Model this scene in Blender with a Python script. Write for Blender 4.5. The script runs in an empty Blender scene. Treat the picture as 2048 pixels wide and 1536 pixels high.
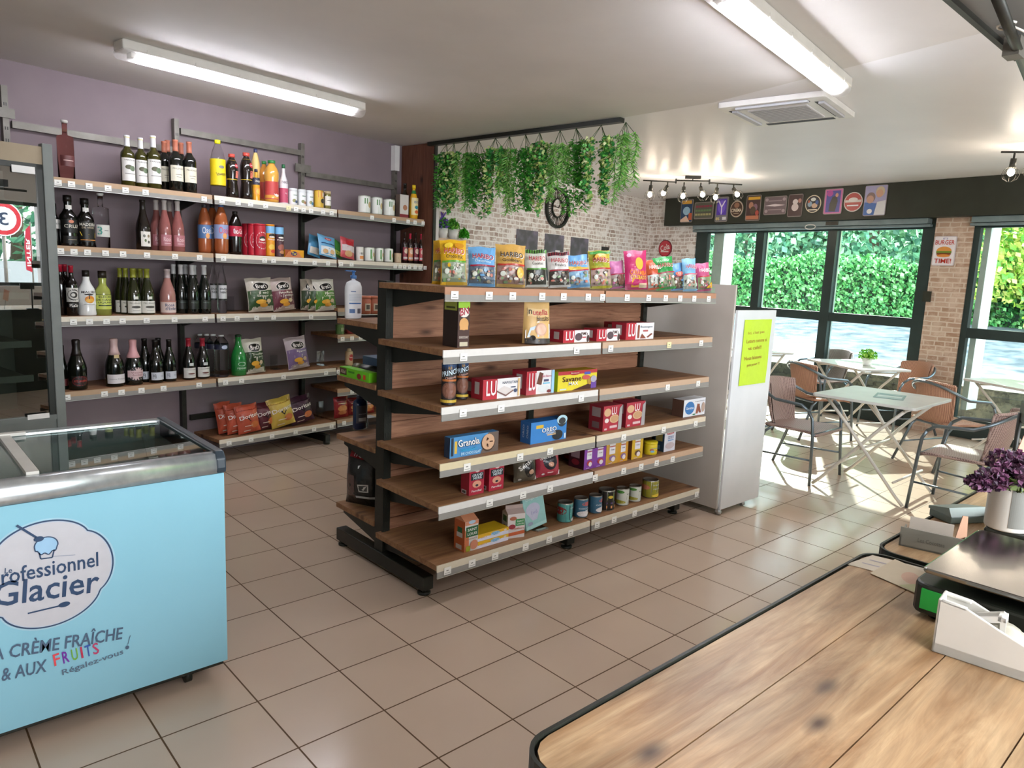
import bpy, math, random
from mathutils import Vector, Matrix
random.seed(7)
SC = bpy.context.scene
COL = SC.collection
PI = math.pi
R = math.radians

# ------------------------------------------------------------------ camera
F_PX = 1429.4
CAM = Vector((-1.315, -3.3828, 1.5994))
RX = Vector((0.74095794, -0.67018892, 0.04275689))      # image right
DN = Vector((-0.07139293, -0.14191976, -0.98730027))    # image down
FW = Vector((0.66774575, 0.72849544, -0.15300332))      # view direction
cd = bpy.data.cameras.new('camera'); cam = bpy.data.objects.new('camera', cd); COL.objects.link(cam)
cd.sensor_width = 36.0; cd.lens = 36.0 * F_PX / 2048.0; cd.clip_start = 0.05; cd.clip_end = 200
m = Matrix.Identity(4)
for i in range(3):
    m[i][0] = RX[i]; m[i][1] = -DN[i]; m[i][2] = -FW[i]; m[i][3] = CAM[i]
cam.matrix_world = m
SC.camera = cam

# ------------------------------------------------------------------ colour management, world, sun, daylight
SC.view_settings.view_transform = 'Standard'
SC.view_settings.look = 'None'
SC.view_settings.gamma = 1.0
SC.view_settings.use_curve_mapping = False
SC.view_settings.exposure = 1.55
SC.cycles.use_denoising = True
SC.cycles.max_bounces = 7; SC.cycles.diffuse_bounces = 4; SC.cycles.glossy_bounces = 3
SC.cycles.transmission_bounces = 6; SC.cycles.transparent_max_bounces = 10
SC.cycles.caustics_reflective = False; SC.cycles.caustics_refractive = False
SC.cycles.sample_clamp_indirect = 4.0
w = bpy.data.worlds.new('sky'); SC.world = w; w.use_nodes = True
bg = w.node_tree.nodes['Background']; bg.inputs[0].default_value = (0.86, 0.92, 1.0, 1); bg.inputs[1].default_value = 3.1

def lamp(name, kind, loc, direction, energy, color=(1, 1, 1), **kw):
    l = bpy.data.lights.new(name, kind); l.energy = energy; l.color = color
    for k, v in kw.items(): setattr(l, k, v)
    o = bpy.data.objects.new(name, l); COL.objects.link(o); o.location = loc
    o.rotation_euler = Vector(direction).to_track_quat('-Z', 'Y').to_euler()
    return o
lamp('sun', 'SUN', (20, 10, 12), (-0.80, -0.42, -0.48), 4.0, (1.0, 0.95, 0.86), angle=R(0.6))
lamp('daylight_back_window', 'AREA', (0.3, -5.40, 1.75), (0, 1, -0.02), 52, (0.93, 0.97, 1.0), shape='RECTANGLE', size=3.4, size_y=1.2)
def portal(loc, direction, sx, sy):
    o = lamp('sky_portal', 'AREA', loc, direction, 1, shape='RECTANGLE', size=sx, size_y=sy); o.data.cycles.is_portal = True
portal((8.05, 1.2, 1.25), (-1, 0, 0), 3.2, 2.2)
portal((7.85, -2.4, 1.25), (-1, 0, 0), 3.1, 2.2)
portal((0.9, -5.75, 1.7), (0, 1, 0), 4.2, 1.25)

# ------------------------------------------------------------------ helpers: rays and planes
def ray(px, py):
    d = RX * ((px - 1024) / F_PX) + DN * ((py - 768) / F_PX) + FW
    return d
def atz(px, py, z):
    d = ray(px, py); return CAM + d * ((z - CAM.z) / d.z)
def onplane(px, py, A, n):
    d = ray(px, py); return CAM + d * (((Vector(A) - CAM).dot(n)) / d.dot(n))
def proj(P):
    v = Vector(P) - CAM; z = v.dot(FW)
    return 1024 + F_PX * v.dot(RX) / z, 768 + F_PX * v.dot(DN) / z, z

def lin(c):
    if isinstance(c, str):
        c = [int(c[i:i + 2], 16) / 255 for i in (0, 2, 4)]
        return tuple(((x + 0.055) / 1.055) ** 2.4 if x > 0.04045 else x / 12.92 for x in c)
    return tuple(c)

# ------------------------------------------------------------------ materials
MATS = {}
def newmat(name):
    mt = bpy.data.materials.new(name); mt.use_nodes = True
    MATS[name] = mt
    nt = mt.node_tree
    return mt, nt, nt.nodes['Principled BSDF']
def N(nt, t, **kw):
    n = nt.nodes.new(t)
    for k, v in kw.items():
        if k in n.inputs.keys() if isinstance(k, str) else False: n.inputs[k].default_value = v
        else: setattr(n, k, v)
    return n
def setin(n, **kw):
    for k, v in kw.items(): n.inputs[k.replace('_', ' ')].default_value = v
def colmat(name, rough, metal=0.0, coat=0.0, bump=0.0, bscale=200, var=0.06, nscale=30):
    """a procedural surface whose own print colour comes from the mesh's colour attribute"""
    mt, nt, p = newmat(name)
    a = nt.nodes.new('ShaderNodeAttribute'); a.attribute_name = 'Col'
    tc = nt.nodes.new('ShaderNodeTexCoord')
    nz = nt.nodes.new('ShaderNodeTexNoise'); nz.inputs['Scale'].default_value = nscale
    nt.links.new(tc.outputs['Object'], nz.inputs['Vector'])
    mr = nt.nodes.new('ShaderNodeMapRange'); mr.inputs['To Min'].default_value = 1 - var; mr.inputs['To Max'].default_value = 1 + var
    nt.links.new(nz.outputs['Fac'], mr.inputs['Value'])
    vm = nt.nodes.new('ShaderNodeVectorMath'); vm.operation = 'SCALE'
    nt.links.new(a.outputs['Color'], vm.inputs[0]); nt.links.new(mr.outputs['Result'], vm.inputs['Scale'])
    nt.links.new(vm.outputs['Vector'], p.inputs['Base Color'])
    p.inputs['Roughness'].default_value = rough; p.inputs['Metallic'].default_value = metal
    p.inputs['Coat Weight'].default_value = coat
    if bump:
        n2 = nt.nodes.new('ShaderNodeTexNoise'); n2.inputs['Scale'].default_value = bscale
        nt.links.new(tc.outputs['Object'], n2.inputs['Vector'])
        b = nt.nodes.new('ShaderNodeBump'); b.inputs['Strength'].default_value = bump; b.inputs['Distance'].default_value = 0.01
        nt.links.new(n2.outputs['Fac'], b.inputs['Height']); nt.links.new(b.outputs['Normal'], p.inputs['Normal'])
    return mt
colmat('card', 0.45)
colmat('film', 0.28, bump=0.5, bscale=28, var=0.10)
colmat('matte', 0.7)
colmat('gloss', 0.12, coat=0.3)
colmat('metal', 0.35, metal=0.85, var=0.1)
colmat('satin', 0.38)
colmat('leaf', 0.5, var=0.25, nscale=9)
def glassmat(name, color, rough=0.03, ior=1.3, mix=0.0):
    mt, nt, p = newmat(name)
    p.inputs['Base Color'].default_value = (*lin(color), 1); p.inputs['Roughness'].default_value = rough
    p.inputs['Transmission Weight'].default_value = 1.0; p.inputs['IOR'].default_value = ior
    return mt
glassmat('clear_bottle', 'fafcfc', rough=0.08, ior=1.16); glassmat('rose_bottle', 'c48a80', ior=1.1); glassmat('green_bottle', '2f8a45', ior=1.35)
glassmat('acrylic', 'f4fafa', ior=1.2)
def pane(name, tint, refl_rough=0.0, op=0.9):
    mt, nt, p = newmat(name)
    nt.nodes.remove(p)
    out = nt.nodes['Material Output']
    tr = nt.nodes.new('ShaderNodeBsdfTransparent'); tr.inputs[0].default_value = (*lin(tint), 1)
    gl = nt.nodes.new('ShaderNodeBsdfGlossy'); gl.inputs['Roughness'].default_value = refl_rough
    lw = nt.nodes.new('ShaderNodeLayerWeight'); lw.inputs['Blend'].default_value = 0.5
    pw = nt.nodes.new('ShaderNodeMath'); pw.operation = 'POWER'; pw.inputs[1].default_value = 4.0; nt.links.new(lw.outputs['Facing'], pw.inputs[0])
    ma = nt.nodes.new('ShaderNodeMath'); ma.operation = 'MULTIPLY_ADD'; ma.inputs[1].default_value = 0.7; ma.inputs[2].default_value = 0.04 * op; ma.use_clamp = True
    nt.links.new(pw.outputs[0], ma.inputs[0])
    mx = nt.nodes.new('ShaderNodeMixShader'); nt.links.new(ma.outputs[0], mx.inputs[0])
    nt.links.new(tr.outputs[0], mx.inputs[1]); nt.links.new(gl.outputs[0], mx.inputs[2]); nt.links.new(mx.outputs[0], out.inputs[0])
    return mt
pane('window_glass', 'eef6f4'); pane('cooler_glass', 'd4dad4', op=8.0); pane('freezer_glass', 'dbe4e1', op=3.0); pane('strip', 'f0f2f2', op=1.2)
pane('bulb_glass', 'fff4e0')
def emit(name, color, s):
    mt, nt, p = newmat(name)
    p.inputs['Base Color'].default_value = (*lin(color), 1); p.inputs['Emission Color'].default_value = (*lin(color), 1)
    p.inputs['Emission Strength'].default_value = s
    return mt
mt, nt, p = newmat('diffuser'); nt.nodes.remove(p)
tl = nt.nodes.new('ShaderNodeBsdfTranslucent'); tl.inputs[0].default_value = (0.9, 0.9, 0.88, 1); df = nt.nodes.new('ShaderNodeBsdfDiffuse'); df.inputs[0].default_value = (0.85, 0.85, 0.82, 1); tr = nt.nodes.new('ShaderNodeBsdfTransparent')
m1 = nt.nodes.new('ShaderNodeMixShader'); m1.inputs[0].default_value = 0.4; m2 = nt.nodes.new('ShaderNodeMixShader'); m2.inputs[0].default_value = 0.82
nt.links.new(tl.outputs[0], m1.inputs[1]); nt.links.new(df.outputs[0], m1.inputs[2]); nt.links.new(m1.outputs[0], m2.inputs[1]); nt.links.new(tr.outputs[0], m2.inputs[2]); nt.links.new(m2.outputs[0], nt.nodes['Material Output'].inputs[0])
emit('tube', 'f3f4ff', 50); emit('filament', 'ffecd4', 50)

def wood(name, c1, c2, knot, stretch=(1.2, 14, 14), rough=0.6, planks=None, kn=1.0, kscale=None, stain=0.0):
    mt, nt, p = newmat(name)
    tc = nt.nodes.new('ShaderNodeTexCoord'); mp = nt.nodes.new('ShaderNodeMapping'); mp.inputs['Scale'].default_value = stretch
    nt.links.new(tc.outputs['Object'], mp.inputs['Vector'])
    n1 = nt.nodes.new('ShaderNodeTexNoise'); setin(n1, Scale=1.6, Detail=5.0, Roughness=0.65, Distortion=1.2)
    nt.links.new(mp.outputs[0], n1.inputs['Vector'])
    r = nt.nodes.new('ShaderNodeValToRGB'); r.color_ramp.elements[0].position = 0.32; r.color_ramp.elements[1].position = 0.68
    r.color_ramp.elements[0].color = (*lin(c1), 1); r.color_ramp.elements[1].color = (*lin(c2), 1)
    nt.links.new(n1.outputs['Fac'], r.inputs[0])
    mpf = nt.nodes.new('ShaderNodeMapping'); mpf.inputs['Scale'].default_value = tuple(s * (2.0 if s < 5 else 7.0) for s in stretch); nt.links.new(tc.outputs['Object'], mpf.inputs['Vector'])
    nf = nt.nodes.new('ShaderNodeTexNoise'); setin(nf, Scale=1.6, Detail=4.0, Roughness=0.7, Distortion=0.6); nt.links.new(mpf.outputs[0], nf.inputs['Vector'])
    mrf = nt.nodes.new('ShaderNodeMapRange'); mrf.inputs['From Min'].default_value = 0.3; mrf.inputs['From Max'].default_value = 0.7; mrf.inputs['To Min'].default_value = 0.80; mrf.inputs['To Max'].default_value = 1.10; nt.links.new(nf.outputs['Fac'], mrf.inputs['Value'])
    fine = nt.nodes.new('ShaderNodeVectorMath'); fine.operation = 'SCALE'; nt.links.new(r.outputs[0], fine.inputs[0]); nt.links.new(mrf.outputs[0], fine.inputs['Scale'])
    vo = nt.nodes.new('ShaderNodeTexVoronoi'); mp2 = nt.nodes.new('ShaderNodeMapping'); mp2.inputs['Scale'].default_value = kscale or tuple(max(3.2, s * 0.45) for s in stretch)
    nt.links.new(tc.outputs['Object'], mp2.inputs['Vector']); nt.links.new(mp2.outputs[0], vo.inputs['Vector']); vo.inputs['Scale'].default_value = 1.0
    r2 = nt.nodes.new('ShaderNodeValToRGB'); r2.color_ramp.elements[0].position = 0.04; r2.color_ramp.elements[1].position = 0.21
    r2.color_ramp.elements[0].color = (kn, kn, kn, 1); r2.color_ramp.elements[1].color = (0, 0, 0, 1)
    nt.links.new(vo.outputs['Distance'], r2.inputs[0])
    mx = nt.nodes.new('ShaderNodeMixRGB'); mx.inputs[2].default_value = (*lin(knot), 1)
    nt.links.new(r2.outputs[0], mx.inputs[0]); nt.links.new(fine.outputs[0], mx.inputs[1])
    ns = nt.nodes.new('ShaderNodeTexNoise'); setin(ns, Scale=2.2, Detail=3.0, Roughness=0.6); mps = nt.nodes.new('ShaderNodeMapping'); mps.inputs['Scale'].default_value = (1.2, 3.0, 1.0)
    nt.links.new(tc.outputs['Object'], mps.inputs['Vector']); nt.links.new(mps.outputs[0], ns.inputs['Vector'])
    mrs = nt.nodes.new('ShaderNodeMapRange'); mrs.inputs['From Min'].default_value = 0.40; mrs.inputs['From Max'].default_value = 0.62; mrs.inputs['To Min'].default_value = 1.0; mrs.inputs['To Max'].default_value = 1.0 - stain
    nt.links.new(ns.outputs['Fac'], mrs.inputs['Value'])
    st = nt.nodes.new('ShaderNodeVectorMath'); st.operation = 'SCALE'; nt.links.new(mx.outputs[0], st.inputs[0]); nt.links.new(mrs.outputs[0], st.inputs['Scale'])
    nt.links.new(st.outputs[0], p.inputs['Base Color']); p.inputs['Roughness'].default_value = rough
    b = nt.nodes.new('ShaderNodeBump'); b.inputs['Strength'].default_value = 0.15; b.inputs['Distance'].default_value = 0.004
    nt.links.new(n1.outputs['Fac'], b.inputs['Height']); nt.links.new(b.outputs['Normal'], p.inputs['Normal'])
    return mt
wood('wood_shelf', '7c5438', 'a27850', '46291a')
wood('wood_back', '85573f', 'b38263', '42261a', stretch=(1.5, 14, 22))
wood('wood_panel', '55301f', '724634', '2a140c', stretch=(14, 14, 1.4))
wood('wood_counter', '97704a', 'c9a981', '4a3422', stretch=(1.4, 11, 11), rough=0.38, kscale=(4.6, 10.0, 0.0), stain=0.30)
wood('wood_edge', 'c9b38c', 'dccaa8', 'a08a64')
wood('wood_light', 'cfae92', 'e2c8b0', 'b08f72')

def brickmat(name, bw, bh, mortar, cols, mortcol, axis='XZ', noise=0.5, wob=0.02):
    mt, nt, p = newmat(name)
    tc = nt.nodes.new('ShaderNodeTexCoord'); sp = nt.nodes.new('ShaderNodeSeparateXYZ'); cb = nt.nodes.new('ShaderNodeCombineXYZ')
    nt.links.new(tc.outputs['Object'], sp.inputs[0]); nt.links.new(sp.outputs[axis[0]], cb.inputs[0]); nt.links.new(sp.outputs[axis[1]], cb.inputs[1])
    nw = nt.nodes.new('ShaderNodeTexNoise'); setin(nw, Scale=9.0, Detail=2.0); nt.links.new(cb.outputs[0], nw.inputs['Vector'])
    sub = nt.nodes.new('ShaderNodeVectorMath'); sub.operation = 'SUBTRACT'; sub.inputs[1].default_value = (0.5, 0.5, 0.5); nt.links.new(nw.outputs['Color'], sub.inputs[0])
    sc_ = nt.nodes.new('ShaderNodeVectorMath'); sc_.operation = 'SCALE'; sc_.inputs['Scale'].default_value = wob; nt.links.new(sub.outputs[0], sc_.inputs[0])
    ad = nt.nodes.new('ShaderNodeVectorMath'); ad.operation = 'ADD'; nt.links.new(cb.outputs[0], ad.inputs[0]); nt.links.new(sc_.outputs[0], ad.inputs[1])
    br = nt.nodes.new('ShaderNodeTexBrick'); br.offset = 0.5; br.squash = 0.7; br.squash_frequency = 3
    setin(br, Scale=1.0, Mortar_Size=mortar, Mortar_Smooth=0.3, Bias=0.0, Brick_Width=bw, Row_Height=bh)
    br.inputs['Color1'].default_value = (*lin(cols[0]), 1); br.inputs['Color2'].default_value = (*lin(cols[1]), 1); br.inputs['Mortar'].default_value = (*lin(mortcol), 1)
    nt.links.new(ad.outputs[0], br.inputs['Vector'])
    n2 = nt.nodes.new('ShaderNodeTexNoise'); setin(n2, Scale=7.0, Detail=4.0, Roughness=0.7); nt.links.new(cb.outputs[0], n2.inputs['Vector'])
    rp = nt.nodes.new('ShaderNodeValToRGB'); rp.color_ramp.elements[0].position = 0.46; rp.color_ramp.elements[1].position = 0.6
    rp.color_ramp.elements[0].color = (0, 0, 0, 1); rp.color_ramp.elements[1].color = (noise, noise, noise, 1); nt.links.new(n2.outputs['Fac'], rp.inputs[0])
    mx = nt.nodes.new('ShaderNodeMixRGB'); mx.inputs[2].default_value = (*lin(cols[2]), 1)
    nt.links.new(rp.outputs[0], mx.inputs[0]); nt.links.new(br.outputs['Color'], mx.inputs[1]); nt.links.new(mx.outputs[0], p.inputs['Base Color'])
    p.inputs['Roughness'].default_value = 0.8
    return mt
brickmat('brick_paper', 0.125, 0.056, 0.008, ('d8cbc4', 'a8948a', 'f4f1ef'), 'f6f4f2', noise=0.9, wob=0.028)
brickmat('brick_tan', 0.16, 0.06, 0.008, ('c0a794', 'a4846e', 'd6c4b4'), 'cdbfb0', noise=0.5)
brickmat('stone_wall', 0.30, 0.12, 0.012, ('8a8676', '6d6a60', 'b0a88e'), '5c5a52', noise=0.7, wob=0.12)

def noisemat(name, c1, c2, scale, rough=0.7, detail=4, bump=0.0, coat=0.0, metal=0.0, lo=0.35, hi=0.65):
    mt, nt, p = newmat(name)
    tc = nt.nodes.new('ShaderNodeTexCoord'); n1 = nt.nodes.new('ShaderNodeTexNoise'); setin(n1, Scale=scale, Detail=float(detail))
    nt.links.new(tc.outputs['Object'], n1.inputs['Vector'])
    r = nt.nodes.new('ShaderNodeValToRGB'); r.color_ramp.elements[0].position = lo; r.color_ramp.elements[1].position = hi
    r.color_ramp.elements[0].color = (*lin(c1), 1); r.color_ramp.elements[1].color = (*lin(c2), 1)
    nt.links.new(n1.outputs['Fac'], r.inputs[0]); nt.links.new(r.outputs[0], p.inputs['Base Color'])
    setin(p, Roughness=rough, Metallic=metal, Coat_Weight=coat)
    if bump:
        b = nt.nodes.new('ShaderNodeBump'); b.inputs['Strength'].default_value = bump; b.inputs['Distance'].default_value = 0.01
        nt.links.new(n1.outputs['Fac'], b.inputs['Height']); nt.links.new(b.outputs['Normal'], p.inputs['Normal'])
    return mt
noisemat('plaster_purple', '7f7176', '85777b', 3, 0.85)
noisemat('plaster_white', 'cfcac6', 'd6d2ce', 3, 0.85)
noisemat('ceiling_matte', 'dcd9d5', 'e2dfdb', 2, 0.8)
noisemat('ceiling_gloss', 'eae8e9', 'efedee', 1.5, 0.42); MATS['ceiling_gloss'].node_tree.nodes['Principled BSDF'].inputs['Specular IOR Level'].default_value = 0.35
noisemat('black_paint', '26291f', '2c3026', 4, 0.5)
noisemat('frame_dark', '22302f', '2a3a39', 4, 0.4)
noisemat('black_metal', '14160f', '1b1e16', 20, 0.45)
noisemat('steel', '6a665e', '7b776f', 12, 0.5, metal=0.3)
noisemat('steel_dark', '2a2a26', '35352f', 12, 0.45, metal=0.4)
noisemat('aluminium', 'c3c9cc', 'd6dbdd', 30, 0.28, metal=0.75)
noisemat('shutter_grey', '6f8084', '7e9094', 6, 0.45)
noisemat('white_board', 'dfe3e6', 'e8ebee', 3, 0.35)
noisemat('asphalt', '47525a', '7c858a', 3.5, 0.9)
noisemat('cooler_frame', '6c716e', '777c78', 5, 0.4)
noisemat('cooler_dark', '1c1f1a', '24271f', 5, 0.4)
noisemat('beige_panel', '9a8a72', 'a3937a', 5, 0.6)
noisemat('grey_panel', '7b7a78', '848381', 3, 0.5)
noisemat('cup_white', 'e8e6e2', 'f2f0ec', 8, 0.4)
noisemat('plastic_white', 'd6d3cb', 'dfdcd4', 8, 0.35)
noisemat('freezer_cyan', '8ec8dc', '93cce0', 2.0, 0.4)
noisemat('freezer_inner', 'c4c8c6', 'd0d4d2', 5, 0.5)
noisemat('inox', '9a9a98', 'b2b2b0', 3, 0.16, metal=1.0)
noisemat('table_top', 'c9cac6', 'd4d5d1', 4, 0.35)
noisemat('bark', '4a4034', '6a5c4a', 20, 0.9)

# floor tiles: grid of 1/3 m squares
mt, nt, p = newmat('floor_tiles')
tc = nt.nodes.new('ShaderNodeTexCoord'); br = nt.nodes.new('ShaderNodeTexBrick'); br.offset = 0.0
setin(br, Scale=1.0, Mortar_Size=0.0032, Mortar_Smooth=0.15, Bias=0.0, Brick_Width=1 / 3, Row_Height=1 / 3)
br.inputs['Color1'].default_value = (*lin('c6b09c'), 1); br.inputs['Color2'].default_value = (*lin('cdb6a2'), 1); br.inputs['Mortar'].default_value = (*lin('5a4024'), 1)
nt.links.new(tc.outputs['Object'], br.inputs['Vector'])
n2 = nt.nodes.new('ShaderNodeTexNoise'); setin(n2, Scale=1.7, Detail=3.0); nt.links.new(tc.outputs['Object'], n2.inputs['Vector'])
mr = nt.nodes.new('ShaderNodeMapRange'); mr.inputs['To Min'].default_value = 0.9; mr.inputs['To Max'].default_value = 1.1; nt.links.new(n2.outputs['Fac'], mr.inputs['Value'])
vm = nt.nodes.new('ShaderNodeVectorMath'); vm.operation = 'SCALE'; nt.links.new(br.outputs['Color'], vm.inputs[0]); nt.links.new(mr.outputs[0], vm.inputs['Scale'])
nt.links.new(vm.outputs[0], p.inputs['Base Color'])
rr = nt.nodes.new('ShaderNodeMapRange'); rr.inputs['To Min'].default_value = 0.2; rr.inputs['To Max'].default_value = 0.8; nt.links.new(br.outputs['Fac'], rr.inputs['Value']); nt.links.new(rr.outputs[0], p.inputs['Roughness'])
b = nt.nodes.new('ShaderNodeBump'); b.invert = True; b.inputs['Strength'].default_value = 0.4; b.inputs['Distance'].default_value = 0.002
nt.links.new(br.outputs['Fac'], b.inputs['Height']); nt.links.new(b.outputs['Normal'], p.inputs['Normal'])

# woven wicker
def wicker(name, c1, c2):
    mt, nt, p = newmat(name)
    tc = nt.nodes.new('ShaderNodeTexCoord')
    wv = nt.nodes.new('ShaderNodeTexWave'); wv.wave_type = 'BANDS'; wv.bands_direction = 'X'; setin(wv, Scale=26.0, Distortion=0.6, Detail=1.0)
    wz = nt.nodes.new('ShaderNodeTexWave'); wz.wave_type = 'BANDS'; wz.bands_direction = 'DIAGONAL'; setin(wz, Scale=40.0, Distortion=0.5)
    nt.links.new(tc.outputs['Object'], wv.inputs['Vector']); nt.links.new(tc.outputs['Object'], wz.inputs['Vector'])
    ml = nt.nodes.new('ShaderNodeMath'); ml.operation = 'MULTIPLY_ADD'; ml.inputs[1].default_value = 0.4; nt.links.new(wz.outputs['Fac'], ml.inputs[0]); 
    m2 = nt.nodes.new('ShaderNodeMath'); m2.operation = 'MULTIPLY'; m2.inputs[1].default_value = 0.6; nt.links.new(wv.outputs['Fac'], m2.inputs[0]); nt.links.new(m2.outputs[0], ml.inputs[2])
    r = nt.nodes.new('ShaderNodeValToRGB'); r.color_ramp.elements[0].color = (*lin(c1), 1); r.color_ramp.elements[1].color = (*lin(c2), 1); r.color_ramp.elements[0].position = 0.1; r.color_ramp.elements[1].position = 0.6
    nt.links.new(ml.outputs[0], r.inputs[0]); nt.links.new(r.outputs[0], p.inputs['Base Color']); p.inputs['Roughness'].default_value = 0.5
    b = nt.nodes.new('ShaderNodeBump'); b.inputs['Strength'].default_value = 0.8; b.inputs['Distance'].default_value = 0.004
    nt.links.new(ml.outputs[0], b.inputs['Height']); nt.links.new(b.outputs['Normal'], p.inputs['Normal'])
wicker('wicker', '6e5450', 'b59b92'); wicker('wicker_tan', '8a5c48', 'c79a80')

# ------------------------------------------------------------------ text geometry
TXT = {}
def text_geo(s):
    if s in TXT: return TXT[s]
    cu = bpy.data.curves.new('t', 'FONT'); cu.body = s; cu.resolution_u = 2; cu.size = 1.0; cu.align_x = 'CENTER'; cu.offset = 0.012
    ob = bpy.data.objects.new('t', cu)
    me = bpy.data.meshes.new_from_object(ob)
    vs = [(v.co.x, v.co.y) for v in me.vertices]; fs = [tuple(pg.vertices) for pg in me.polygons]
    bpy.data.objects.remove(ob); bpy.data.curves.remove(cu); bpy.data.meshes.remove(me)
    if not vs: TXT[s] = ([], [])
    else:
        x0 = min(v[0] for v in vs); x1 = max(v[0] for v in vs); y0 = min(v[1] for v in vs); y1 = max(v[1] for v in vs)
        TXT[s] = ([((v[0] - x0) / (x1 - x0) - 0.5, (v[1] - y0) / (y1 - y0) - 0.5) for v in vs], fs)
    return TXT[s]

# ------------------------------------------------------------------ mesh builder
class MB:
    def __init__(s): s.v = []; s.f = []; s.fm = []; s.fc = []; s.sm = []; s.mats = []; s.M = Matrix.Identity(4); s.col = lin('ffffff'); s.mat = 'card'; s.smooth = False
    def use(s, mat=None, col=None, smooth=None):
        if mat: s.mat = mat
        if col is not None: s.col = lin(col)
        if smooth is not None: s.smooth = smooth
        return s
    def add(s, vs, fs):
        k = len(s.v); s.v += [tuple(s.M @ Vector(v)) for v in vs]
        if s.mat not in s.mats: s.mats.append(s.mat)
        mi = s.mats.index(s.mat)
        for f in fs: s.f.append(tuple(k + i for i in f)); s.fm.append(mi); s.fc.append(s.col); s.sm.append(s.smooth)
        return s
    def box(s, x0, y0, z0, x1, y1, z1):
        v = [(x, y, z) for z in (z0, z1) for y in (y0, y1) for x in (x0, x1)]
        return s.add(v, [(0, 2, 3, 1), (4, 5, 7, 6), (0, 1, 5, 4), (2, 6, 7, 3), (1, 3, 7, 5), (0, 4, 6, 2)])
    def rbox(s, x0, y0, z0, x1, y1, z1, r):
        """box with rounded vertical corners (around z)"""
        pts = []
        for cx, cy, a0 in ((x1 - r, y0 + r, -90), (x1 - r, y1 - r, 0), (x0 + r, y1 - r, 90), (x0 + r, y0 + r, 180)):
            for k in range(5):
                a = R(a0 + 22.5 * k); pts.append((cx + r * math.cos(a), cy + r * math.sin(a)))
        return s.prism(pts, z0, z1)
    def prism(s, pts, z0, z1):
        n = len(pts); v = [(x, y, z0) for x, y in pts] + [(x, y, z1) for x, y in pts]
        return s.add(v, [tuple(range(n))[::-1], tuple(range(n, 2 * n))] + [(i, (i + 1) % n, n + (i + 1) % n, n + i) for i in range(n)])
    def prism_xz(s, pts, y0, y1):
        n = len(pts); v = [(x, y0, z) for x, z in pts] + [(x, y1, z) for x, z in pts]
        return s.add(v, [tuple(range(n)), tuple(range(n, 2 * n))[::-1]] + [(i, n + i, n + (i + 1) % n, (i + 1) % n) for i in range(n)])
    def prism_yz(s, pts, x0, x1):
        n = len(pts); v = [(x0, y, z) for y, z in pts] + [(x1, y, z) for y, z in pts]
        return s.add(v, [tuple(range(n))[::-1], tuple(range(n, 2 * n))] + [(i, (i + 1) % n, n + (i + 1) % n, n + i) for i in range(n)])
    def lathe(s, prof, seg=20, sx=1.0, sy=1.0):
        n = len(prof); v = []; f = []
        for r, z in prof:
            for k in range(seg):
                a = 2 * PI * k / seg; v.append((r * sx * math.sin(a), -r * sy * math.cos(a), z))
        for i in range(n - 1):
            for k in range(seg):
                a, b2 = i * seg + k, i * seg + (k + 1) % seg
                f.append((a, b2, b2 + seg, a + seg))
        old = s.smooth; s.smooth = True; s.add(v, f); s.smooth = old
        return s
    def cyl(s, p0, p1, r, seg=12, r1=None):
        return s.tube([p0, p1], r, seg, rs=[r, r if r1 is None else r1])
    def tube(s, pts, r, seg=8, rs=None, closed=False):
        pts = [Vector(q) for q in pts]; n = len(pts); v = []; f = []
        up = None
        for i, q in enumerate(pts):
            if closed: t = (pts[(i + 1) % n] - pts[i - 1]).normalized()
            else: t = (pts[min(i + 1, n - 1)] - pts[max(i - 1, 0)]).normalized()
            if up is None:
                up = Vector((0, 0, 1)) if abs(t.z) < 0.9 else Vector((1, 0, 0))
            a = t.cross(up)
            if a.length < 1e-4: a = t.cross(Vector((0.3, 1, 0.2)))
            a.normalize(); b2 = t.cross(a).normalized(); up = -b2 if False else up
            rr = rs[i] if rs else r
            for k in range(seg):
                an = 2 * PI * k / seg; v.append(tuple(q + a * (rr * math.cos(an)) + b2 * (rr * math.sin(an))))
        for i in range(n if closed else n - 1):
            for k in range(seg):
                A = i * seg + k; B = i * seg + (k + 1) % seg; j = (i + 1) % n
                f.append((A, B, j * seg + (k + 1) % seg, j * seg + k))
        if not closed: f += [tuple(range(seg))[::-1], tuple(range((n - 1) * seg, n * seg))]
        old = s.smooth; s.smooth = True; s.add(v, f); s.smooth = old
        return s
    def sphere(s, c, r, seg=14, rings=9, sz=1.0):
        prof = [(r * math.sin(PI * i / rings), c[2] - r * sz * math.cos(PI * i / rings)) for i in range(rings + 1)]
        M0 = s.M.copy(); s.M = s.M @ Matrix.Translation((c[0], c[1], 0)); s.lathe(prof, seg); s.M = M0
        return s
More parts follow.
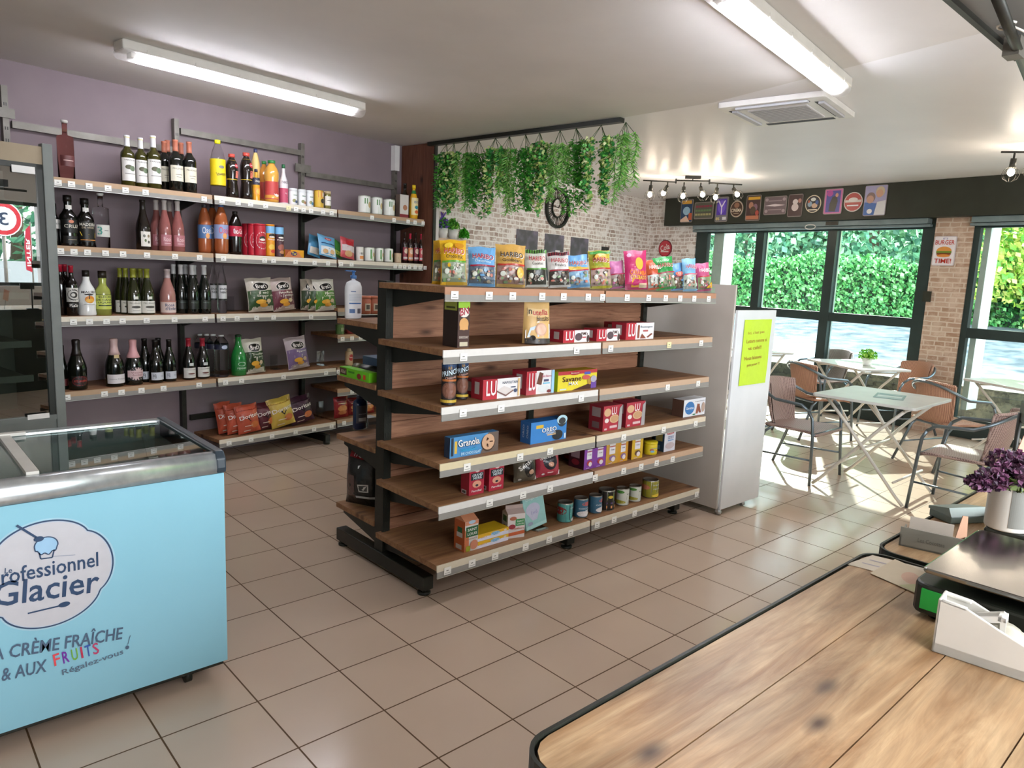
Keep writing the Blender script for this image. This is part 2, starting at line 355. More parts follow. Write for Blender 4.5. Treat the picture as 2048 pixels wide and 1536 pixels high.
    # printed shapes laid on a surface: fn(u, v, layer) -> point
    def decor(s, items, fn, mat=None):
        if mat: s.mat = mat
        lay = 1
        for it in items:
            k = it[0]
            if k == 'r':
                _, x0, z0, x1, z1, c = it; s.col = lin(c); nx = max(1, int((x1 - x0) * 10)); nz = max(1, int((z1 - z0) * 8))
                v = [fn(x0 + (x1 - x0) * i / nx, z0 + (z1 - z0) * j / nz, lay) for j in range(nz + 1) for i in range(nx + 1)]
                s.add(v, [(j * (nx + 1) + i, j * (nx + 1) + i + 1, (j + 1) * (nx + 1) + i + 1, (j + 1) * (nx + 1) + i) for j in range(nz) for i in range(nx)])
            elif k == 'c':
                _, cx, cz, rx, rz, c = it; s.col = lin(c)
                v = [fn(cx, cz, lay)]
                for rad in (0.5, 1.0):
                    v += [fn(cx + rx * rad * math.cos(2 * PI * i / 18), cz + rz * rad * math.sin(2 * PI * i / 18), lay) for i in range(18)]
                s.add(v, [(0, 1 + i, 1 + (i + 1) % 18) for i in range(18)] + [(1 + i, 19 + i, 19 + (i + 1) % 18, 1 + (i + 1) % 18) for i in range(18)])
            elif k == 'p':
                _, pts, c = it; s.col = lin(c); s.add([fn(x, z, lay) for x, z in pts], [tuple(range(len(pts)))])
            elif k == 't':
                _, tx, cx, cz, w_, h_, c = it[:7]; rot = it[7] if len(it) > 7 else 0; s.col = lin(c)
                vs, fs = text_geo(tx); ca, sa = math.cos(rot), math.sin(rot)
                s.add([fn(cx + (x * w_) * ca - (y * h_) * sa, cz + (x * w_) * sa + (y * h_) * ca, lay + 0.5) for x, y in vs], fs)
            lay += 1
        return s
    def build(s, name, parent=None, loc=None, rz=0.0, bevel=0.0):
        me = bpy.data.meshes.new(name); me.from_pydata(s.v, [], s.f)
        for n_ in s.mats: me.materials.append(MATS[n_])
        me.polygons.foreach_set('material_index', s.fm); me.polygons.foreach_set('use_smooth', s.sm)
        ca = me.color_attributes.new('Col', 'FLOAT_COLOR', 'CORNER')
        buf = []
        for f, c in zip(s.f, s.fc): buf += [c[0], c[1], c[2], 1.0] * len(f)
        ca.data.foreach_set('color', buf)
        me.update()
        o = bpy.data.objects.new(name, me); COL.objects.link(o)
        if parent is not None: o.parent = parent
        if loc is not None: o.location = loc
        o.rotation_euler.z = rz
        if bevel:
            bv = o.modifiers.new('bevel', 'BEVEL'); bv.width = bevel; bv.segments = 2; bv.limit_method = 'ANGLE'
        return o
def tag(o, label, cat, group=None, kind=None):
    if label: o['label'] = label
    if cat: o['category'] = cat
    if group: o['group'] = group
    if kind: o['kind'] = kind
    return o
def empty(name, loc, rz=0.0, label=None, cat=None, group=None):
    o = bpy.data.objects.new(name, None); COL.objects.link(o); o.location = loc; o.rotation_euler.z = rz; o.empty_display_size = 0.1
    return tag(o, label, cat, group)
def struct(mb, name, loc=None, rz=0.0, bevel=0.0, label=None):
    o = mb.build(name, None, loc, rz, bevel); o['kind'] = 'structure'
    if label: o['label'] = label
    return o

# ------------------------------------------------------------------ layout of the place
ANG = math.atan(0.15)                    # the long wall is turned 8.5 degrees to the tiles
T = Vector((math.cos(ANG), math.sin(ANG), 0)); NB = Vector((-math.sin(ANG), math.cos(ANG), 0))   # along the wall, into the wall
WO = Vector((1.753, 2.80, 0))            # a point on the long wall's face
FO = Vector((1.753, 2.389, 0))           # a point on the wall shelves' front line
H = 2.82
def WX(x, off=0.0): # point on long wall at world x
    return WO + T * ((x - WO.x) / T.x) - NB * off
def win_x(y): return 7.75 + 0.08 * y

# ---- floor, ceilings, walls
struct(MB().use('floor_tiles').box(-4, -7, -0.1, 8.6, 5, 0), 'floor')
BM0 = Vector((2.90, 2.55)); BM1 = Vector((3.14, 0.35)); SE1 = Vector((3.14, -0.45)); SE2 = Vector((2.70, -2.25)); SE3 = Vector((2.1, -5.6))
wl = WX(-4).to_2d(); wc = WX(2.86).to_2d(); wr = WX(8.1).to_2d()
near = [(-4, -5.6), tuple(SE3), tuple(SE2), tuple(SE1), tuple(BM1), tuple(BM0), tuple(wc + Vector((0.0, 0.1))), (wl.x, wl.y + 0.1)]
struct(MB().use('ceiling_matte').prism(near, H, H + 0.1), 'ceiling')
far = [tuple(SE3), (7.6, -5.6), (8.2, 4.2), (wc.x, wc.y + 1.4), tuple(wc + Vector((0.0, 0.1))), tuple(BM0), tuple(BM1), tuple(SE1), tuple(SE2)]
struct(MB().use('ceiling_gloss').prism(far, H, H + 0.1), 'ceiling_cafe')
# long wall: purple part and brick-papered part (object x runs along the wall)
struct(MB().use('plaster_purple').box(-5.9, 0, 0, 1.12, 0.2, H), 'wall_north', WO, ANG)
struct(MB().use('brick_paper').box(1.12, 0, 0, 6.75, 0.2, H), 'wall_north_brick', WO, ANG)
struct(MB().use('plaster_white').box(-4.1, -5.7, 0, -4.0, 2.3, H), 'wall_west')
# window wall: object frame with y along the wall
WR = -math.atan(0.08)
w0 = Vector((7.75, 0, 0))
mb = MB().use('brick_paper').box(0, 2.86, 0, 0.22, 4.2, H)
mb.use('brick_tan').box(0, -0.86, 0, 0.22, -0.47, 2.42)
mb.use('black_paint').box(0.02, -6.0, 2.36, 0.22, 2.86, H)
mb.use('plaster_white').box(0, -6.0, 0, 0.22, -3.9, 2.36)
struct(mb, 'wall_east', w0, WR)
MATS['brick_paper_yz'] = None
def yz_brick(src, new, *a):
    brickmat(new, *a, axis='YZ') if False else None
brickmat('brick_paper_yz', 0.125, 0.056, 0.008, ('d8cbc4', 'a8948a', 'f4f1ef'), 'f6f4f2', axis='YZ', noise=0.9, wob=0.028)
brickmat('brick_tan_yz', 0.16, 0.055, 0.008, ('c0a794', 'a4846e', 'd6c4b4'), 'cdbfb0', axis='YZ', noise=0.5)
we = bpy.data.objects['wall_east'].data
for i, mm in enumerate(we.materials):
    if mm.name == 'brick_paper': we.materials[i] = MATS['brick_paper_yz']
    if mm.name == 'brick_tan': we.materials[i] = MATS['brick_tan_yz']
# back wall with a big shop window (behind the camera)
mb = MB().use('plaster_white').box(-4, -5.7, 0, -1.2, -5.5, H).box(-1.2, -5.7, 0, 3.05, -5.5, 1.1).box(-1.2, -5.7, 2.33, 3.05, -5.5, H).box(3.05, -5.7, 0, 7.5, -5.5, H)
struct(mb, 'wall_south')
mb = MB().use('frame_dark').box(-1.2, -5.62, 1.1, 3.05, -5.58, 1.15).box(-1.2, -5.62, 2.28, 3.05, -5.58, 2.33).box(0.2, -5.62, 1.1, 0.26, -5.58, 2.33).box(1.5, -5.62, 1.1, 1.56, -5.58, 2.33)
struct(mb, 'window_3')
# wooden stub wall at the end of the shelving and its black corner strip
mb = MB().use('wood_panel').box(1.115, -0.475, 0, 1.135, 0, H - 0.002)
for k in range(3): mb.box(1.112, -0.47 + k * 0.155, 0, 1.116, -0.325 + k * 0.155, H - 0.002)
mb.use('black_metal').box(1.105, -0.49, 0, 1.14, -0.475, H - 0.002)
struct(mb, 'wall_partition', WO, ANG)
struct(MB().use('plaster_white').box(1.136, -0.47, 0, 1.2, 0, H - 0.002), 'wall_partition_back', WO, ANG)
# valance that carries the tin signs
VAL = MB().use('black_paint').box(-0.15, -6.0, 2.415, -0.0, 3.36, H - 0.003)
struct(VAL, 'trim_1', w0, WR, label='black boxed valance running above the cafe windows')

# ---- windows
def window(name, y0, y1, mull, zt=1.28, trans=True, top=2.36, jl=0.16, jr=0.16):
    e = empty(name, w0, WR); e['kind'] = 'structure'
    f = MB().use('frame_dark')
    f.box(0.02, y0, 0, 0.10, y1, 0.17).box(0.03, y0, 0.17, 0.09, y1, 0.22).box(0.03, y0, 2.30, 0.09, y1, top)
    f.box(0.02, y0, 0.17, 0.10, y0 + jr, top).box(0.02, y1 - jl, 0.17, 0.10, y1, top)
    for a in mull: f.box(0.02, a - 0.06, 0.22, 0.09, a + 0.06, 2.30)
    if trans: f.box(0.025, y0 + jr, zt - 0.11, 0.085, y1 - jl, zt)
    f.build('window_frame', e)
    f2 = MB().use('aluminium')
    for a in mull: f2.box(0.09, a - 0.075, 0.22, 0.12, a - 0.055, 2.30)
    f2.build('mullion_edge', e)
    MB().use('window_glass').box(0.06, y0 + jr, 0.22, 0.064, y1 - jl, 2.30).build('window_glass', e)
    return e
window('window_1', -0.48, 2.86, (1.78, 0.745), jl=0.20, jr=0.15)
window('window_2', -4.0, -0.72, (-2.4,), zt=1.22, jl=0.20)
struct(MB().use('black_paint').box(-0.03, -0.52, 1.48, 0.0, -0.44, 1.60), 'trim_2', w0, WR)
struct(MB().use('cup_white').box(0.13, 2.45, 0.3, 0.40, 2.62, 2.4), 'trim_3', w0, WR, label='white outside pillar at the left end of the cafe window')
struct(MB().use('cup_white').box(0.12, -0.99, 0.3, 0.40, -0.93, 2.4), 'trim_4', w0, WR, label='white outside reveal of the right cafe window')
# roller shutter housings under the valance
def shutter(y0, y1, label):
    e = empty('roller_shutter_box', w0, WR, label, 'shutter', 'shutter housings over the cafe windows')
    MB().use('shutter_grey').box(-0.10, y0, 2.35, 0.02, y1, 2.412).build('housing', e, bevel=0.006)
    MB().use('shutter_grey').box(-0.07, y0 - 0.02, 2.318, 0.0, y1 + 0.02, 2.345).build('bottom_rail', e, bevel=0.004)
    return e
s1 = shutter(-0.42, 2.85, 'grey shutter housing above the wide three-pane cafe window')
MB().use('steel_dark').box(-0.106, 0.62, 2.358, -0.10, 0.78, 2.405).build('bracket', s1)
MB().use('cup_white').tube([(-0.11, 0.98 + 0.07 * math.cos(a), 2.345 + 0.03 * math.sin(a)) for a in [2 * PI * k / 16 for k in range(16)]], 0.006, 6, closed=True).build('pull_ring', s1)
shutter(-4.0, -0.86, 'grey shutter housing above the window right of the brick pillar')
# door sensor
s = MB().use('cup_white').rbox(-0.04, -0.04, 2.62, 0.0, 0.05, 2.79, 0.015).build('motion_sensor', None, w0 + Vector((0.08 * 3.40 - 0.05, 3.40, 0)), WR)
tag(s, 'small white motion sensor at the left end of the valance', 'sensor')
# beam from which the greenery hangs
bd = (BM1 - BM0); L = bd.length; ba = math.atan2(bd.y, bd.x)
struct(MB().use('black_metal').box(0, -0.03, H - 0.035, L, 0.03, H - 0.002), 'trim_5', (BM0.x, BM0.y, 0), ba, label='black beam under the ceiling carrying the hanging greenery')

# ------------------------------------------------------------------ outdoors (seen through the windows)
def flatgrid(fn, nx, ny):
    v = [fn(i / nx, j / ny) for j in range(ny + 1) for i in range(nx + 1)]
    f = [(j * (nx + 1) + i, j * (nx + 1) + i + 1, (j + 1) * (nx + 1) + i + 1, (j + 1) * (nx + 1) + i) for j in range(ny) for i in range(nx)]
    return v, f
mb = MB().use('asphalt')
v, f = flatgrid(lambda a, b: (8.35 + 30 * a, -30 + 60 * b, 0.42 + min(1, a * 4) * 0.42 + a * 0.4), 16, 2)
mb.add(v, f); struct(mb, 'road')
struct(MB().use('asphalt').box(7.9, -30, -0.2, 8.36, 30, 0.02), 'terrace_strip')
mb = MB().use('asphalt').box(-30, -40, -0.3, 7.6, -7.1, -0.02).box(-30, -7.1, -0.3, 7.6, -5.7, -0.02)
struct(mb, 'forecourt')
mb = MB().use('stone_wall').box(0, -14, 0, 0.25, 9, 0.50)
o = mb.build('stone_wall', None, (8.36, 0, 0)); tag(o, 'low rubble stone wall outside below the cafe windows', 'wall')
brickmat('stone_wall_yz', 0.30, 0.12, 0.012, ('8a8676', '6d6a60', 'b0a88e'), '5c5a52', axis='YZ', noise=0.7, wob=0.12)
o.data.materials[0] = MATS['stone_wall_yz']

def leaves(mb, pts, size, cols, flat=0.0, jit=1.0, elong=1.6):
    """one bent leaf blade (two quads) per point"""
    for p_ in pts:
        d = Vector((random.gauss(0, 1), random.gauss(0, 1), random.gauss(0, 1))); d.normalize()
        u = d.orthogonal().normalized(); w_ = d.cross(u)
        s_ = size * random.uniform(0.6, 1.3); mb.col = lin(random.choice(cols))
        a = Vector(p_); l = u * s_ * elong * 0.5; q = w_ * s_ * 0.5; n_ = d * s_ * 0.15
        mb.add([a - l, a + q + n_, a + l, a - q + n_], [(0, 1, 2, 3)])
GREEN = ['5aa456', '70b866', '489654', '86c67c', '96cc88', '3a8048']
def foliage_shell(n, fn):
    return [fn() for _ in range(n)]
# clipped hedge along the road
mb = MB().use('leaf')
def hp():
    y = random.uniform(-1.2, 22)
    top = 2.26 + 0.08 * math.sin(y * 1.7) + 0.05 * math.sin(y * 4.1)
    if random.random() < 0.82: return (16.0 + random.gauss(0, 0.10), y, random.uniform(0.72, top))
    return (random.uniform(16.0, 17.2), y, top + random.gauss(0, 0.05))
leaves(mb, foliage_shell(36000, hp), 0.075, GREEN)
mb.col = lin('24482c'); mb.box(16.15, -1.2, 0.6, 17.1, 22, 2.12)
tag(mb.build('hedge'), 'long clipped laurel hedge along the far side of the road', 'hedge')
def bush(name, c, rx, ry, rz, n, cols, size, label, cat, trunk=0.0):
    e = empty(name, (c[0], c[1], c[2] - rz - trunk), 0, label, cat)
    mb = MB().use('leaf'); pts = []
    for _ in range(n):
        d = Vector((random.gauss(0, 1), random.gauss(0, 1), random.gauss(0, 1))).normalized()
        k = random.uniform(0.72, 1.06) * (1 + 0.14 * math.sin(d.y * 9 + c[1]) * math.cos(d.z * 8))
        pts.append((d.x * rx * k, d.y * ry * k, trunk + rz + d.z * rz * k))
    leaves(mb, pts, size, cols)
    mb.build('crown', e)
    if trunk: MB().use('bark').cyl((0, 0, 0), (0.1, 0.1, trunk + rz), 0.28, 10, 0.12).build('trunk', e)
    else: MB().use('bark').cyl((0, 0, 0), (0, 0.05, rz * 1.5), 0.12, 8, 0.05).build('stem', e)
    return e
LG = ['a8cf4a', 'c3dc62', '8fc24a', 'd6e07a', '6fb44c', 'b8b85a']
bush('laurel_bush', (15.6, -2.0, 2.9), 1.3, 3.6, 2.25, 20000, LG, 0.095, 'tall yellow-green sunlit bush beyond the right cafe window', 'bush')
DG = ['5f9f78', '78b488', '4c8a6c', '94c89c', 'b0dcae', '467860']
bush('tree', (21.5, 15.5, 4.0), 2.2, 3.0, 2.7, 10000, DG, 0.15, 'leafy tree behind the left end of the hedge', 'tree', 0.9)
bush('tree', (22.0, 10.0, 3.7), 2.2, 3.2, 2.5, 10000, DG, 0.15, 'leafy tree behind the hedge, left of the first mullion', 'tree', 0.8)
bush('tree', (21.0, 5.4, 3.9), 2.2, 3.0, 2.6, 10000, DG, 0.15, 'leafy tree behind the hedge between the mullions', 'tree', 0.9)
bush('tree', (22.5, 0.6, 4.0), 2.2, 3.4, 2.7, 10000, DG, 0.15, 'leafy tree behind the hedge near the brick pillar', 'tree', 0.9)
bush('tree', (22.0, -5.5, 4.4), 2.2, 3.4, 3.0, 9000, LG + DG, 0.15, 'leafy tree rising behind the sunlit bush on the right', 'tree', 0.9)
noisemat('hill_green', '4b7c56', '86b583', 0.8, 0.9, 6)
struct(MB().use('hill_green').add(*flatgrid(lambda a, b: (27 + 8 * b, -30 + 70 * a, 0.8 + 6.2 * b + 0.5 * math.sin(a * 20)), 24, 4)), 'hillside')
# behind the camera, mirrored in the cooler door: tree, wall, round sign, flag
bush('tree', (8.2, -17.5, 3.2), 4.5, 2.0, 3.0, 2600, DG, 0.25, 'tree across the forecourt mirrored in the cooler door', 'tree', 0.8)
tag(MB().use('matte', 'a9b0b2').box(-6, -15.2, 0, 14, -15, 1.35).build('forecourt_wall'), 'pale grey wall across the forecourt mirrored in the cooler door', 'wall')
sg = empty('road_sign', (4.10, -9.0, 0), PI, 'round red-rimmed road sign mirrored in the cooler door', 'sign')
MB().use('steel').cyl((0, 0, 0), (0, 0, 2.4), 0.03).build('pole', sg)
mb = MB().use('satin', 'a3202c'); fn = lambda u, v_, l: (u, -0.035 - 0.002 * l, v_)
mb.decor([('c', 0, 2.2, 0.32, 0.32, 'ffffff'), ('c', 0, 2.2, 0.30, 0.30, 'b3202e'), ('c', 0, 2.2, 0.22, 0.22, 'e6eef0'), ('t', '3', 0, 2.2, 0.16, 0.24, '23304a')], fn)
mb.prism_xz([(0.32 * math.cos(k * PI / 12), 2.2 + 0.32 * math.sin(k * PI / 12)) for k in range(24)], -0.033, -0.02).build('disc', sg)
fl = empty('feather_flag', (4.86, -9.6, 0), PI, 'red feather flag with white lettering mirrored in the cooler door', 'flag')
MB().use('steel').cyl((0, 0, 0), (0, 0, 2.2), 0.015).build('pole', fl)
mb = MB().use('satin', 'b02038'); mb.prism_xz([(0, 1.2), (0.12, 1.25), (0.13, 1.75), (0.09, 2.05), (0, 2.15)], -0.01, 0.0)
mb.decor([('t', 'INTER', 0.065, 1.6, 0.55, 0.07, 'ffffff', PI / 2)], lambda u, v_, l: (u, -0.012 - 0.001 * l, v_)); mb.build('cloth', fl)

# ------------------------------------------------------------------ ceiling lamps, air conditioner, spots
def batten(c, length, rz, label):
    e = empty('strip_lamp', (c[0], c[1], H), rz, label, 'lamp'); h = length / 2
    MB().use('plastic_white').box(-h, -0.066, -0.058, h, 0.066, 0).build('housing', e, bevel=0.01)
    MB().use('tube').cyl((-h + 0.09, 0, -0.074), (h - 0.09, 0, -0.074), 0.013, 10).build('tube_lamp', e)
    mb = MB().use('plastic_white')
    for s_ in (-1, 1): mb.box(s_ * (h - 0.08) - 0.02, -0.03, -0.085, s_ * (h - 0.08) + 0.02, 0.03, -0.05)
    mb.build('socket', e)
    prof = [(0.064 * math.cos(a), -0.054 - 0.052 * math.sin(a)) for a in [PI * k / 8 for k in range(9)]]
    v = [(x, y, z) for x in (-h, h) for y, z in prof]; f = [(i, i + 1, i + 10, i + 9) for i in range(8)] + [tuple(range(9))[::-1], tuple(range(9, 18))]
    MB().use('diffuser', smooth=True).add(v, f).build('diffuser', e)
    for k in range(6):
        x = -h + length * (k + 0.5) / 6
        for s_ in (-1, 1): MB().use('plastic_white').box(x - 0.012, s_ * 0.066 - 0.004, -0.06, x + 0.012, s_ * 0.066 + 0.004, -0.035).build('clip', e)
    return e
batten((0.74, 1.50), 1.74, ANG, 'long white fluorescent batten on the ceiling before the purple wall')
batten((2.20, -1.48), 1.80, ANG, 'long white fluorescent batten on the ceiling beside the air conditioner')
batten((-0.6, -4.3), 1.74, ANG, 'unseen white fluorescent batten added behind the viewer for room light')  # out of view, added so that its tube lights the room from behind
e = empty('air_conditioner', (3.57, -0.765, H - 0.002), ANG, 'square white ceiling cassette air conditioner with louvres', 'air conditioner')
mb = MB().use('cup_white'); mb.rbox(-0.36, -0.36, -0.035, 0.36, 0.36, 0, 0.03); mb.build('panel', e)
mb = MB().use('matte', 'e4e5ea').box(-0.2, -0.2, -0.042, 0.2, 0.2, -0.034)
mb.use('matte', '9fa2aa')
for k in range(15): mb.box(-0.185 + k * 0.0265, -0.19, -0.0435, -0.176 + k * 0.0265, 0.19, -0.042)
mb.build('intake_grille', e)
for k, (x0, y0, x1, y1) in enumerate(((-0.24, 0.26, 0.24, 0.32), (-0.24, -0.32, 0.24, -0.26), (0.26, -0.24, 0.32, 0.24), (-0.32, -0.24, -0.26, 0.24))):
    mb = MB().use('matte', '4a4c52').box(x0, y0, -0.0365, x1, y1, -0.0345).use('matte', 'c8cad0').box(x0, y0, -0.05 if k != 2 else -0.036, x1 if x1 - x0 > 0.1 else x0 + 0.035, y0 + 0.035 if x1 - x0 > 0.1 else y1, -0.035)
    mb.build('louvre', e)

def spot_head(e, x, y, lean):
    """bulb in a wire cage, hung from the rail at local x, y"""
    hz = -0.165
    MB().use('steel_dark').cyl((x, y, -0.075), (x, y, -0.125), 0.008, 8).build('stem', e)
    M = Matrix.Translation((x, y, -0.125)) @ Matrix.Rotation(lean, 4, 'X') @ Matrix.Rotation(lean * 0.5, 4, 'Y')
    hd = MB(); hd.M = M; hd.use('steel_dark').lathe([(0, 0), (0.022, 0), (0.024, -0.07), (0, -0.07)], 12)
    ho = hd.build('lamp_holder', e)
    cg = MB(); cg.M = M; cg.use('steel_dark')
    for k in range(8):
        a = 2 * PI * k / 8
        cg.tube([(0.022 * math.cos(a), 0.022 * math.sin(a), -0.065)] + [(0.062 * math.sin(t) * math.cos(a), 0.062 * math.sin(t) * math.sin(a), -0.125 + 0.062 * math.cos(t)) for t in (1.0, 1.57, 2.2, 2.9)], 0.0018, 4)
    cg.build('wire_cage', e)
    bl = MB(); bl.M = M; bl.use('filament').sphere((0, 0, -0.108), 0.026, 10, 7, 1.2); bl.build('bulb', e)
def spot_bar(c, rz, n, label, span=1.3):
    e = empty('spot_rail', (c[0], c[1], H), rz, label, 'lamp', 'black spot rails on the cafe ceiling')
    MB().use('steel_dark').box(-0.09, -0.035, -0.03, 0.09, 0.035, 0).build('ceiling_plate', e)
    mb = MB().use('steel_dark'); t = span / 3
    mb.cyl((-t / 2 - 0.01, 0, -0.055), (t / 2 + 0.01, 0, -0.055), 0.008, 8); mb.cyl((0, 0, -0.03), (0, 0, -0.055), 0.006)
    for s_ in (-1, 1):
        mb.box(s_ * t / 2 - 0.008, -0.01, -0.09, s_ * t / 2 + 0.008, 0.01, -0.035)
        mb.cyl((s_ * t / 2, 0, -0.075), (s_ * (t * 1.5), 0.10 * s_, -0.075), 0.008, 8)
    mb.build('rail', e)
    for i in range(n):
        x = -span / 2 + span * (i + 0.5) / n
        yy = 0.0 if abs(x) < t / 2 else (abs(x) - t / 2) / t * 0.10 * (1 if x > 0 else -1)
        spot_head(e, x, yy, (0.1, 0.75, 0.05, -0.5, 0.15, -0.75)[i % 6])
    return e
spot_bar((6.05, 1.66), R(-52), 6, 'six-bulb black spot rail before the signs on the valance', 1.15)
spot_bar((5.95, -2.05), R(-70), 6, 'black spot rail at the right edge, one caged bulb in view', 1.15)
# hanging grey canopy over the counter, top right
e = empty('counter_canopy', (0.6, -3.2, 2.3), 0, 'dark grey suspended canopy above the counter, top right', 'canopy')
MB().use('grey_panel').box(-0.9, -0.5, 0.015, 0.72, 0.50, 0.06).build('panel', e)
MB().use('steel_dark').box(-0.9, 0.50, 0.0, 0.72, 0.515, 0.075).box(0.72, -0.5, 0.0, 0.735, 0.515, 0.075).build('edge_trim', e)
a = atz(1985, -30, 2.275) - Vector((0.6, -3.2, 2.3)); b_ = atz(2060, 165, 2.275) - Vector((0.6, -3.2, 2.3))
MB().use('steel_dark').tube([a, b_], 0.013, 10).build('rail', e)
c_ = atz(2028, 100, 2.275) - Vector((0.6, -3.2, 2.3))
MB().use('steel').box(c_.x - 0.03, c_.y - 0.02, c_.z - 0.02, c_.x + 0.03, c_.y + 0.02, c_.z + 0.03).build('bracket', e)
d_ = atz(2012, 55, 2.275) - Vector((0.6, -3.2, 2.3))
MB().use('plastic_white').tube([(d_.x + 0.0 * k + 0.02 * math.cos(k), d_.y + 0.02 * math.sin(k), d_.z + 0.002 * k) for k in [i * 0.7 for i in range(10)]] + [(d_.x + 0.07, d_.y - 0.05, d_.z - 0.015)], 0.003, 6).build('cable_tie', e)

# ------------------------------------------------------------------ hanging greenery
def garland(px, label, kind, zt, zb, spread, n):
    """bundle of artificial trailing stems knotted to the beam"""
    q = onplane(px, 300, (BM0.x, BM0.y, 0), Vector((-bd.y, bd.x, 0)).normalized())
    e = empty('hanging_plant', (q.x, q.y, H - 0.036), ba, label, 'plant', 'artificial trailing plants hung along the ceiling beam')
    st = MB().use('leaf', '2c4a22'); lf = MB().use('leaf')
    ct = zt - (H - 0.036); cb = zb - (H - 0.036)
    cols = [['4aa83a', '5cbc44', '7ccc58', '2f8a2c'], ['3a9440', '62b84c', 'd0d89a', 'b4cc70', '2c7a38'], ['7cc454', '94d066', 'aad878', '5cae44']][kind]
    for s_ in range(6):
        x1 = random.uniform(-spread, spread); y1 = random.uniform(-0.05, 0.05); zl = cb * random.uniform(0.62, 1.0) if s_ else cb
        pts = [(0, 0, 0.0), (x1 * 0.7, y1, ct)]
        k = 8
        for i in range(1, k + 1): pts.append((x1 + 0.012 * math.sin(i * 1.3 + s_), y1 + 0.01 * math.cos(i * 1.7), ct + (zl - ct) * i / k))
        st.tube(pts, 0.0022, 4)
        for i in range(n):
            t = (i + random.random()) / n; z = ct + (zl - ct) * t
            bx = x1 + 0.012 * math.sin(t * 8 * 1.3 + s_); by = y1
            a = random.uniform(0, 2 * PI); lf.col = lin(random.choice(cols))
            wid = spread * 0.55 * (1 - 0.5 * t)
            if kind == 0:     # fern-like fronds: star of blades
                c = Vector((bx + math.cos(a) * wid * random.random(), by + math.sin(a) * wid * random.random(), z))
                for b3 in range(3):
                    an = a + random.uniform(-1.2, 1.2); d = Vector((math.cos(an), math.sin(an), random.uniform(-0.9, 0.3))).normalized() * random.uniform(0.036, 0.058); sd = Vector((-math.sin(an), math.cos(an), 0.3)).normalized() * 0.011
                    lf.add([c, c + d * 0.5 + sd, c + d, c + d * 0.5 - sd], [(0, 1, 2, 3)])
            elif kind == 1:   # small round leaves
                c = Vector((bx + math.cos(a) * wid * random.random(), by + math.sin(a) * wid * random.random(), z))
                d = Vector((random.gauss(0, 1), random.gauss(0, 1), random.gauss(0, 0.6))).normalized() * 0.015; u = d.orthogonal().normalized() * 0.013
                lf.add([c - d, c + u, c + d, c - u], [(0, 1, 2, 3)])
                d2 = Vector((random.gauss(0, 0.012), random.gauss(0, 0.012), random.gauss(0, 0.012))); lf.add([c + d2 - d, c + d2 + u, c + d2 + d, c + d2 - u], [(0, 1, 2, 3)])
            else:             # long needle blades hanging
                c = Vector((bx, by, z)); an = a; d = Vector((math.cos(an), math.sin(an), -0.5)).normalized() * random.uniform(0.035, 0.065); sd = Vector((-math.sin(an), math.cos(an), 0)) * 0.005
                lf.add([c - sd, c + sd, c + d + sd * 0.4 + Vector((0, 0, -0.012)), c + d - sd * 0.4 + Vector((0, 0, -0.012))], [(0, 1, 2, 3)])
                d = Vector((-d.y, d.x, d.z)); lf.add([c - sd, c + sd, c + d + sd, c + d - sd], [(0, 1, 2, 3)])
    st.build('stem', e); lf.build('leaves', e)
GP = [(893, 0, 2.70, 2.19, 0.07, 'leftmost, beside the wooden partition'), (908, 1, 2.70, 2.15, 0.10, 'second from the left end of the beam'), (935, 2, 2.69, 2.16, 0.10, 'third from the left end of the beam'),
      (957, 0, 2.68, 2.10, 0.11, 'fourth from the left end of the beam'), (990, 1, 2.69, 2.13, 0.10, 'fifth from the left end of the beam'), (1018, 2, 2.69, 2.13, 0.09, 'sixth from the left, left of the clock'),
      (1050, 0, 2.67, 2.14, 0.10, 'seventh from the left, just left of the clock'), (1078, 1, 2.70, 2.12, 0.10, 'eighth from the left, above the clock'), (1118, 2, 2.68, 2.22, 0.12, 'ninth from the left, above the clock'),
      (1150, 0, 2.69, 2.10, 0.10, 'tenth from the left, right of the clock'), (1200, 1, 2.68, 2.17, 0.11, 'eleventh, the broad one near the beam end'), (1248, 2, 2.71, 2.19, 0.10, 'last, at the free end of the beam')]
KN = ['bright fern-leaved', 'small-leaved variegated', 'needle-leaved light green']
for px, k, zt, zb, sp, wh in GP:
    garland(px, KN[k] + ' hanging plant, ' + wh, k, zt, zb, sp, 120 if k == 1 else 80)

# ------------------------------------------------------------------ brick wall decoration
def on_wall(px, py, off=0.0):
    return onplane(px, py, WO - NB * off, NB)
q = on_wall(1113, 416)
e = empty('wall_clock', (q.x, q.y, q.z), ANG, 'round black skeleton clock on the brick wall behind the greenery', 'clock')
mb = MB().use('black_metal')
def ring(mb, r0, r1, y0, y1, n=40):
    v = []
    for r_, y in ((r0, y0), (r1, y0), (r1, y1), (r0, y1)): v += [(r_ * math.cos(2 * PI * k / n), y, r_ * math.sin(2 * PI * k / n)) for k in range(n)]
    mb.add(v, [(a * n + k, a * n + (k + 1) % n, ((a + 1) % 4) * n + (k + 1) % n, ((a + 1) % 4) * n + k) for a in range(4) for k in range(n)])
ring(mb, 0.225, 0.26, -0.04, -0.002); mb.build('rim', e)
mb = MB().use('black_metal'); ring(mb, 0.11, 0.125, -0.03, -0.01)
for k in range(12):
    a = 2 * PI * k / 12; c, s_ = math.cos(a), math.sin(a)
    for dx in (-0.02, 0, 0.02): mb.cyl((0.12 * c - dx * s_, -0.02, 0.12 * s_ + dx * c), (0.228 * c - dx * s_ * 1.6, -0.02, 0.228 * s_ + dx * c * 1.6), 0.005, 5)
mb.build('numeral_ring', e)
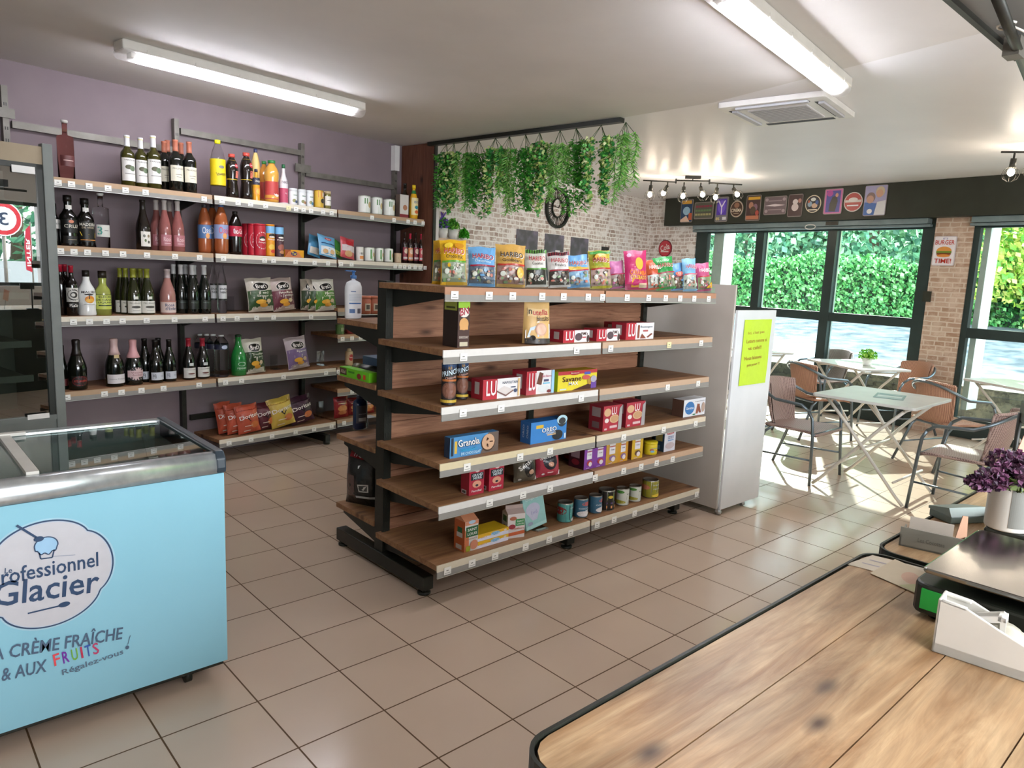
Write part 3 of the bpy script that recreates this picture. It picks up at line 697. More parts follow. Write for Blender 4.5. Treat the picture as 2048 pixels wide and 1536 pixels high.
MB().use('black_metal').cyl((0, -0.035, 0), (0.05, -0.035, 0.09), 0.006, 6).cyl((0, -0.035, 0), (-0.12, -0.035, 0.02), 0.005, 6).build('hands', e)
# three dark posters with smoke, tops and sizes from the wall
noisemat('smoke_print', '55555c', '8f84a0', 4, 0.5, lo=0.5, hi=0.75)
for i, (x0, x1, y, lab) in enumerate(((1033, 1075, 458, 'left of the three dark smoke posters on the brick wall'), (1090, 1127, 467, 'middle one of the three dark smoke posters on the brick wall'), (1142, 1176, 474, 'right of the three dark smoke posters on the brick wall'))):
    a = on_wall(x0, y); b2 = on_wall(x1, y + 5); w_ = (b2 - a).length
    mb = MB().use('smoke_print').box(0, -0.012, -0.60, w_, -0.001, 0)
    if i == 1: mb.use('matte', 'e8e4ea').box(w_ * 0.55, -0.014, -0.24, w_ * 0.8, -0.0125, -0.20)
    tag(mb.build('poster', None, a, ANG), lab, 'poster', 'dark smoke posters on the brick wall')
a = on_wall(1203, 493); mb = MB().use('matte', '2c2c2c').box(0, -0.012, -0.16, 0.19, -0.001, 0)
mb.decor([('c', 0.09, -0.09, 0.05, 0.04, 'b08a80'), ('c', 0.12, -0.12, 0.04, 0.03, '70544c')], lambda u, v_, l: (u, -0.013 - 0.0006 * l, v_)); tag(mb.build('picture', None, a, ANG), 'small dark framed picture on the brick wall', 'picture')
# shelf with three plants on the brick wall
a = on_wall(862, 474, 0.22); b2 = on_wall(938, 482, 0.22); w_ = (b2 - a).length
e = empty('wall_shelf', (a.x, a.y, a.z), ANG, 'light wooden shelf on the brick wall behind the sweet bags', 'shelf')
MB().use('wood_light').box(0.0, 0, -0.03, w_, 0.21, 0).build('board', e)
for x in (0.1, w_ * 0.8): MB().use('black_metal').box(x - 0.01, 0.02, -0.042, x + 0.01, 0.21, -0.031).box(x - 0.01, 0.195, -0.2, x + 0.01, 0.208, -0.04).build('bracket', e)
for i, (px, h, r_, lab, cols) in enumerate(((886, 0.11, 0.055, 'white pot of green and lavender herbs, left on the brick-wall shelf', ['5fae3c', '4b9a34', '6a4fb0']), (906, 0.11, 0.06, 'white pot with bushy light green plant on the brick-wall shelf', ['6cc23c', '8fd24c', '4b9a34']), (928, 0.03, 0.04, 'low bright green plant at the right end of the brick-wall shelf', ['4fc22c', '39a01c']))):
    q = on_wall(px, 468, 0.12); e2 = empty('potted_plant', (q.x, q.y, a.z), 0, lab, 'plant')
    MB().use('cup_white').lathe([(0, 0), (r_ * 0.75, 0), (r_, h), (r_ * 0.9, h), (0, h * 0.9)], 16).build('pot', e2)
    mb = MB().use('leaf')
    for k in range(420):
        d = Vector((random.gauss(0, 1), random.gauss(0, 1), abs(random.gauss(0, 1)))).normalized() * random.uniform(0.3, 1.0) * (0.09 if i < 2 else 0.07)
        leaves(mb, [(d.x * 0.8, d.y * 0.8, h + d.z * (1.3 if i < 2 else 1.6))], 0.02, cols, elong=2.2)
    if i == 0:
        for k in range(5): mb.col = lin('6a50b4'); mb.cyl((random.uniform(-0.05, 0.02), 0, h + 0.08), (random.uniform(-0.06, 0.03), 0, h + random.uniform(0.14, 0.18)), 0.008, 5)
    mb.build('foliage', e2)
# round cola sign next to the window
def on_win(px, py, off=0.0):
    n = Vector((math.cos(WR), math.sin(WR), 0)); return onplane(px, py, w0 - n * off, n)
def winframe(P): return P
def facedecor(items, th, name, P, w_, h_, label, cat, group=None, round_=False, back='dddddd', corner=0.02):
    """a tin plate lying against a wall that faces -x; local frame: u runs to the viewer's right, v up"""
    mb = MB().use('satin', back)
    mb.M = Matrix.Rotation(-PI / 2, 4, 'Z')
    if round_: mb.prism_xz([(w_ / 2 * math.cos(2 * PI * k / 32), h_ / 2 * math.sin(2 * PI * k / 32)) for k in range(32)], -th, 0)
    else:
        pts = []
        for cx, cz, a0 in ((w_ / 2 - corner, -h_ / 2 + corner, -90), (w_ / 2 - corner, h_ / 2 - corner, 0), (-w_ / 2 + corner, h_ / 2 - corner, 90), (-w_ / 2 + corner, -h_ / 2 + corner, 180)):
            for k in range(4): aa = R(a0 + 30 * k); pts.append((cx + corner * math.cos(aa), cz + corner * math.sin(aa)))
        mb.prism_xz(pts, -th, 0)
    mb.decor(items, lambda u, v_, l: ((u - 0.5) * w_, -th - 0.0008 * l, (v_ - 0.5) * h_), 'satin')
    return tag(mb.build(name, None, P, WR), label, cat, group)
q = on_win(1331, 497, 0.0)
facedecor([('c', .5, .5, .49, .49, '8a2436'), ('c', .5, .5, .45, .45, 'c9404e'), ('t', 'Cola', .5, .56, .7, .34, 'f4ecec', 0.25), ('r', .2, .28, .8, .36, 'f0d8d8')], 0.012, 'tin_sign', q, 0.26, 0.26, 'round red tin sign lettered Cola beside the cafe window', 'sign', round_=True, back='6a1c2a')
# burger sign on the pillar
a = on_win(1872, 474); b2 = on_win(1914, 476); c = on_win(1870, 530); P = (a + b2) / 2; P.z = (a.z + c.z) / 2 - 0.0; hh = a.z - c.z
facedecor([('r', .04, .03, .96, .97, 'ece8ee'), ('t', "IT'S", .5, .92, .22, .06, '6a6ab0'), ('t', 'BURGER', .5, .79, .86, .15, 'c0392b'), ('c', .5, .50, .34, .15, 'e09a4a'), ('r', .16, .42, .84, .50, '6a8a2e'), ('r', .18, .37, .82, .43, '7a3a1e'), ('c', .5, .34, .3, .05, 'd88a3e'), ('t', 'TIME!', .5, .16, .76, .16, 'c0392b')], 0.01, 'tin_sign', Vector((P.x - 0.005, P.y, P.z)), (b2 - a).length * 1.06, hh * 1.04, 'white tin sign reading BURGER TIME! on the brick pillar', 'sign', back='cfc8d0')
# the row of tin signs on the valance (generic stand-ins for film posters)
def on_val(px, py):
    n = Vector((math.cos(WR), math.sin(WR), 0)); return onplane(px, py, w0 - n * 0.152, n)
SIGNS = [(1374, 422, 24, 45, 0, 'tall blue poster sign with an orange title, leftmost on the valance', [('r', .04, .03, .96, .97, '26466a'), ('r', .1, .8, .9, .95, 'd8a23c'), ('c', .5, .5, .3, .18, '9fc4dc'), ('p', [(.04, .03), (.8, .03), (.5, .3), (.04, .12)], 'e8c8b4'), ('r', .7, .1, .96, .4, 'c8603c')]),
         (1408, 421, 38, 33, 0, 'wide grey sign with rows of small red and green blocks', [('r', .04, .05, .96, .95, '5e5e52')] + [('r', .08 + k * .145, .68, .2 + k * .145, .8, '93394c') for k in range(6)] + [('r', .08 + k * .145, .44, .2 + k * .145, .56, '6a8a5c') for k in range(6)] + [('r', .08 + k * .145, .2, .2 + k * .145, .32, 'b0a878') for k in range(6)]),
         (1444, 419, 25, 49, 0, 'tall grey sign with a violet panel and a glowing Y', [('r', .03, .03, .97, .97, '77757e'), ('r', .12, .28, .88, .92, '5a3fb4'), ('c', .5, .6, .3, .26, '7a5fd4'), ('p', [(.46, .3), (.54, .3), (.54, .6), (.46, .6)], 'f0e8ff'), ('p', [(.2, .84), (.27, .86), (.54, .6), (.46, .58)], 'f0e8ff'), ('p', [(.73, .86), (.8, .84), (.54, .58), (.46, .6)], 'f0e8ff'), ('t', '85', .25, .13, .3, .12, 'e8d890'), ('r', .62, .08, .92, .2, 'e0e0e4')]),
         (1474, 418, 26, 33, 1, 'round brown sign lettered CINEMA', [('c', .5, .5, .48, .48, 'cdbca4'), ('c', .5, .5, .44, .44, '4a342a'), ('c', .5, .72, .2, .16, '9a705a'), ('t', 'CINEMA', .5, .42, .8, .2, 'f0e4cc'), ('r', .5 - .4 / 2, .24 - .07 / 5, .5 + .4 / 2, .24 + .07 / 5, 'd8c4a4')]),
         (1507, 416, 29, 50, 0, 'tall brown poster sign with a yellow title bar', [('r', .04, .03, .96, .97, '4a3434'), ('r', .12, .82, .94, .93, 'd8a83c'), ('c', .35, .6, .16, .14, 'b0806a'), ('c', .65, .52, .15, .14, '8a6a7a'), ('c', .5, .4, .2, .16, '5a4a3a'), ('c', .8, .3, .12, .1, 'b05044'), ('r', .06, .05, .94, .2, 'b8765a')]),
         (1551, 411, 45, 36, 0, 'wide mauve-grey sign with ornate scrolls', [('r', .03, .04, .97, .96, '75656a'), ('c', .12, .82, .07, .09, 'a8989c'), ('c', .88, .82, .07, .09, 'a8989c'), ('c', .12, .2, .07, .09, 'a8989c'), ('c', .88, .2, .07, .09, 'a8989c'), ('p', [(.05, .5), (.5, .44), (.95, .5), (.5, .58)], 'd8ccd0'), ('r', .2, .72, .8, .78, '9a8a8e'), ('r', .2, .24, .8, .30, '9a8a8e')]),
         (1591, 411, 29, 44, 0, 'small dark brown sign with a pale rounded figure', [('r', .03, .03, .97, .97, '4f3c3c'), ('c', .5, .42, .24, .17, 'd4c4c4'), ('c', .5, .66, .18, .12, 'd8cccc'), ('c', .8, .7, .12, .1, 'b08078')]),
         (1627, 408, 32, 35, 1, 'round dark sign with a cream rim and blue and orange figures', [('c', .5, .5, .49, .49, 'e0d4b8'), ('c', .5, .5, .45, .45, '2e2c34'), ('c', .3, .5, .14, .16, '8fa4b8'), ('c', .6, .4, .18, .14, 'c8a890'), ('c', .5, .75, .16, .1, 'd8dcd8'), ('c', .74, .58, .1, .12, '3c5a9a'), ('c', .24, .64, .06, .08, 'c0603c'), ('r', .22, .14, .78, .2, 'e4dcc8')]),
         (1667, 403, 37, 50, 0, 'tall sign with a pink rim and a dark-clothed figure on blue', [('r', .04, .03, .96, .97, 'c86aa4'), ('r', .12, .08, .88, .92, '4a4a9a'), ('c', .3, .82, .17, .12, 'b04a9a'), ('p', [(.3, .12), (.65, .1), (.75, .5), (.68, .72), (.45, .68), (.32, .4)], '35302c'), ('c', .68, .74, .08, .08, 'c89078')]),
         (1707, 404, 38, 39, 1, 'round red sign with a white rim and silver lettering', [('c', .5, .5, .49, .49, 'd8ccc8'), ('c', .5, .5, .45, .45, 'b24a46'), ('r', .08, .48, .92, .60, 'd8d0cc'), ('c', .5, .62, .24, .1, 'e4dcd8'), ('r', .12, .40, .88, .48, 'b8554e'), ('r', .5 - .6 / 2, .32 - .16 / 5, .5 + .6 / 2, .32 + .16 / 5, 'e8e8ec')]),
         (1751, 401, 45, 60, 0, 'largest sign on the valance, a pale print of two faces', [('r', .02, .02, .98, .98, 'a8a4c8'), ('p', [(.03, .03), (.5, .03), (.6, .4), (.03, .45)], '4a6fb4'), ('p', [(.5, .03), (.97, .03), (.97, .5), (.6, .45)], 'd8d8dc'), ('c', .3, .6, .2, .17, '8a7470'), ('c', .28, .54, .16, .13, 'c49a88'), ('c', .7, .78, .2, .17, 'c8b89c'), ('c', .68, .72, .15, .13, 'cca088'), ('c', .3, .15, .12, .08, 'e8e8ec')])]
for px, py, pw, ph, rnd, lab, items in SIGNS:
    q = on_val(px, py); z_ = proj(q)[2]; al = on_val(px + pw / 2, py); ar = on_val(px - pw / 2, py); w_ = abs(al.y - ar.y); h_ = ph * z_ / F_PX
    facedecor(items, 0.008, 'tin_sign', q, w_, h_ if not rnd else h_, lab, 'sign', 'tin signs in a row on the black valance', bool(rnd), back='8c8480')

# ------------------------------------------------------------------ freezer
FX0, FX1, FY0, FY1, FT = -1.62, -0.358, -0.80, -0.09, 0.905
e = empty('ice_cream_freezer', (FX0, FY0, 0), 0, 'light blue ice cream chest freezer with sliding glass lids', 'freezer'); fw = FX1 - FX0; fd = FY1 - FY0
MB().use('freezer_cyan').box(0, 0.012, 0.08, fw - 0.004, fd - 0.012, 0.825).build('cabinet', e, bevel=0.006)
MB().use('black_metal').box(0.01, 0.03, 0.06, fw - 0.015, fd - 0.03, 0.08).build('base_plate', e)
mb = MB().use('aluminium', smooth=True)
pr_ = [(0.0, 0.83), (-0.004, 0.85), (0.0, 0.88), (0.014, 0.900), (0.04, FT), (0.055, FT - 0.012), (0.055, 0.83)]
mb.prism_yz(pr_, 0, fw - 0.032); mb.smooth = False
mb.box(0, fd - 0.05, 0.83, fw - 0.03, fd, FT + 0.004)
mb.build('top_rail', e)
mb = MB().use('satin', '2e3a44').prism_yz([(-0.002, 0.83), (-0.006, 0.85), (-0.002, 0.885), (0.02, FT + 0.004), (fd, FT + 0.008), (fd, 0.83)], fw - 0.036, fw)
mb.build('end_cap', e, bevel=0.006)
# inner tub seen through the glass
mb = MB().use('freezer_inner'); x0, x1, y0, y1 = 0.04, fw - 0.06, 0.07, fd - 0.06
mb.add([(x0, y0, 0.86), (x1, y0, 0.86), (x1, y1, 0.86), (x0, y1, 0.86), (x0 + .02, y0 + .02, 0.3), (x1 - .02, y0 + .02, 0.3), (x1 - .02, y1 - .02, 0.3), (x0 + .02, y1 - .02, 0.3)], [(0, 1, 5, 4), (1, 2, 6, 5), (2, 3, 7, 6), (3, 0, 4, 7), (4, 5, 6, 7)])
mb.build('inner_tub', e)
cab = bpy.data.objects['cabinet']; cut = cab  # the cabinet is open above: replace it by four walls
me = MB().use('freezer_cyan'); me.box(0, 0.012, 0.08, fw - 0.004, 0.06, 0.825).box(0, fd - 0.05, 0.08, fw - 0.004, fd - 0.012, 0.825).box(0, 0.06, 0.08, 0.035, fd - 0.05, 0.825).box(fw - 0.05, 0.06, 0.08, fw - 0.004, fd - 0.05, 0.825).box(0.035, 0.06, 0.08, fw - 0.05, fd - 0.05, 0.25)
bpy.data.objects.remove(cab); cabn = me.build('cabinet', e)
for (x0, x1, z) in ((0.01, 0.70, FT - 0.006), (0.66, fw - 0.05, FT + 0.0)):
    g = MB().use('freezer_glass').box(x0, 0.055, z - 0.005, x1, fd - 0.05, z); g.build('glass_lid', e)
g = MB().use('plastic_white').box(0.655, 0.05, FT - 0.006, 0.69, fd - 0.045, FT + 0.008).box(0.645, fd - 0.075, FT + 0.002, 0.74, fd - 0.045, FT + 0.014); g.build('lid_frame', e)
# wire baskets with cartons
for i in range(6):
    x0 = 0.70 + i * 0.082
    mb = MB().use('card', ['d9dbd6', 'c9b8a4', 'd4d8dc', 'b8a894', 'dcdcd8', 'a8b0b4'][i]).box(x0, 0.36, 0.52, x0 + 0.07, 0.56, 0.66 + 0.02 * (i % 2)); mb.build('product_carton', e)
MB().use('metal', 'd8dcdc').tube([(0.70, 0.33, 0.75), (1.17, 0.33, 0.75), (1.17, 0.58, 0.75), (0.70, 0.58, 0.75)], 0.004, 6, closed=True).tube([(1.14, 0.60, 0.86), (1.16, 0.58, 0.74)], 0.004, 6).build('basket_wire', e)
# castors
for x in (0.12, fw - 0.13):
    for y in (0.09, fd - 0.1): MB().use('black_metal').cyl((x - 0.012, y, 0.025), (x + 0.012, y, 0.025), 0.025, 12).box(x - 0.02, y - 0.015, 0.03, x + 0.02, y + 0.015, 0.062).build('castor', e)
# the printed front
def ffp(px, py): q = onplane(px, py, (0, FY0 + 0.012, 0), Vector((0, 1, 0))); return (q.x - FX0, q.z)
mb = MB().use('card')
fn = lambda u, v_, l: (u, 0.012 - 0.0007 * l, v_)
def P_(pts, c): return ('p', [ffp(*t) for t in pts], c)
import cmath
cx, cz = ffp(97, 1148)
LRX = ffp(229, 1148)[0] - cx; LRZ = (ffp(97, 1041)[1] - ffp(97, 1256)[1]) / 2
def cloud(k):
    pts = []
    for i in range(120):
        a = 2 * PI * i / 120; r_ = 1.0
        for an in (48, -34, 222, 146):
            dd = (math.degrees(a) - an + 180) % 360 - 180; r_ -= 0.075 * math.exp(-abs(dd) / 11.0)
        pts.append((cx + LRX * k * r_ * math.cos(a), cz + LRZ * k * r_ * math.sin(a)))
    return pts
mb.decor([('p', cloud(1.03), 'a9cfe0'), ('p', cloud(1.0), '2c4668'), ('p', cloud(0.972), 'bcc8d8'), ('p', cloud(0.955), 'c9c9d0')], fn)
def line(mb, pts, wd, col, lay=6):
    mb.col = lin(col)
    for (x0, z0), (x1, z1) in zip(pts[:-1], pts[1:]):
        d = Vector((x1 - x0, z1 - z0)); 
        if d.length < 1e-6: continue
        n_ = Vector((-d.y, d.x)).normalized() * wd / 2; y = 0.012 - 0.0007 * lay
        mb.add([(x0 - n_.x, y, z0 - n_.y), (x1 - n_.x, y, z1 - n_.y), (x1 + n_.x, y, z1 + n_.y), (x0 + n_.x, y, z0 + n_.y)], [(0, 1, 2, 3)])
NV = '2c4668'
# tub, ice cream ball and spoon
c1 = ffp(92, 1090); 
blob = [(c1[0] + 0.032 * math.cos(t), c1[1] + 0.028 * math.sin(t) - (0.004 * math.cos(t * 9) if math.sin(t) < 0 else 0)) for t in [2 * PI * k / 40 for k in range(40)]]
mb.decor([('p', blob, '9fc8e8')], lambda u, v_, l: (u, 0.012 - 0.0007 * 6, v_))
line(mb, blob + blob[:1], 0.0035, NV, 7)
line(mb, [ffp(78, 1105), ffp(81, 1117), ffp(104, 1114), ffp(108, 1098)], 0.004, NV, 7)
line(mb, [ffp(33, 1050), ffp(72, 1074)], 0.007, NV, 8)
s0 = ffp(77, 1077); mb.decor([('c', s0[0], s0[1], 0.014, 0.009, NV)], lambda u, v_, l: (u, 0.012 - 0.0007 * 8, v_))
line(mb, [ffp(55, 1226), ffp(118, 1211)], 0.005, NV, 6); s1_ = ffp(128, 1208); mb.decor([('c', s1_[0], s1_[1], 0.017, 0.009, NV)], lambda u, v_, l: (u, 0.012 - 0.0007 * 6, v_))
line(mb, [ffp(105, 1112), ffp(150, 1109)], 0.0016, '7a88a0', 6)
def word(tx, xa, ya, xb, yb, hpx, col, sq=1.0):
    """word whose box runs from pixel (xa, ya) to (xb, yb) at mid height"""
    a = ffp(xa, ya); b2 = ffp(xb, yb); hh = ffp(xa, ya - hpx / 2)[1] - ffp(xa, ya + hpx / 2)[1]
    mb.decor([('t', tx, (a[0] + b2[0]) / 2, (a[1] + b2[1]) / 2, math.hypot(b2[0] - a[0], b2[1] - a[1]), hh, col, math.atan2(b2[1] - a[1], b2[0] - a[0]))], lambda u, v_, l: (u, 0.012 - 0.0007 * 6, v_))
word('Le', 9, 1141, 24, 1139, 11, NV)
word('Professionnel', -20, 1158, 196, 1117, 32, NV)
word('Glacier', -14, 1190, 198, 1160, 50, NV)
word('LA CRÈME FRAÎCHE', -30, 1307, 245, 1262, 34, '50657e')
word('& AUX', 3, 1349, 93, 1330, 26, '50657e')
for ch, x, c in zip('FRUITS', (113, 131, 149, 163, 176, 191), ('e8505a', '7a2fa8', '7ab648', 'c03a5a', '3a5fb0', 'c0406a')):
    mb.decor([('t', ch, *ffp(x, 1318 - (x - 113) * 0.28), 0.006 if ch == 'I' else 0.018, 0.042, c, 0.09)], lambda u, v_, l: (u, 0.012 - 0.0007 * 6, v_))
word('Régalez-vous', 124, 1346, 246, 1303, 15, '60758a')
line(mb, [ffp(260, 1270), ffp(255, 1288)], 0.002, '50657e'); s2_ = ffp(254, 1294); mb.decor([('c', s2_[0], s2_[1], 0.006, 0.007, '50657e')], lambda u, v_, l: (u, 0.012 - 0.0007 * 6, v_))
lg = mb.build('front_print', e); lg['label'] = 'white cloud badge and grey slogan printed on the front'

# ------------------------------------------------------------------ glass door cooler
CO = Vector((-0.44, 1.65, 0)); CW, CDp, CH = 1.30, 0.74, 2.205
e = empty('display_cooler', CO, ANG, 'tall dark glass-door display cooler left of the wall shelves', 'cooler')
mb = MB().use('cooler_dark').box(-CW, 0.05, 0.0, -CW + 0.04, CDp, CH).box(-0.04, 0.05, 0, 0, CDp, CH).box(-CW, CDp - 0.04, 0, 0, CDp, CH).box(-CW, 0.05, CH - 0.06, 0, CDp, CH).box(-CW, 0.05, 0, 0, CDp, 0.56)
mb.build('cabinet', e)
MB().use('cooler_frame').box(-0.035, -0.01, 0.0, 0.018, 0.05, CH + 0.02).build('corner_post', e, bevel=0.004)
MB().use('beige_panel').box(-CW, 0.0, CH - 0.10, -0.035, 0.05, CH - 0.0).build('top_panel', e)
MB().use('cooler_frame').box(-CW, 0.0, 0.0, -0.035, 0.05, 0.60).box(-CW, -0.01, 0.60, -0.035, 0.05, 0.63).build('bottom_panel', e)
MB().use('cooler_dark').box(-0.066, 0.0, 0.63, -0.036, 0.045, CH - 0.1).box(-CW, 0.0, CH - 0.13, -0.036, 0.045, CH - 0.1).build('door_frame', e)
MB().use('cooler_glass').box(-CW + 0.02, 0.012, 0.63, -0.066, 0.018, CH - 0.13).build('door_glass', e)
MB().use('cup_white').box(-0.19, -0.004, 2.045, -0.075, 0.0, 2.085).build('label_strip', e)
MB().use('cup_white').box(-0.19, -0.012, 0.615, -0.075, -0.0105, 0.645).build('label_strip', e)
for z in (1.90, 1.36, 1.07, 0.86):
    sh = MB().use('freezer_inner').box(-CW + 0.04, 0.14, z - 0.04, -0.10, 0.16, z).box(-CW + 0.04, 0.16, z - 0.02, -0.12, CDp - 0.05, z - 0.01); sh.build('shelf', e)
MB().use('freezer_inner').box(-CW + 0.04, CDp - 0.06, 0.56, -0.04, CDp - 0.041, CH - 0.1).build('back_panel', e)
MB().use('metal', 'b8bcb8').box(-0.50, 0.22, 0.62, -0.36, 0.23, 0.78).build('price_holder', e)
q = tag(MB().use('card', 'd8a8b4').lathe([(0, 0), (0.035, 0), (0.045, 0.13), (0.042, 0.14), (0, 0.14)], 14).build('dessert_cup', None, CO + T * -0.20 * 1 + NB * 0.25 + Vector((0, 0, 1.36)), ANG), 'pink cup standing on the second shelf inside the cooler', 'cup')

# ------------------------------------------------------------------ wall shelving (local frame: x along wall from FO, y into the wall, z up)
class Shelf: pass
def mkshelf(O, t, n, ztop, rot):
    s_ = Shelf(); s_.O = Vector(O); s_.t = t; s_.n = n; s_.z = ztop; s_.rot = rot; return s_
WZ = {1: 2.083, 2: 1.652, 3: 1.192, 4: 0.690, 5: 0.195}
W = {k: mkshelf(FO, T, NB, z, ANG) for k, z in WZ.items()}
W['3c'] = mkshelf(FO, T, NB, 1.225, ANG); W['4c'] = mkshelf(FO, T, NB, 0.985, ANG); W['5c'] = mkshelf(FO, T, NB, 0.49, ANG); W['6c'] = mkshelf(FO, T, NB, 0.205, ANG)
e = empty('wall_shelving', FO, ANG, 'long wooden-board wall shelving on steel uprights along the purple wall', 'shelving')
WD = 0.40
def sxl(wx): return (wx - FO.x) / T.x
BAYS = [(sxl(-0.46), sxl(0.697)), (sxl(0.715), sxl(1.822)), (sxl(1.84), sxl(2.855))]
TAGS = {(0, 1): [115, 142, 177, 215, 250, 290, 407], (1, 1): [443, 475, 500, 530, 576, 591, 606, 621, 645, 662], (2, 1): [743, 787, 815, 829, 845],
        (0, 2): [120, 147, 174, 210, 245, 293, 349, 398], (1, 2): [446, 528, 546, 590, 628, 655], (2, 2): [681, 702, 789, 799, 808, 818, 829, 839, 849],
        (0, 3): [146, 178, 212, 244, 292, 348, 409], (1, 3): [445, 473, 512, 546, 621], (0, 4): [133, 208, 242, 282, 326, 397], (1, 4): [450, 482, 566, 651],
        (2, 4): [676], (1, 5): [457, 501, 543, 590, 627, 662], (2, '3c'): [722], (2, '4c'): [684, 703, 720, 745], (2, '5c'): [703], (2, '6c'): [687]}
PLAN = [(b_, k) for b_ in (0, 1, 2) for k in (1, 2)] + [(2, 4), (0, 3), (1, 3), (0, 4), (1, 4), (1, 5), (2, '3c'), (2, '4c'), (2, '5c'), (2, '6c')]
def price_tag(parent, x, zc, y, w_=0.042, h_=0.036, yellow=False):
    mb = MB().use('card', 'f0eee8' if not yellow else 'eee2b0').box(x - w_ / 2, y - 0.0015, zc - h_ / 2, x + w_ / 2, y, zc + h_ / 2)
    mb.decor([('r', .12, .18, .88, .26, '9a9a96'), ('r', .3, .52, .62, .62, '55554f')], lambda u, v_, l: (x - w_ / 2 + u * w_, y - 0.0015 - 0.0004 * l, zc - h_ / 2 + v_ * h_))
    return mb.build('price_tag', parent)
def shelf_part(parent, x0, x1, ztop, depth, yb, railcol, tags, dark=True, clear=True, lip=0.0):
    """a board (front edge at y = yb) with its price rail and tags"""
    sgn = 1 if depth > 0 else -1
    ya, yz = sorted((yb, yb + depth))
    b_ = MB().use('wood_shelf').box(x0, ya + (0.004 if sgn > 0 else 0), ztop - 0.028, x1, yz, ztop).build('shelf', parent)
    f = MB(); f.use('matte', railcol).box(x0, yb - 0.004 * sgn, ztop - 0.034, x1, yb + 0.002 * sgn, ztop - 0.001)
    f.use('matte', '8f8c86').box(x0, yb - 0.006 * sgn, ztop - 0.062, x1, yb - 0.001 * sgn, ztop - 0.034)
    f.use('metal', 'd8d8d4').box(x0, yb - 0.008 * sgn, ztop - 0.065, x1, yb, ztop - 0.062)
    f.build('price_rail', b_)
    for x in tags: price_tag(b_, x, ztop - 0.036, yb - 0.008 * sgn, yellow=random.random() < 0.03)
    return b_
def tagx(px, sh, extra=0.0):
    q = onplane(px, proj(sh.O + sh.t * 0.3 + Vector((0, 0, sh.z)))[1], sh.O, sh.n)
    for _ in range(2):
        py = proj(Vector((q.x, q.y, sh.z - 0.036)))[1]; q = onplane(px, py, sh.O, sh.n)
    return (q - sh.O).dot(sh.t)
RC = {1: 'a08064', 2: 'a08064', 3: 'cfc4a8'}
for b_, k in PLAN:
    sh = W[k]; x0, x1 = BAYS[b_]
    rc = 'e0d8c6' if b_ == 1 or k == 3 or (b_, k) == (2, 2) else 'b39678'
    shelf_part(e, x0, x1, sh.z, WD, 0.0, rc, [tagx(p_, sh) for p_ in TAGS.get((b_, k), [])])
for i, wx in enumerate((-0.54, 0.56, 1.667, 2.74)):
    x = sxl(wx) + 0.06
    up = MB().use('steel').box(x - 0.018, WD - 0.045, 2.10, x + 0.018, WD + 0.0, 2.65).use('steel_dark').box(x - 0.018, WD - 0.045, 0.03, x + 0.018, WD, 2.10)
    up.use('black_metal')
    for k in range(30): up.box(x - 0.009, WD - 0.0465, 0.35 + k * 0.075, x - 0.004, WD - 0.044, 0.37 + k * 0.075).box(x + 0.004, WD - 0.0465, 0.35 + k * 0.075, x + 0.009, WD - 0.044, 0.37 + k * 0.075)
    up = up.build('upright', e)
    for z in [s_.z for kk, s_ in W.items() if kk in ((1, 2, 3, 4, 5) if i < 3 else (1, 2, '3c', '4c', '5c', '6c'))]:
        if i < 2 and z < 0.3: continue
        MB().use('black_metal').prism_yz([(WD - 0.05, z - 0.03), (WD - 0.05, z - 0.115), (WD - 0.075, z - 0.115), (0.04, z - 0.05), (0.04, z - 0.03)], x - 0.006, x + 0.006).build('bracket', up)
    if i in (1, 2): MB().use('black_metal').box(x - 0.025, -0.02, 0.025, x + 0.025, WD, 0.085).cyl((x, 0.0, 0), (x, 0.0, 0.03), 0.03, 12).build('foot', up)
MB().use('steel').box(sxl(-0.56) - 0.0, WD - 0.052, 2.45, sxl(-0.56) + 0.13, WD - 0.045, 2.51).build('fixing_plate', e)
MB().use('steel').box(sxl(1.667) - 0.02, WD - 0.052, 2.40, sxl(1.667) + 0.14, WD - 0.046, 2.47).build('fixing_plate', e)
for wx0, wx1, z in ((-0.52, 0.57, 2.395), (0.58, 1.68, 2.545), (1.69, 2.76, 2.375), (0.6, 1.68, 0.30)):
    MB().use('steel' if z > 1 else 'black_metal').box(sxl(wx0) + 0.075, WD - 0.04, z, sxl(wx1) + 0.04, WD - 0.012, z + 0.045).build('cross_rail', e)
MB().use('cup_white').box(sxl(2.74) + 0.03, WD - 0.06, 2.56, sxl(2.74) + 0.09, WD, 2.80).build('socket_box', e)

# ------------------------------------------------------------------ gondola
GX0, GX1, GY = 0.62, 2.815, -0.80
XV = Vector((1, 0, 0)); YV = Vector((0, 1, 0))
GZ = {1: 1.527, 2: 1.243, 3: 0.979, 4: 0.712, 5: 0.505, 6: 0.215}
G = {k: mkshelf((0, GY, 0), XV, YV, z, 0.0) for k, z in GZ.items()}
e = empty('shelving_gondola', (0, 0, 0), 0, 'freestanding double-sided gondola of brown wooden shelves on black legs', 'shelving')
GT = {1: [907, 976, 1023, 1082, 1125, 1174, 1203, 1252, 1295, 1329, 1358, 1386, 1415], 2: [925, 1151, 1219, 1336, 1400], 3: [924, 1000, 1160, 1333, 1394],
      4: [932, 1038, 1098, 1245, 1325, 1389], 5: [977, 1044, 1098, 1188, 1245, 1280, 1311, 1343], 6: [893, 942, 988, 1049, 1096, 1139, 1192, 1226, 1267, 1309, 1391]}
RCG = {1: ('b08468', 'b08468'), 2: ('dcd9d4', 'c2a68c'), 3: ('dcd9d4', 'c2a68c'), 4: ('d8caa6', 'dccfb8'), 5: ('dcd9d4', 'c8a88c'), 6: ('d8ceb8', 'd8ceb8')}
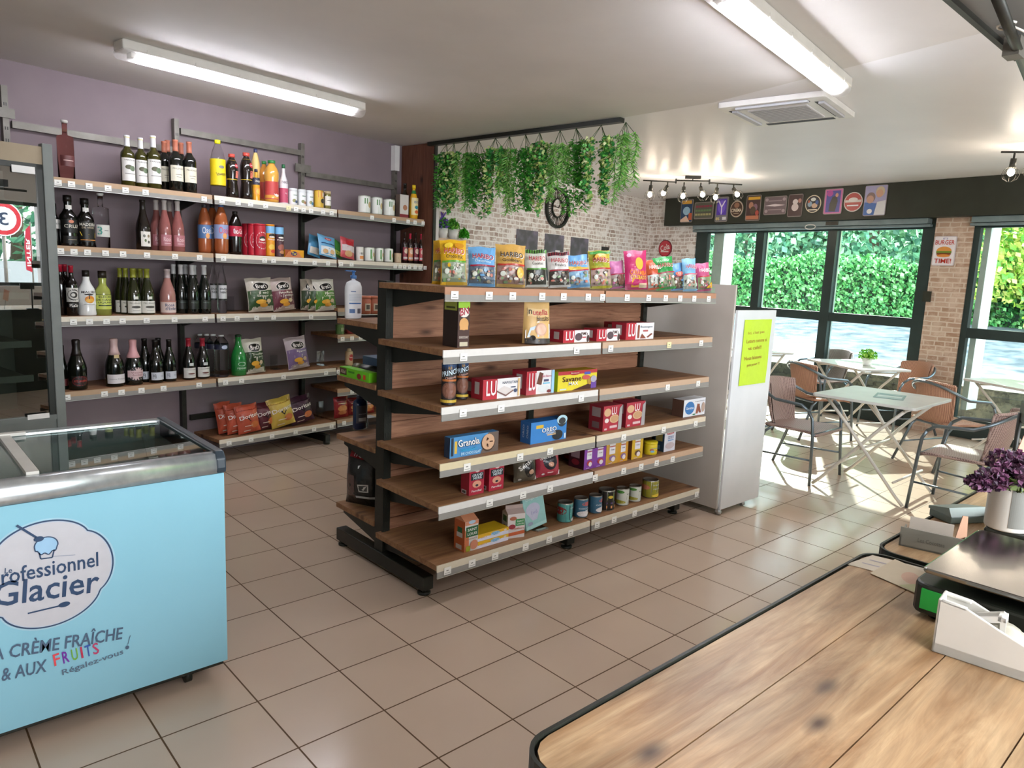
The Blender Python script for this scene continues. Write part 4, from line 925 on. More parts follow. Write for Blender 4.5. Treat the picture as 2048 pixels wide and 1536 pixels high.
for k, sh in G.items():
    xs = [tagx(p_, sh) for p_ in GT[k]]
    for j, (x0, x1) in enumerate(((GX0, 1.703), (1.718, GX1))):
        p_ = shelf_part(e, x0, x1, sh.z, 0.545, GY, RCG[k][j], [x for x in xs if x0 <= x < x1])
        if k == 1: MB().use('strip').box(x0 + 0.01, GY + 0.002, sh.z, x1 - 0.01, GY + 0.005, sh.z + 0.04).build('clear_lip', p_)
GB = {1: 1.312, 2: 0.992, 3: 0.655, 4: 0.250}
BY = 0.215
for k, z in GB.items():
    for x0, x1 in ((0.645, 1.703), (1.718, GX1)):
        MB().use('wood_shelf').box(x0, -0.19, z - 0.028, x1, BY, z).build('shelf', e)
# slatted back boards
for x0, x1 in ((0.70, 1.685), (1.725, 2.76)):
    mb = MB().use('wood_back'); z = 0.10
    while z < 1.49:
        hgt = 0.088; mb.box(x0, -0.252, z + 0.0030, x1, -0.236, min(z + hgt - 0.0030, 1.50)); mb.box(x0, -0.242, z + hgt - 0.004, x1, -0.238, min(z + hgt + 0.004, 1.5)); z += hgt
    mb.build('back_board', e)
for i, x in enumerate((0.672, 1.705, 2.775)):
    up = MB().use('black_metal').box(x - 0.022, -0.275, 0.06, x + 0.022, -0.195, 1.535)
    up.use('steel_dark')
    for k in range(28):
        for yy in (-0.255, -0.235): 
            if i == 0: pass
        up.box(x - 0.012, -0.2765, 0.20 + k * 0.048, x - 0.005, -0.2745, 0.222 + k * 0.048).box(x + 0.005, -0.2765, 0.20 + k * 0.048, x + 0.012, -0.2745, 0.222 + k * 0.048)
    up = up.build('upright', e)
    for z in GZ.values():
        if z > 0.3: MB().use('black_metal').prism_yz([(-0.275, z - 0.03), (-0.275, z - 0.12), (-0.31, z - 0.12), (-0.72, z - 0.055), (-0.72, z - 0.03)], x - 0.005 + (0.02 if i == 0 else 0), x + 0.005 + (0.02 if i == 0 else 0)).build('bracket', up)
        else: MB().use('black_metal').prism_yz([(-0.275, z - 0.03), (-0.275, z - 0.10), (-0.72, z - 0.055), (-0.72, z - 0.03)], x - 0.005, x + 0.005).build('bracket', up)
    for z in GB.values():
        MB().use('black_metal').prism_yz([(-0.195, z - 0.03), (-0.195, z - 0.13), (-0.16, z - 0.12), (0.17, z - 0.055), (0.17, z - 0.03)], x - 0.005, x + 0.005).build('bracket', up)
    ft = MB().use('black_metal').box(x - 0.032, -0.665, 0.028, x + 0.032, 0.205, 0.10).build('foot', up, bevel=0.004)
    for yy in (-0.63, 0.17): MB().use('black_metal').cyl((x, yy, 0), (x, yy, 0.012), 0.033, 14).cyl((x, yy, 0.01), (x, yy, 0.03), 0.012, 8).build('leveller', ft)

# wheeled white display board at the end of the gondola
e = empty('display_board', (2.98, -0.865, 0), 0, 'white wheeled display board closing the far end of the gondola', 'display board')
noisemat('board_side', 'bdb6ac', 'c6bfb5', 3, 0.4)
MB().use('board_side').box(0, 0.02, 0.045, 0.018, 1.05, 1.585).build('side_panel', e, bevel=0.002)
MB().use('white_board').box(0.018, 0, 0.04, 0.535, 0.018, 1.42).build('front_panel', e, bevel=0.002)
MB().use('white_board').box(0.018, 0.018, 0.06, 0.52, 0.6, 0.078).build('bottom_panel', e)
for x, y in ((0.03, 0.02), (0.36, 0.03), (0.03, 0.95), (0.45, 0.55)):
    MB().use('aluminium').cyl((x - 0.011, y, 0.02), (x + 0.011, y, 0.02), 0.02, 14).box(x - 0.014, y - 0.008, 0.02, x + 0.014, y + 0.014, 0.06).build('castor', e)
mb = MB().use('card', 'c9ea3c'); x0, x1, z0, z1 = 3.085, 3.443, 0.905, 1.357
def sheet(u, v_, l): return (x0 + (x1 - x0) * u + 0.006 * (v_ - 0.5), -0.868 - 0.0006 * l - 0.004 * math.sin(u * 7) * math.sin(v_ * 5) ** 2 - 0.003, z0 + (z1 - z0) * v_)
v, f = flatgrid(lambda a, b3: sheet(a, b3, 0), 12, 12); mb.smooth = True; mb.add(v, f); mb.smooth = False
OR = 'b0862a'
mb.decor([('t', 'Ici, c\'est pas', .46, .80, .62, .055, OR, 0.02), ('t', 'Lutters comme si', .5, .68, .76, .055, OR, 0.02), ('t', 'vs cafe!!', .45, .57, .5, .055, OR, 0.02), ('t', 'Nous laissons', .42, .42, .66, .055, OR, 0.02), ('t', 'pas pour !!', .45, .31, .5, .055, OR, 0.02)], sheet)
tag(mb.build('handwritten_sheet'), 'lime yellow paper sheet with handwriting on the white board', 'paper sheet')

# ------------------------------------------------------------------ product builders
def spot_on(sh, xl, xr, yt, d, rnd=False, leanpx=0):
    """footprint centre, width and height of a thing standing d behind the front edge of a shelf, from its outline in the photo"""
    A = sh.O + sh.n * d; xc = (xl + xr) / 2; ym = yt + 20
    for _ in range(3):
        q = onplane(xc, ym, A, sh.n); base = Vector((q.x, q.y, sh.z)); yb = proj(base)[1]; ym = (yt + yb) / 2
    z_ = proj(base)[2]
    if rnd: w_ = (xr - xl) * z_ / F_PX * 0.985
    else: w_ = (onplane(xr, ym, A, sh.n) - onplane(xl, ym, A, sh.n)).length
    h_ = onplane(xc, yt, A, sh.n).z - sh.z
    return base, w_, h_
PR = {
 'bordeaux': [(0, 0), (.92, 0), (1, .015), (1, .60), (.94, .66), (.62, .72), (.42, .77), (.37, .82), (.36, .96), (.40, .965), (.40, 1), (0, 1)],
 'burgundy': [(0, 0), (.95, 0), (1, .015), (1, .42), (.90, .52), (.66, .64), (.48, .73), (.37, .82), (.34, .95), (.39, .955), (.39, 1), (0, 1)],
 'champagne': [(0, 0), (.95, 0), (1, .015), (1, .42), (.90, .52), (.66, .64), (.46, .74), (.38, .84), (.40, .92), (.42, .98), (.30, 1), (0, 1)],
 'flask': [(0, 0), (1, 0), (1, .70), (.96, .73), (.32, .755), (.30, .96), (.40, .965), (.40, 1), (0, 1)],
 'port': [(0, 0), (.98, 0), (1, .02), (1, .54), (.92, .60), (.60, .68), (.42, .74), (.40, .82), (.46, .87), (.44, .99), (0, 1)],
 'rum': [(0, 0), (.95, 0), (1, .03), (.95, .12), (.97, .35), (1, .50), (.86, .60), (.50, .72), (.38, .80), (.36, 1), (0, 1)],
 'cane': [(0, 0), (1, 0), (1, .50), (.90, .58), (.55, .66), (.46, .72), (.52, .84), (.50, 1), (0, 1)],
 'pet': [(0, 0), (.80, 0), (.95, .03), (1, .08), (1, .56), (.97, .64), (.80, .76), (.50, .88), (.34, .93), (.34, .94), (.37, .945), (.37, 1), (0, 1)],
 'waist': [(0, 0), (.80, 0), (.98, .04), (1, .15), (.84, .34), (.86, .44), (1, .60), (.98, .72), (.78, .82), (.42, .91), (.42, .925), (.50, .93), (.50, 1), (0, 1)],
 'water': [(0, 0), (.85, 0), (1, .04)] + [(1 - .05 * (i % 2), .06 + i * .03) for i in range(18)] + [(1, .62), (1, .78), (.9, .84), (.5, .93), (.30, .96), (.36, .965), (.36, 1), (0, 1)],
 'can': [(0, 0), (.93, 0), (.96, .02), (.96, .03), (1, .045), (1, .955), (.96, .97), (.99, .985), (.97, 1), (.90, 1), (.90, .97), (0, .97)],
 'drum': [(0, 0), (.96, 0), (1, .03), (1, .80), (.94, .82), (1, .83), (1, .97), (.95, 1), (0, 1)],
 'tube': [(0, 0), (1, 0), (1, .96), (1.03, .965), (1.03, 1), (0, 1)],
 'lotion': [(0, 0), (.90, 0), (.96, .02), (1, .55), (.98, .66), (.80, .75), (.45, .785), (.22, .80), (.22, .84), (.26, .84), (.26, .90), (.10, .90), (.10, .97), (0, .97)],
 'jar': [(0, 0), (.85, 0), (1, .08), (1, .75), (.85, .84), (.85, .86), (.92, .86), (.92, 1), (0, 1)],
 'oil': [(0, 0), (.80, 0), (.90, .03), (1, .25), (1, .45), (.80, .62), (.60, .72), (.42, .80), (.34, .85), (.34, .90), (.40, .90), (.36, 1), (0, 1)],
 'sauce': [(0, 0), (.85, 0), (1, .06), (.95, .35), (1, .7), (.92, .82), (.5, .88), (.5, .93), (.35, 1), (0, 1)],
}
def prof_r(pf, z):
    best = 0
    for (r0, z0), (r1, z1) in zip(pf[:-1], pf[1:]):
        if z0 <= z <= z1 and z1 > z0: best = max(best, r0 + (r1 - r0) * (z - z0) / (z1 - z0))
    return best or 1.0
def bottle(name, label, cat, group, base, rot, w_, h_, prof, mat, col, cap=None, labels=(), sy=1.0, turn=0.0, cap_name='cap', cap_mat='satin', seg=20, liquid=None):
    pf = PR[prof]; r = w_ / 2
    mb = MB().use(mat, col).lathe([(a * r, b3 * h_) for a, b3 in pf], seg, 1.0, sy)
    o = mb.build(name, None, base, rot + turn); tag(o, label, cat, group)
    if cap:
        zc, cc = cap[0], cap[1]
        pts = [(prof_r(pf, zc) * r * 1.05, zc * h_)] + [(a * r * 1.05, b3 * h_) for a, b3 in pf if b3 > zc and a > 0] + [(0, h_ * 1.002)]
        MB().use(cap_mat, cc).lathe([(0, zc * h_)] + pts, 16, 1.0, sy).build(cap_name, o)
    if liquid:
        MB().use('satin', liquid[1]).lathe([(0, 0.004)] + [(a * r * 0.93, max(b3 * h_, 0.004)) for a, b3 in pf if a > 0 and b3 < liquid[0]] + [(prof_r(pf, liquid[0]) * r * 0.9, liquid[0] * h_), (0, liquid[0] * h_)], 16, 1.0, sy).build('liquid', o)
    for z0, z1, span, bgc, dec in labels:
        rr = max(prof_r(pf, z0 + (z1 - z0) * k / 4) for k in range(5)) * r
        def fn(u, v_, l):
            a = (u - 0.5) * R(abs(span)); zz = z0 + (z1 - z0) * v_; r2 = (rr if span > 0 else prof_r(pf, zz) * r) + 0.0005 * (l + 1)
            return (r2 * math.sin(a), -r2 * sy * math.cos(a), zz * h_)
        lb = MB().use('card', bgc)
        n_ = 20; v = [fn(i / n_, j, 0) for j in (0, 1) for i in range(n_ + 1)]
        lb.smooth = True; lb.add(v, [(i, i + 1, n_ + 2 + i, n_ + 1 + i) for i in range(n_)]); lb.smooth = False
        lb.decor(dec, fn); lb.build('label', o)
    return o
def carton(name, label, cat, group, base, rot, w_, h_, dep, col, front, side=None, top=None, sidedec=(), gable=False, back_in=True, turn=0.0):
    """box whose front face is at the base point; the left side and the top may differ"""
    mb = MB().use('card', col)
    x0, x1 = -w_ / 2, w_ / 2
    mb.add([(x0, 0, 0), (x1, 0, 0), (x1, 0, h_), (x0, 0, h_)], [(0, 1, 2, 3)])
    mb.add([(x1, 0, 0), (x1, dep, 0), (x1, dep, h_), (x1, 0, h_)], [(0, 1, 2, 3)])
    mb.add([(x1, dep, 0), (x0, dep, 0), (x0, dep, h_), (x1, dep, h_)], [(0, 1, 2, 3)])
    mb.add([(x0, 0, 0), (x0, dep, 0), (x1, dep, 0), (x1, 0, 0)], [(0, 1, 2, 3)])
    mb.col = lin(side or col); mb.add([(x0, dep, 0), (x0, 0, 0), (x0, 0, h_), (x0, dep, h_)], [(0, 1, 2, 3)])
    mb.col = lin(top or col)
    if gable:
        g = h_ * 0.16
        mb.add([(x0, 0, h_), (x1, 0, h_), (x1, dep, h_), (x0, dep, h_), (x0, dep / 2, h_ + g), (x1, dep / 2, h_ + g)], [(0, 1, 5, 4), (2, 3, 4, 5), (3, 0, 4), (1, 2, 5)])
        mb.box(x0, dep / 2 - 0.003, h_ + g - 0.002, x1, dep / 2 + 0.003, h_ + g + 0.018)
    else: mb.add([(x0, 0, h_), (x1, 0, h_), (x1, dep, h_), (x0, dep, h_)], [(0, 1, 2, 3)])
    mb.decor(front, lambda u, v_, l: (x0 + u * w_, -0.0005 * l, v_ * h_))
    mb.decor(sidedec, lambda u, v_, l: (x0 - 0.0005 * l, dep * (1 - u), v_ * h_))
    return tag(mb.build(name, None, base, rot + turn), label, cat, group)
def bag(name, label, cat, group, base, rot, w_, h_, th, col, dec, lean=8, seal=None, backcol=None, turn=0.0, roll=0.0, standup=False, foil='film'):
    nx, nz = 12, 14; seed = random.random() * 10
    def prof(u, v_):
        vv = min(max((v_ - 0.05) / 0.9, 0), 1)
        b3 = (max(0, math.sin(PI * u)) ** 0.55) * ((max(0, math.sin(PI * min(1, vv * 1.0))) ** 0.5) if not standup else (max(0, 1 - vv) ** 0.6 * min(1, vv * 30) if vv > 0 else 1))
        if standup: b3 = (max(0, math.sin(PI * u)) ** 0.4) * (1 - v_) ** 0.7
        wr = 0.10 * math.sin(u * 17 + seed + v_ * 6) * math.sin(v_ * 13 + seed) * (math.sin(PI * u) ** 0.5 if 0 < u < 1 else 0)
        return b3 * (1 + wr)
    def wid(v_): return 1 - 0.07 * math.sin(PI * v_) ** 0.7 if not standup else 1 - 0.10 * v_
    def fn(u, v_, l): return ((u - 0.5) * w_ * wid(v_), -th / 2 * prof(u, v_) - 0.0006 * l - (0.0015 if l else 0), v_ * h_ * (1 - 0.012 * math.sin(u * 9 + seed)))
    mb = MB().use(foil, col)
    mb.M = Matrix.Rotation(R(roll), 4, 'Y') @ Matrix.Rotation(R(-lean), 4, 'X')
    v = [fn(i / nx, j / nz, 0) for j in range(nz + 1) for i in range(nx + 1)]
    fs = [(j * (nx + 1) + i, j * (nx + 1) + i + 1, (j + 1) * (nx + 1) + i + 1, (j + 1) * (nx + 1) + i) for j in range(nz) for i in range(nx)]
    mb.smooth = True; mb.add(v, fs); mb.col = lin(backcol or col)
    mb.add([(x, -y, z) for x, y, z in v], [f[::-1] for f in fs]); 
    mb.decor(dec, fn); mb.smooth = False
    b_ = Vector(base) + Vector((0, 0, 0.004 + (abs(math.sin(R(roll))) * w_ / 2)))
    return tag(mb.build(name, None, b_, rot + turn), label, cat, group)
def S(sh, xl, xr, yt, d, rnd=True, hmax=None):
    b_, w_, h_ = spot_on(sh, xl, xr, yt, d, rnd)
    if hmax: h_ = min(h_, hmax)
    return b_, w_, h_
WBG = 'wine bottles on the wall shelves'
def wb(k, xl, xr, yt, d, prof, col, label, name='wine_bottle', cat='bottle', group=None, mat='gloss', cap=None, labels=(), **kw):
    b_, w_, h_ = S(W[k] if not isinstance(k, Shelf) else k, xl, xr, yt, d + 0.03)
    b_ = b_ + NB * 0.0
    return bottle(name, label, cat, group, b_, ANG, w_, h_, prof, mat, col, cap, labels, **kw)

# ------------------------------------------------------------------ wall shelves, top board
wb(1, 116, 146, 241, .08, 'flask', 'a06a60', 'tall straight-sided pink spirit bottle alone at the left of the top board', 'spirit_bottle', mat='rose_bottle', cap=(.955, 'c8c4bc'), labels=[(.22, .40, 120, '5a2c2c', [('r', .2, .5, .8, .58, 'c8a8a0')])])
for i, (a, b3, t, wh) in enumerate(((242, 268, 271, 'left'), (270, 294, 276, 'middle, lower'), (294, 320.5, 272, 'right'))):
    wb(1, a, b3, t, .05 + .03 * (i == 1), 'bordeaux', '35330f', f'white-wine bottle with yellow-tipped white capsule, {wh} of three on the top board', cap=(.78, 'dedede'), cap_name='capsule', group='three yellow-capped wine bottles', labels=[(.10, .55, 150, 'e0ddd8', [('t', 'TARIQUET', .5, .9, .7, .07, '4a4a44'), ('c', .42, .6, .2, .1, '4a4a34'), ('c', .62, .55, .16, .12, '5a6a50'), ('r', .2, .3, .8, .33, '8a8a86')]), (.955, 1.0, 360, 'd8c82c', [])])
for i, (a, b3, t, d, wh) in enumerate(((320, 338, 283, .18, 'rear left'), (327, 345, 281, .24, 'rear, second from left'), (338, 365, 280, .05, 'front middle'), (354, 372, 286, .2, 'rear right'), (366, 392, 284, .05, 'front right'))):
    wb(1, a if d < .1 else (a + b3) / 2 - 12, b3 if d < .1 else (a + b3) / 2 + 12, t, d, 'bordeaux', '10120e', f'red wine bottle with copper capsule on the top board, {wh}', cap=(.78, 'b06a52'), cap_name='capsule', group='copper-capped red wine bottles', labels=[(.20, .50, 140, 'dcd6c0', [('t', 'PELLEHAUT', .5, .8, .7, .10, '5a5448'), ('r', .3, .4, .7, .44, '8a8474'), ('r', .35, .25, .65, .28, '8a8474')])])
wb(1, 421, 450.5, 280.5, .06, 'pet', 'f0f4f4', 'tall tonic bottle with bright yellow cap and yellow label', 'soda_bottle', mat='clear_bottle', cap=(.935, 'e8e020'), labels=[(.20, .66, 360, 'e6cc1c', [('t', 'Schweppes', .5, .42, .22, .16, '2c2a14', 0.25), ('c', .5, .7, .06, .06, '7a7a74')])])
for i, (a, b3, t, wh) in enumerate(((451.5, 476, 308.6, 'left'), (480, 505.5, 306, 'right'))):
    wb(1, a, b3, t, .07, 'waist', '1c1410', f'iced tea bottle with red cap and yellow-red sleeve, {wh} of the two', 'iced_tea_bottle', group='two iced tea bottles', cap=(.925, 'c0483c'), labels=[(.42, .86, -360, 'd8b41c', [('r', .42, .2, .58, .9, '302018'), ('c', .56, .72, .06, .12, 'b82c34'), ('t', 'Lipton', .56, .72, .09, .1, 'f0ece8'), ('r', .52, .1, .62, .45, 'e07a68')])])
wb(1, 502, 521, 298, .22, 'pet', 'e8c880', 'syrup bottle with dark blue cap behind the iced teas', 'syrup_bottle', mat='satin', cap=(.93, '343a5c'))
wb(1, 505, 519.5, 338, .045, 'port', 'd89a2c', 'small orange bottle with dark blue label before the iced teas', 'juice_bottle', cap=(.9, '26263a'), labels=[(.50, .72, 360, '26283c', [('t', 'Orangina', .5, .5, .25, .4, 'e8e4d8')]), (.2, .4, 100, 'e08a3c', [('c', .5, .5, .3, .4, 'f0b050')])])
wb(1, 519.5, 537, 323, .17, 'waist', 'd08c3a', 'smaller orange-juice bottle with green cap, the rear one', 'juice_bottle', group='green-capped juice bottles', cap=(.93, '2c7a3c'), labels=[(.10, .5, 360, 'a83a34', [])])
wb(1, 529, 557.5, 321.5, .06, 'waist', 'd8a048', 'large orange-juice bottle with green cap and red-white label', 'juice_bottle', group='green-capped juice bottles', cap=(.93, '2c7a3c'), labels=[(.08, .50, -360, 'b8403c', [('c', .54, .5, .09, .36, 'f0e8e0'), ('t', 'Pulco', .54, .62, .12, .2, 'b8403c'), ('r', .54 - .09 / 2, .32 - .16 / 5, .54 + .09 / 2, .32 + .16 / 5, 'b8403c')])])
wb(1, 558, 576, 329, .06, 'rum', 'ddd6d8', 'white and crimson fruit drink bottle with green cap', 'juice_bottle', mat='satin', cap=(.9, '1f5c38'), labels=[(.04, .40, -360, 'b84a64', [('c', .5, .5, .06, .2, 'e8d8dc'), ('c', .6, .3, .05, .15, '7c1c34')]), (.48, .62, -360, 'e8e0e4', [('t', 'PARADISE', .5, .5, .3, .5, '3a2a34')])])
for i, (a, b3, t, wh) in enumerate(((577, 594.5, 377, 'left'), (595, 612, 379, 'middle'), (612, 626.6, 381, 'right'))):
    wb(1, a, b3, t, .05, 'drum', 'dfe2e2', f'small white tin printed with green, {wh} of the three white tins', 'food_tin', 'tin', 'three small white tins', 'satin', labels=[(.05, .78, 150, 'e4e6e6', [('r', .5 - .4 / 2, .75 - .16 / 5, .5 + .4 / 2, .75 + .16 / 5, '3a6a44'), ('c', .4, .3, .16, .14, '8a8a5a'), ('c', .6, .22, .14, .12, ['4a5a7a', 'a87a5a', '4a8ab0'][i])])])
wb(1, 628, 647, 381, .05, 'can', 'c8a03c', 'red and yellow tin beside the three white tins', 'food_tin', 'tin', labels=[(.05, .95, 360, 'd8b040', [('r', .38, .6, .62, 1, 'b83434'), ('t', '1', .56, .8, .05, .25, 'f0ece0'), ('c', .55, .4, .08, .15, '3a3024')])], mat='metal')
wb(1, 648, 662, 383, .05, 'jar', '7a7440', 'small glass jar with white label at the right of the tins', 'food_jar', 'jar', cap=(.86, 'b8a880'), labels=[(.2, .72, 160, 'e8e4da', [('r', .25, .5, .75, .58, '6a6a60')])])
for i, (a, b3, t, wh) in enumerate(((716, 741, 392, 'left'), (741.5, 764.5, 395, 'middle'), (765.6, 789.5, 399, 'right'))):
    wb(1, a, b3, t, .05, 'can', 'c4cabc', f'white and green vegetable can on the top board, {wh} of three', 'food_can', 'can', 'three vegetable cans on the top board', 'metal', labels=[(.05, .95, 360, 'e6e8e0', [('r', .44, .0, .60, .42, '8ab04c'), ('r', .40, .55, .48, .9, '3f7a34'), ('c', .55, .5, .05, .2, 'c8b080')])])
b_, w_, h_ = S(W[1], 800, 817, 389.5, .06, False); carton('vinegar_box', 'slim brown and white box with a bottle neck rising behind it', 'box', None, b_, ANG, w_, h_, .06, 'd8d2ca', [('r', 0, 0, 1, .16, '8a2c34'), ('c', .6, .45, .25, .12, 'b07a5a')], side='6a5a50')
wb(1, 801, 818, 367, .15, 'bordeaux', '241c14', 'dark bottle behind the slim brown box on the top board', 'oil_bottle', cap=(.85, '1c1812'))
wb(1, 818, 836.5, 370, .06, 'oil', 'e0a81c', 'yellow squeeze bottle with yellow cap at the top right end', 'oil_bottle', mat='satin', cap=(.88, 'e8c41c'), labels=[(.12, .62, 140, 'e8d8a0', [('t', 'ISIO', .5, .75, .5, .14, '2c5a8a'), ('c', .5, .45, .2, .1, '2c8a9a'), ('c', .5, .18, .2, .1, 'd8642c')]), (.74, .84, -300, '2c7a3c', [])])

# second board
wb(2, 100, 119, 406, .10, 'port', '0e0d0b', 'dark port bottle half hidden by the cooler post', 'port_bottle', labels=[(.40, .62, 150, 'e4e0da', [('t', 'PORTO', .5, .5, .6, .2, '40403c')])])
wb(2, 120, 152.5, 390, .06, 'port', '0e0d0b', 'black port bottle with white lettering CRUZ', 'port_bottle', cap=(.87, '16120e'), labels=[(.26, .52, 140, '12110f', [('t', 'CRUZ', .55, .5, .75, .26, 'd8d0c0'), ('c', .5, .85, .12, .12, 'c87a5c')]), (.72, .80, 90, 'd8d4cc', []), (.05, .2, 120, '12110f', [('r', .3, .5, .8, .56, 'a89a80')])])
wb(2, 154, 186.5, 396, .06, 'port', '100e0b', 'black madeira bottle with a yellow island label', 'port_bottle', cap=(.87, '16120e'), labels=[(.10, .52, 150, '14120e', [('t', 'MADEIRA', .5, .85, .75, .14, 'd8d4c8'), ('t', 'DE VRIES', .5, .70, .55, .09, 'b8a890'), ('p', [(.12, .5), (.5, .36), (.9, .46), (.86, .22), (.5, .18), (.2, .3)], 'e0b82c'), ('r', .15, .08, .85, .12, 'c8863c')]), (.72, .80, 90, 'd8d4cc', [])])
wb(2, 187, 217, 386.5, .06, 'flask', 'f0f0f0', 'clear square-shouldered spirit bottle with a pale label', 'spirit_bottle', mat='clear_bottle', cap=(.95, 'd8d8d4'), labels=[(.20, .42, 110, 'c8c8c0', [('t', '3', .22, .5, .3, .7, '3a8a7c'), ('r', .5, .5, .8, .56, '6a6a66')])])
wb(2, 272, 300, 400, .06, 'burgundy', '17120e', 'dark slender wine bottle with a small white square label', cap=(.80, '1c1612'), cap_name='capsule', labels=[(.07, .37, 84, 'dedad0', [('c', .3, .7, .12, .1, '6a6a60'), ('c', .7, .7, .12, .1, '8a7a60'), ('c', .4, .4, .1, .1, '5a6a40'), ('c', .7, .3, .1, .1, '4a4a40')])])
for i, (a, b3, t, d, wh) in enumerate(((301, 325, 400, .14, 'left'), (317, 341.5, 400, .05, 'second from left, in front'), (328, 351, 403, .22, 'third, set back'), (343, 368, 402, .05, 'right'))):
    wb(2, a, b3, t, d, 'burgundy', '85504c', f'rosé wine bottle with silver capsule, {wh} of four', mat='gloss', cap=(.80, 'b8b0ac'), cap_name='capsule', group='four rosé bottles', labels=[(.10, .32, 120, 'a86a70', [('t', 'Rosé', .5, .6, .6, .4, 'd8b8b8'), ('r', .25, .2, .75, .26, 'd8b8b8')]), (.45, .78, 360, '8a4a48', [])][:1])
for i, (a, b3, t, d, wh) in enumerate(((396, 422, 409, .13, 'left'), (412, 438, 409, .20, 'rear middle'), (429, 456, 407.5, .05, 'front right'))):
    wb(2, a, b3, t, d, 'pet', '94502c', f'large orange drink bottle with blue label, {wh} of the three', 'soda_bottle', cap=(.93, ['2c2c34', '2c2c34', '4a6a9a'][i]), group='three orange drink bottles', labels=[(.30, .58, 360, '4f6f9c' if i < 2 else '8a9ac0', [('t', 'Oasis', .5, .6, .26, .5, 'c8586a' if i == 2 else 'd8d8dc'), ('c', .5, .2, .05, .2, 'e0a060')])])
wb(2, 457, 483.7, 423, .06, 'pet', '120c0a', 'cola bottle with black cap and red label', 'soda_bottle', cap=(.93, '14100e'), labels=[(.42, .66, 360, 'b0203a', [('t', 'Coca-Cola', .5, .5, .24, .5, 'f0e8e8'), ('r', .38, .3, .42, .7, 'c8a8b0')])])
PRR = [('c', .5, .42, .14, .30, 'c8202c'), ('c', .5, .42, .125, .27, 'b81c2c')]
for i, (a, b3, d, wh) in enumerate(((484, 507, .16, 'left, behind'), (495, 518, .10, 'middle'), (507, 531, .05, 'front right'))):
    wb(2, a, b3, 448, d, 'tube', 'a81c2c', f'red tube of crisps with a round logo, {wh} of the three red tubes', 'crisp_tube', 'tube', 'three red crisp tubes', 'satin', labels=[(.02, .94, -180, 'b01c2e', [('c', .5, .50, .36, .30, 'd8c8c4'), ('c', .5, .50, .32, .265, 'b01c2e'), ('c', .5, .58, .17, .075, '1c1a18'), ('c', .5, .53, .15, .04, 'e8e0d8'), ('t', 'Pringles', .5, .43, .42, .06, 'e8e0d8')])])
wb(2, 531, 549, 449, .05, 'tube', 'd88a1c', 'orange tube of crisps with a light blue top', 'crisp_tube', 'tube', None, 'satin', labels=[(.02, .94, -180, 'dc9420', [('r', 0, .76, 1, 1, '7ab4dc'), ('c', .5, .68, .26, .075, '1c1a18'), ('c', .5, .64, .22, .03, 'e8e0d8'), ('t', 'Pringles', .5, .55, .6, .06, 'f4ece4'), ('c', .45, .3, .22, .09, 'e8c04c'), ('c', .55, .15, .18, .06, 'c8402c')])])
wb(2, 549.5, 567, 451, .05, 'tube', '3c2430', 'purple-brown tube of crisps with a light blue top', 'crisp_tube', 'tube', None, 'satin', labels=[(.02, .94, -180, '4a2c34', [('r', 0, .76, 1, 1, '7ab4dc'), ('c', .5, .68, .26, .075, '16141a'), ('c', .5, .64, .22, .03, 'e8e0d8'), ('t', 'Pringles', .5, .55, .6, .06, 'f4ece4'), ('c', .5, .3, .26, .11, '9a5a4c'), ('c', .55, .14, .2, .06, 'c88a5c')])])
b_, w_, h_ = S(W[2], 570, 608, 500, .05, False); carton('cracker_pack', 'orange-brown pack of crackers lettered TUC lying on the second board', 'snack', None, b_, ANG, w_, h_, .06, 'd89a1c', [('r', 0, 0, .3, 1, '9a4a24'), ('p', [(.0, .0), (.9, .0), (.7, .7), (.2, .8)], 'c87a4c'), ('c', .48, .5, .16, .3, '3a2c5c'), ('t', 'Tuc', .48, .5, .24, .4, 'f0e43c')])
bag('snack_bag', 'light blue nut bag behind the front blue one', 'snack bag', 'two light blue nut bags', S(W[2], 615, 640, 480, .2, False)[0], ANG, .14, .19, .05, '4f8fb4', [('r', .1, .1, .9, .4, 'd8d0c0')], 12, roll=14)
bag('snack_bag', 'light blue nut bag leaning on the second board, the front one', 'snack bag', 'two light blue nut bags', S(W[2], 636, 676, 482, .06, False)[0], ANG, .19, .20, .06, '6aa4c8', [('r', .08, .06, .92, .42, 'd4dadc'), ('r', .5 - .8 / 2, .56 - .12 / 5, .5 + .8 / 2, .56 + .12 / 5, '24406a'), ('c', .5, .8, .2, .07, 'b83434'), ('t', 'Vico', .5, .8, .25, .08, 'f0ece8'), ('c', .3, .2, .14, .1, 'c8a070'), ('c', .7, .22, .14, .1, 'd8b080')], 22, roll=10)
bag('snack_bag', 'green snack bag wedged behind the blue nut bags', 'snack bag', None, S(W[2], 662, 684, 490, .14, False)[0], ANG, .13, .15, .05, '3a7a34', [('r', .1, .1, .9, .3, 'a8b84c')], 16, roll=24)
bag('snack_bag', 'white and red nut bag right of the blue nut bags', 'snack bag', None, S(W[2], 678, 712, 482, .06, False)[0], ANG, .16, .19, .06, 'b84a50', [('r', .05, .3, .95, .6, 'c8bcbc'), ('c', .5, .2, .28, .14, 'c89a6c'), ('r', .3, .62, .9, .85, 'b02c34')], 15, roll=10, seal='e0d8d8')
wb(2, 711.7, 727, 493.7, .05, 'can', 'd8d4cc', 'white can with an orange print beside the nut bags', 'food_can', 'can', None, 'satin', labels=[(.05, .95, 180, 'e4e0d8', [('r', .3, .45, .7, .62, '3a3a34'), ('r', .3, .1, .7, .35, 'e0924c')])])
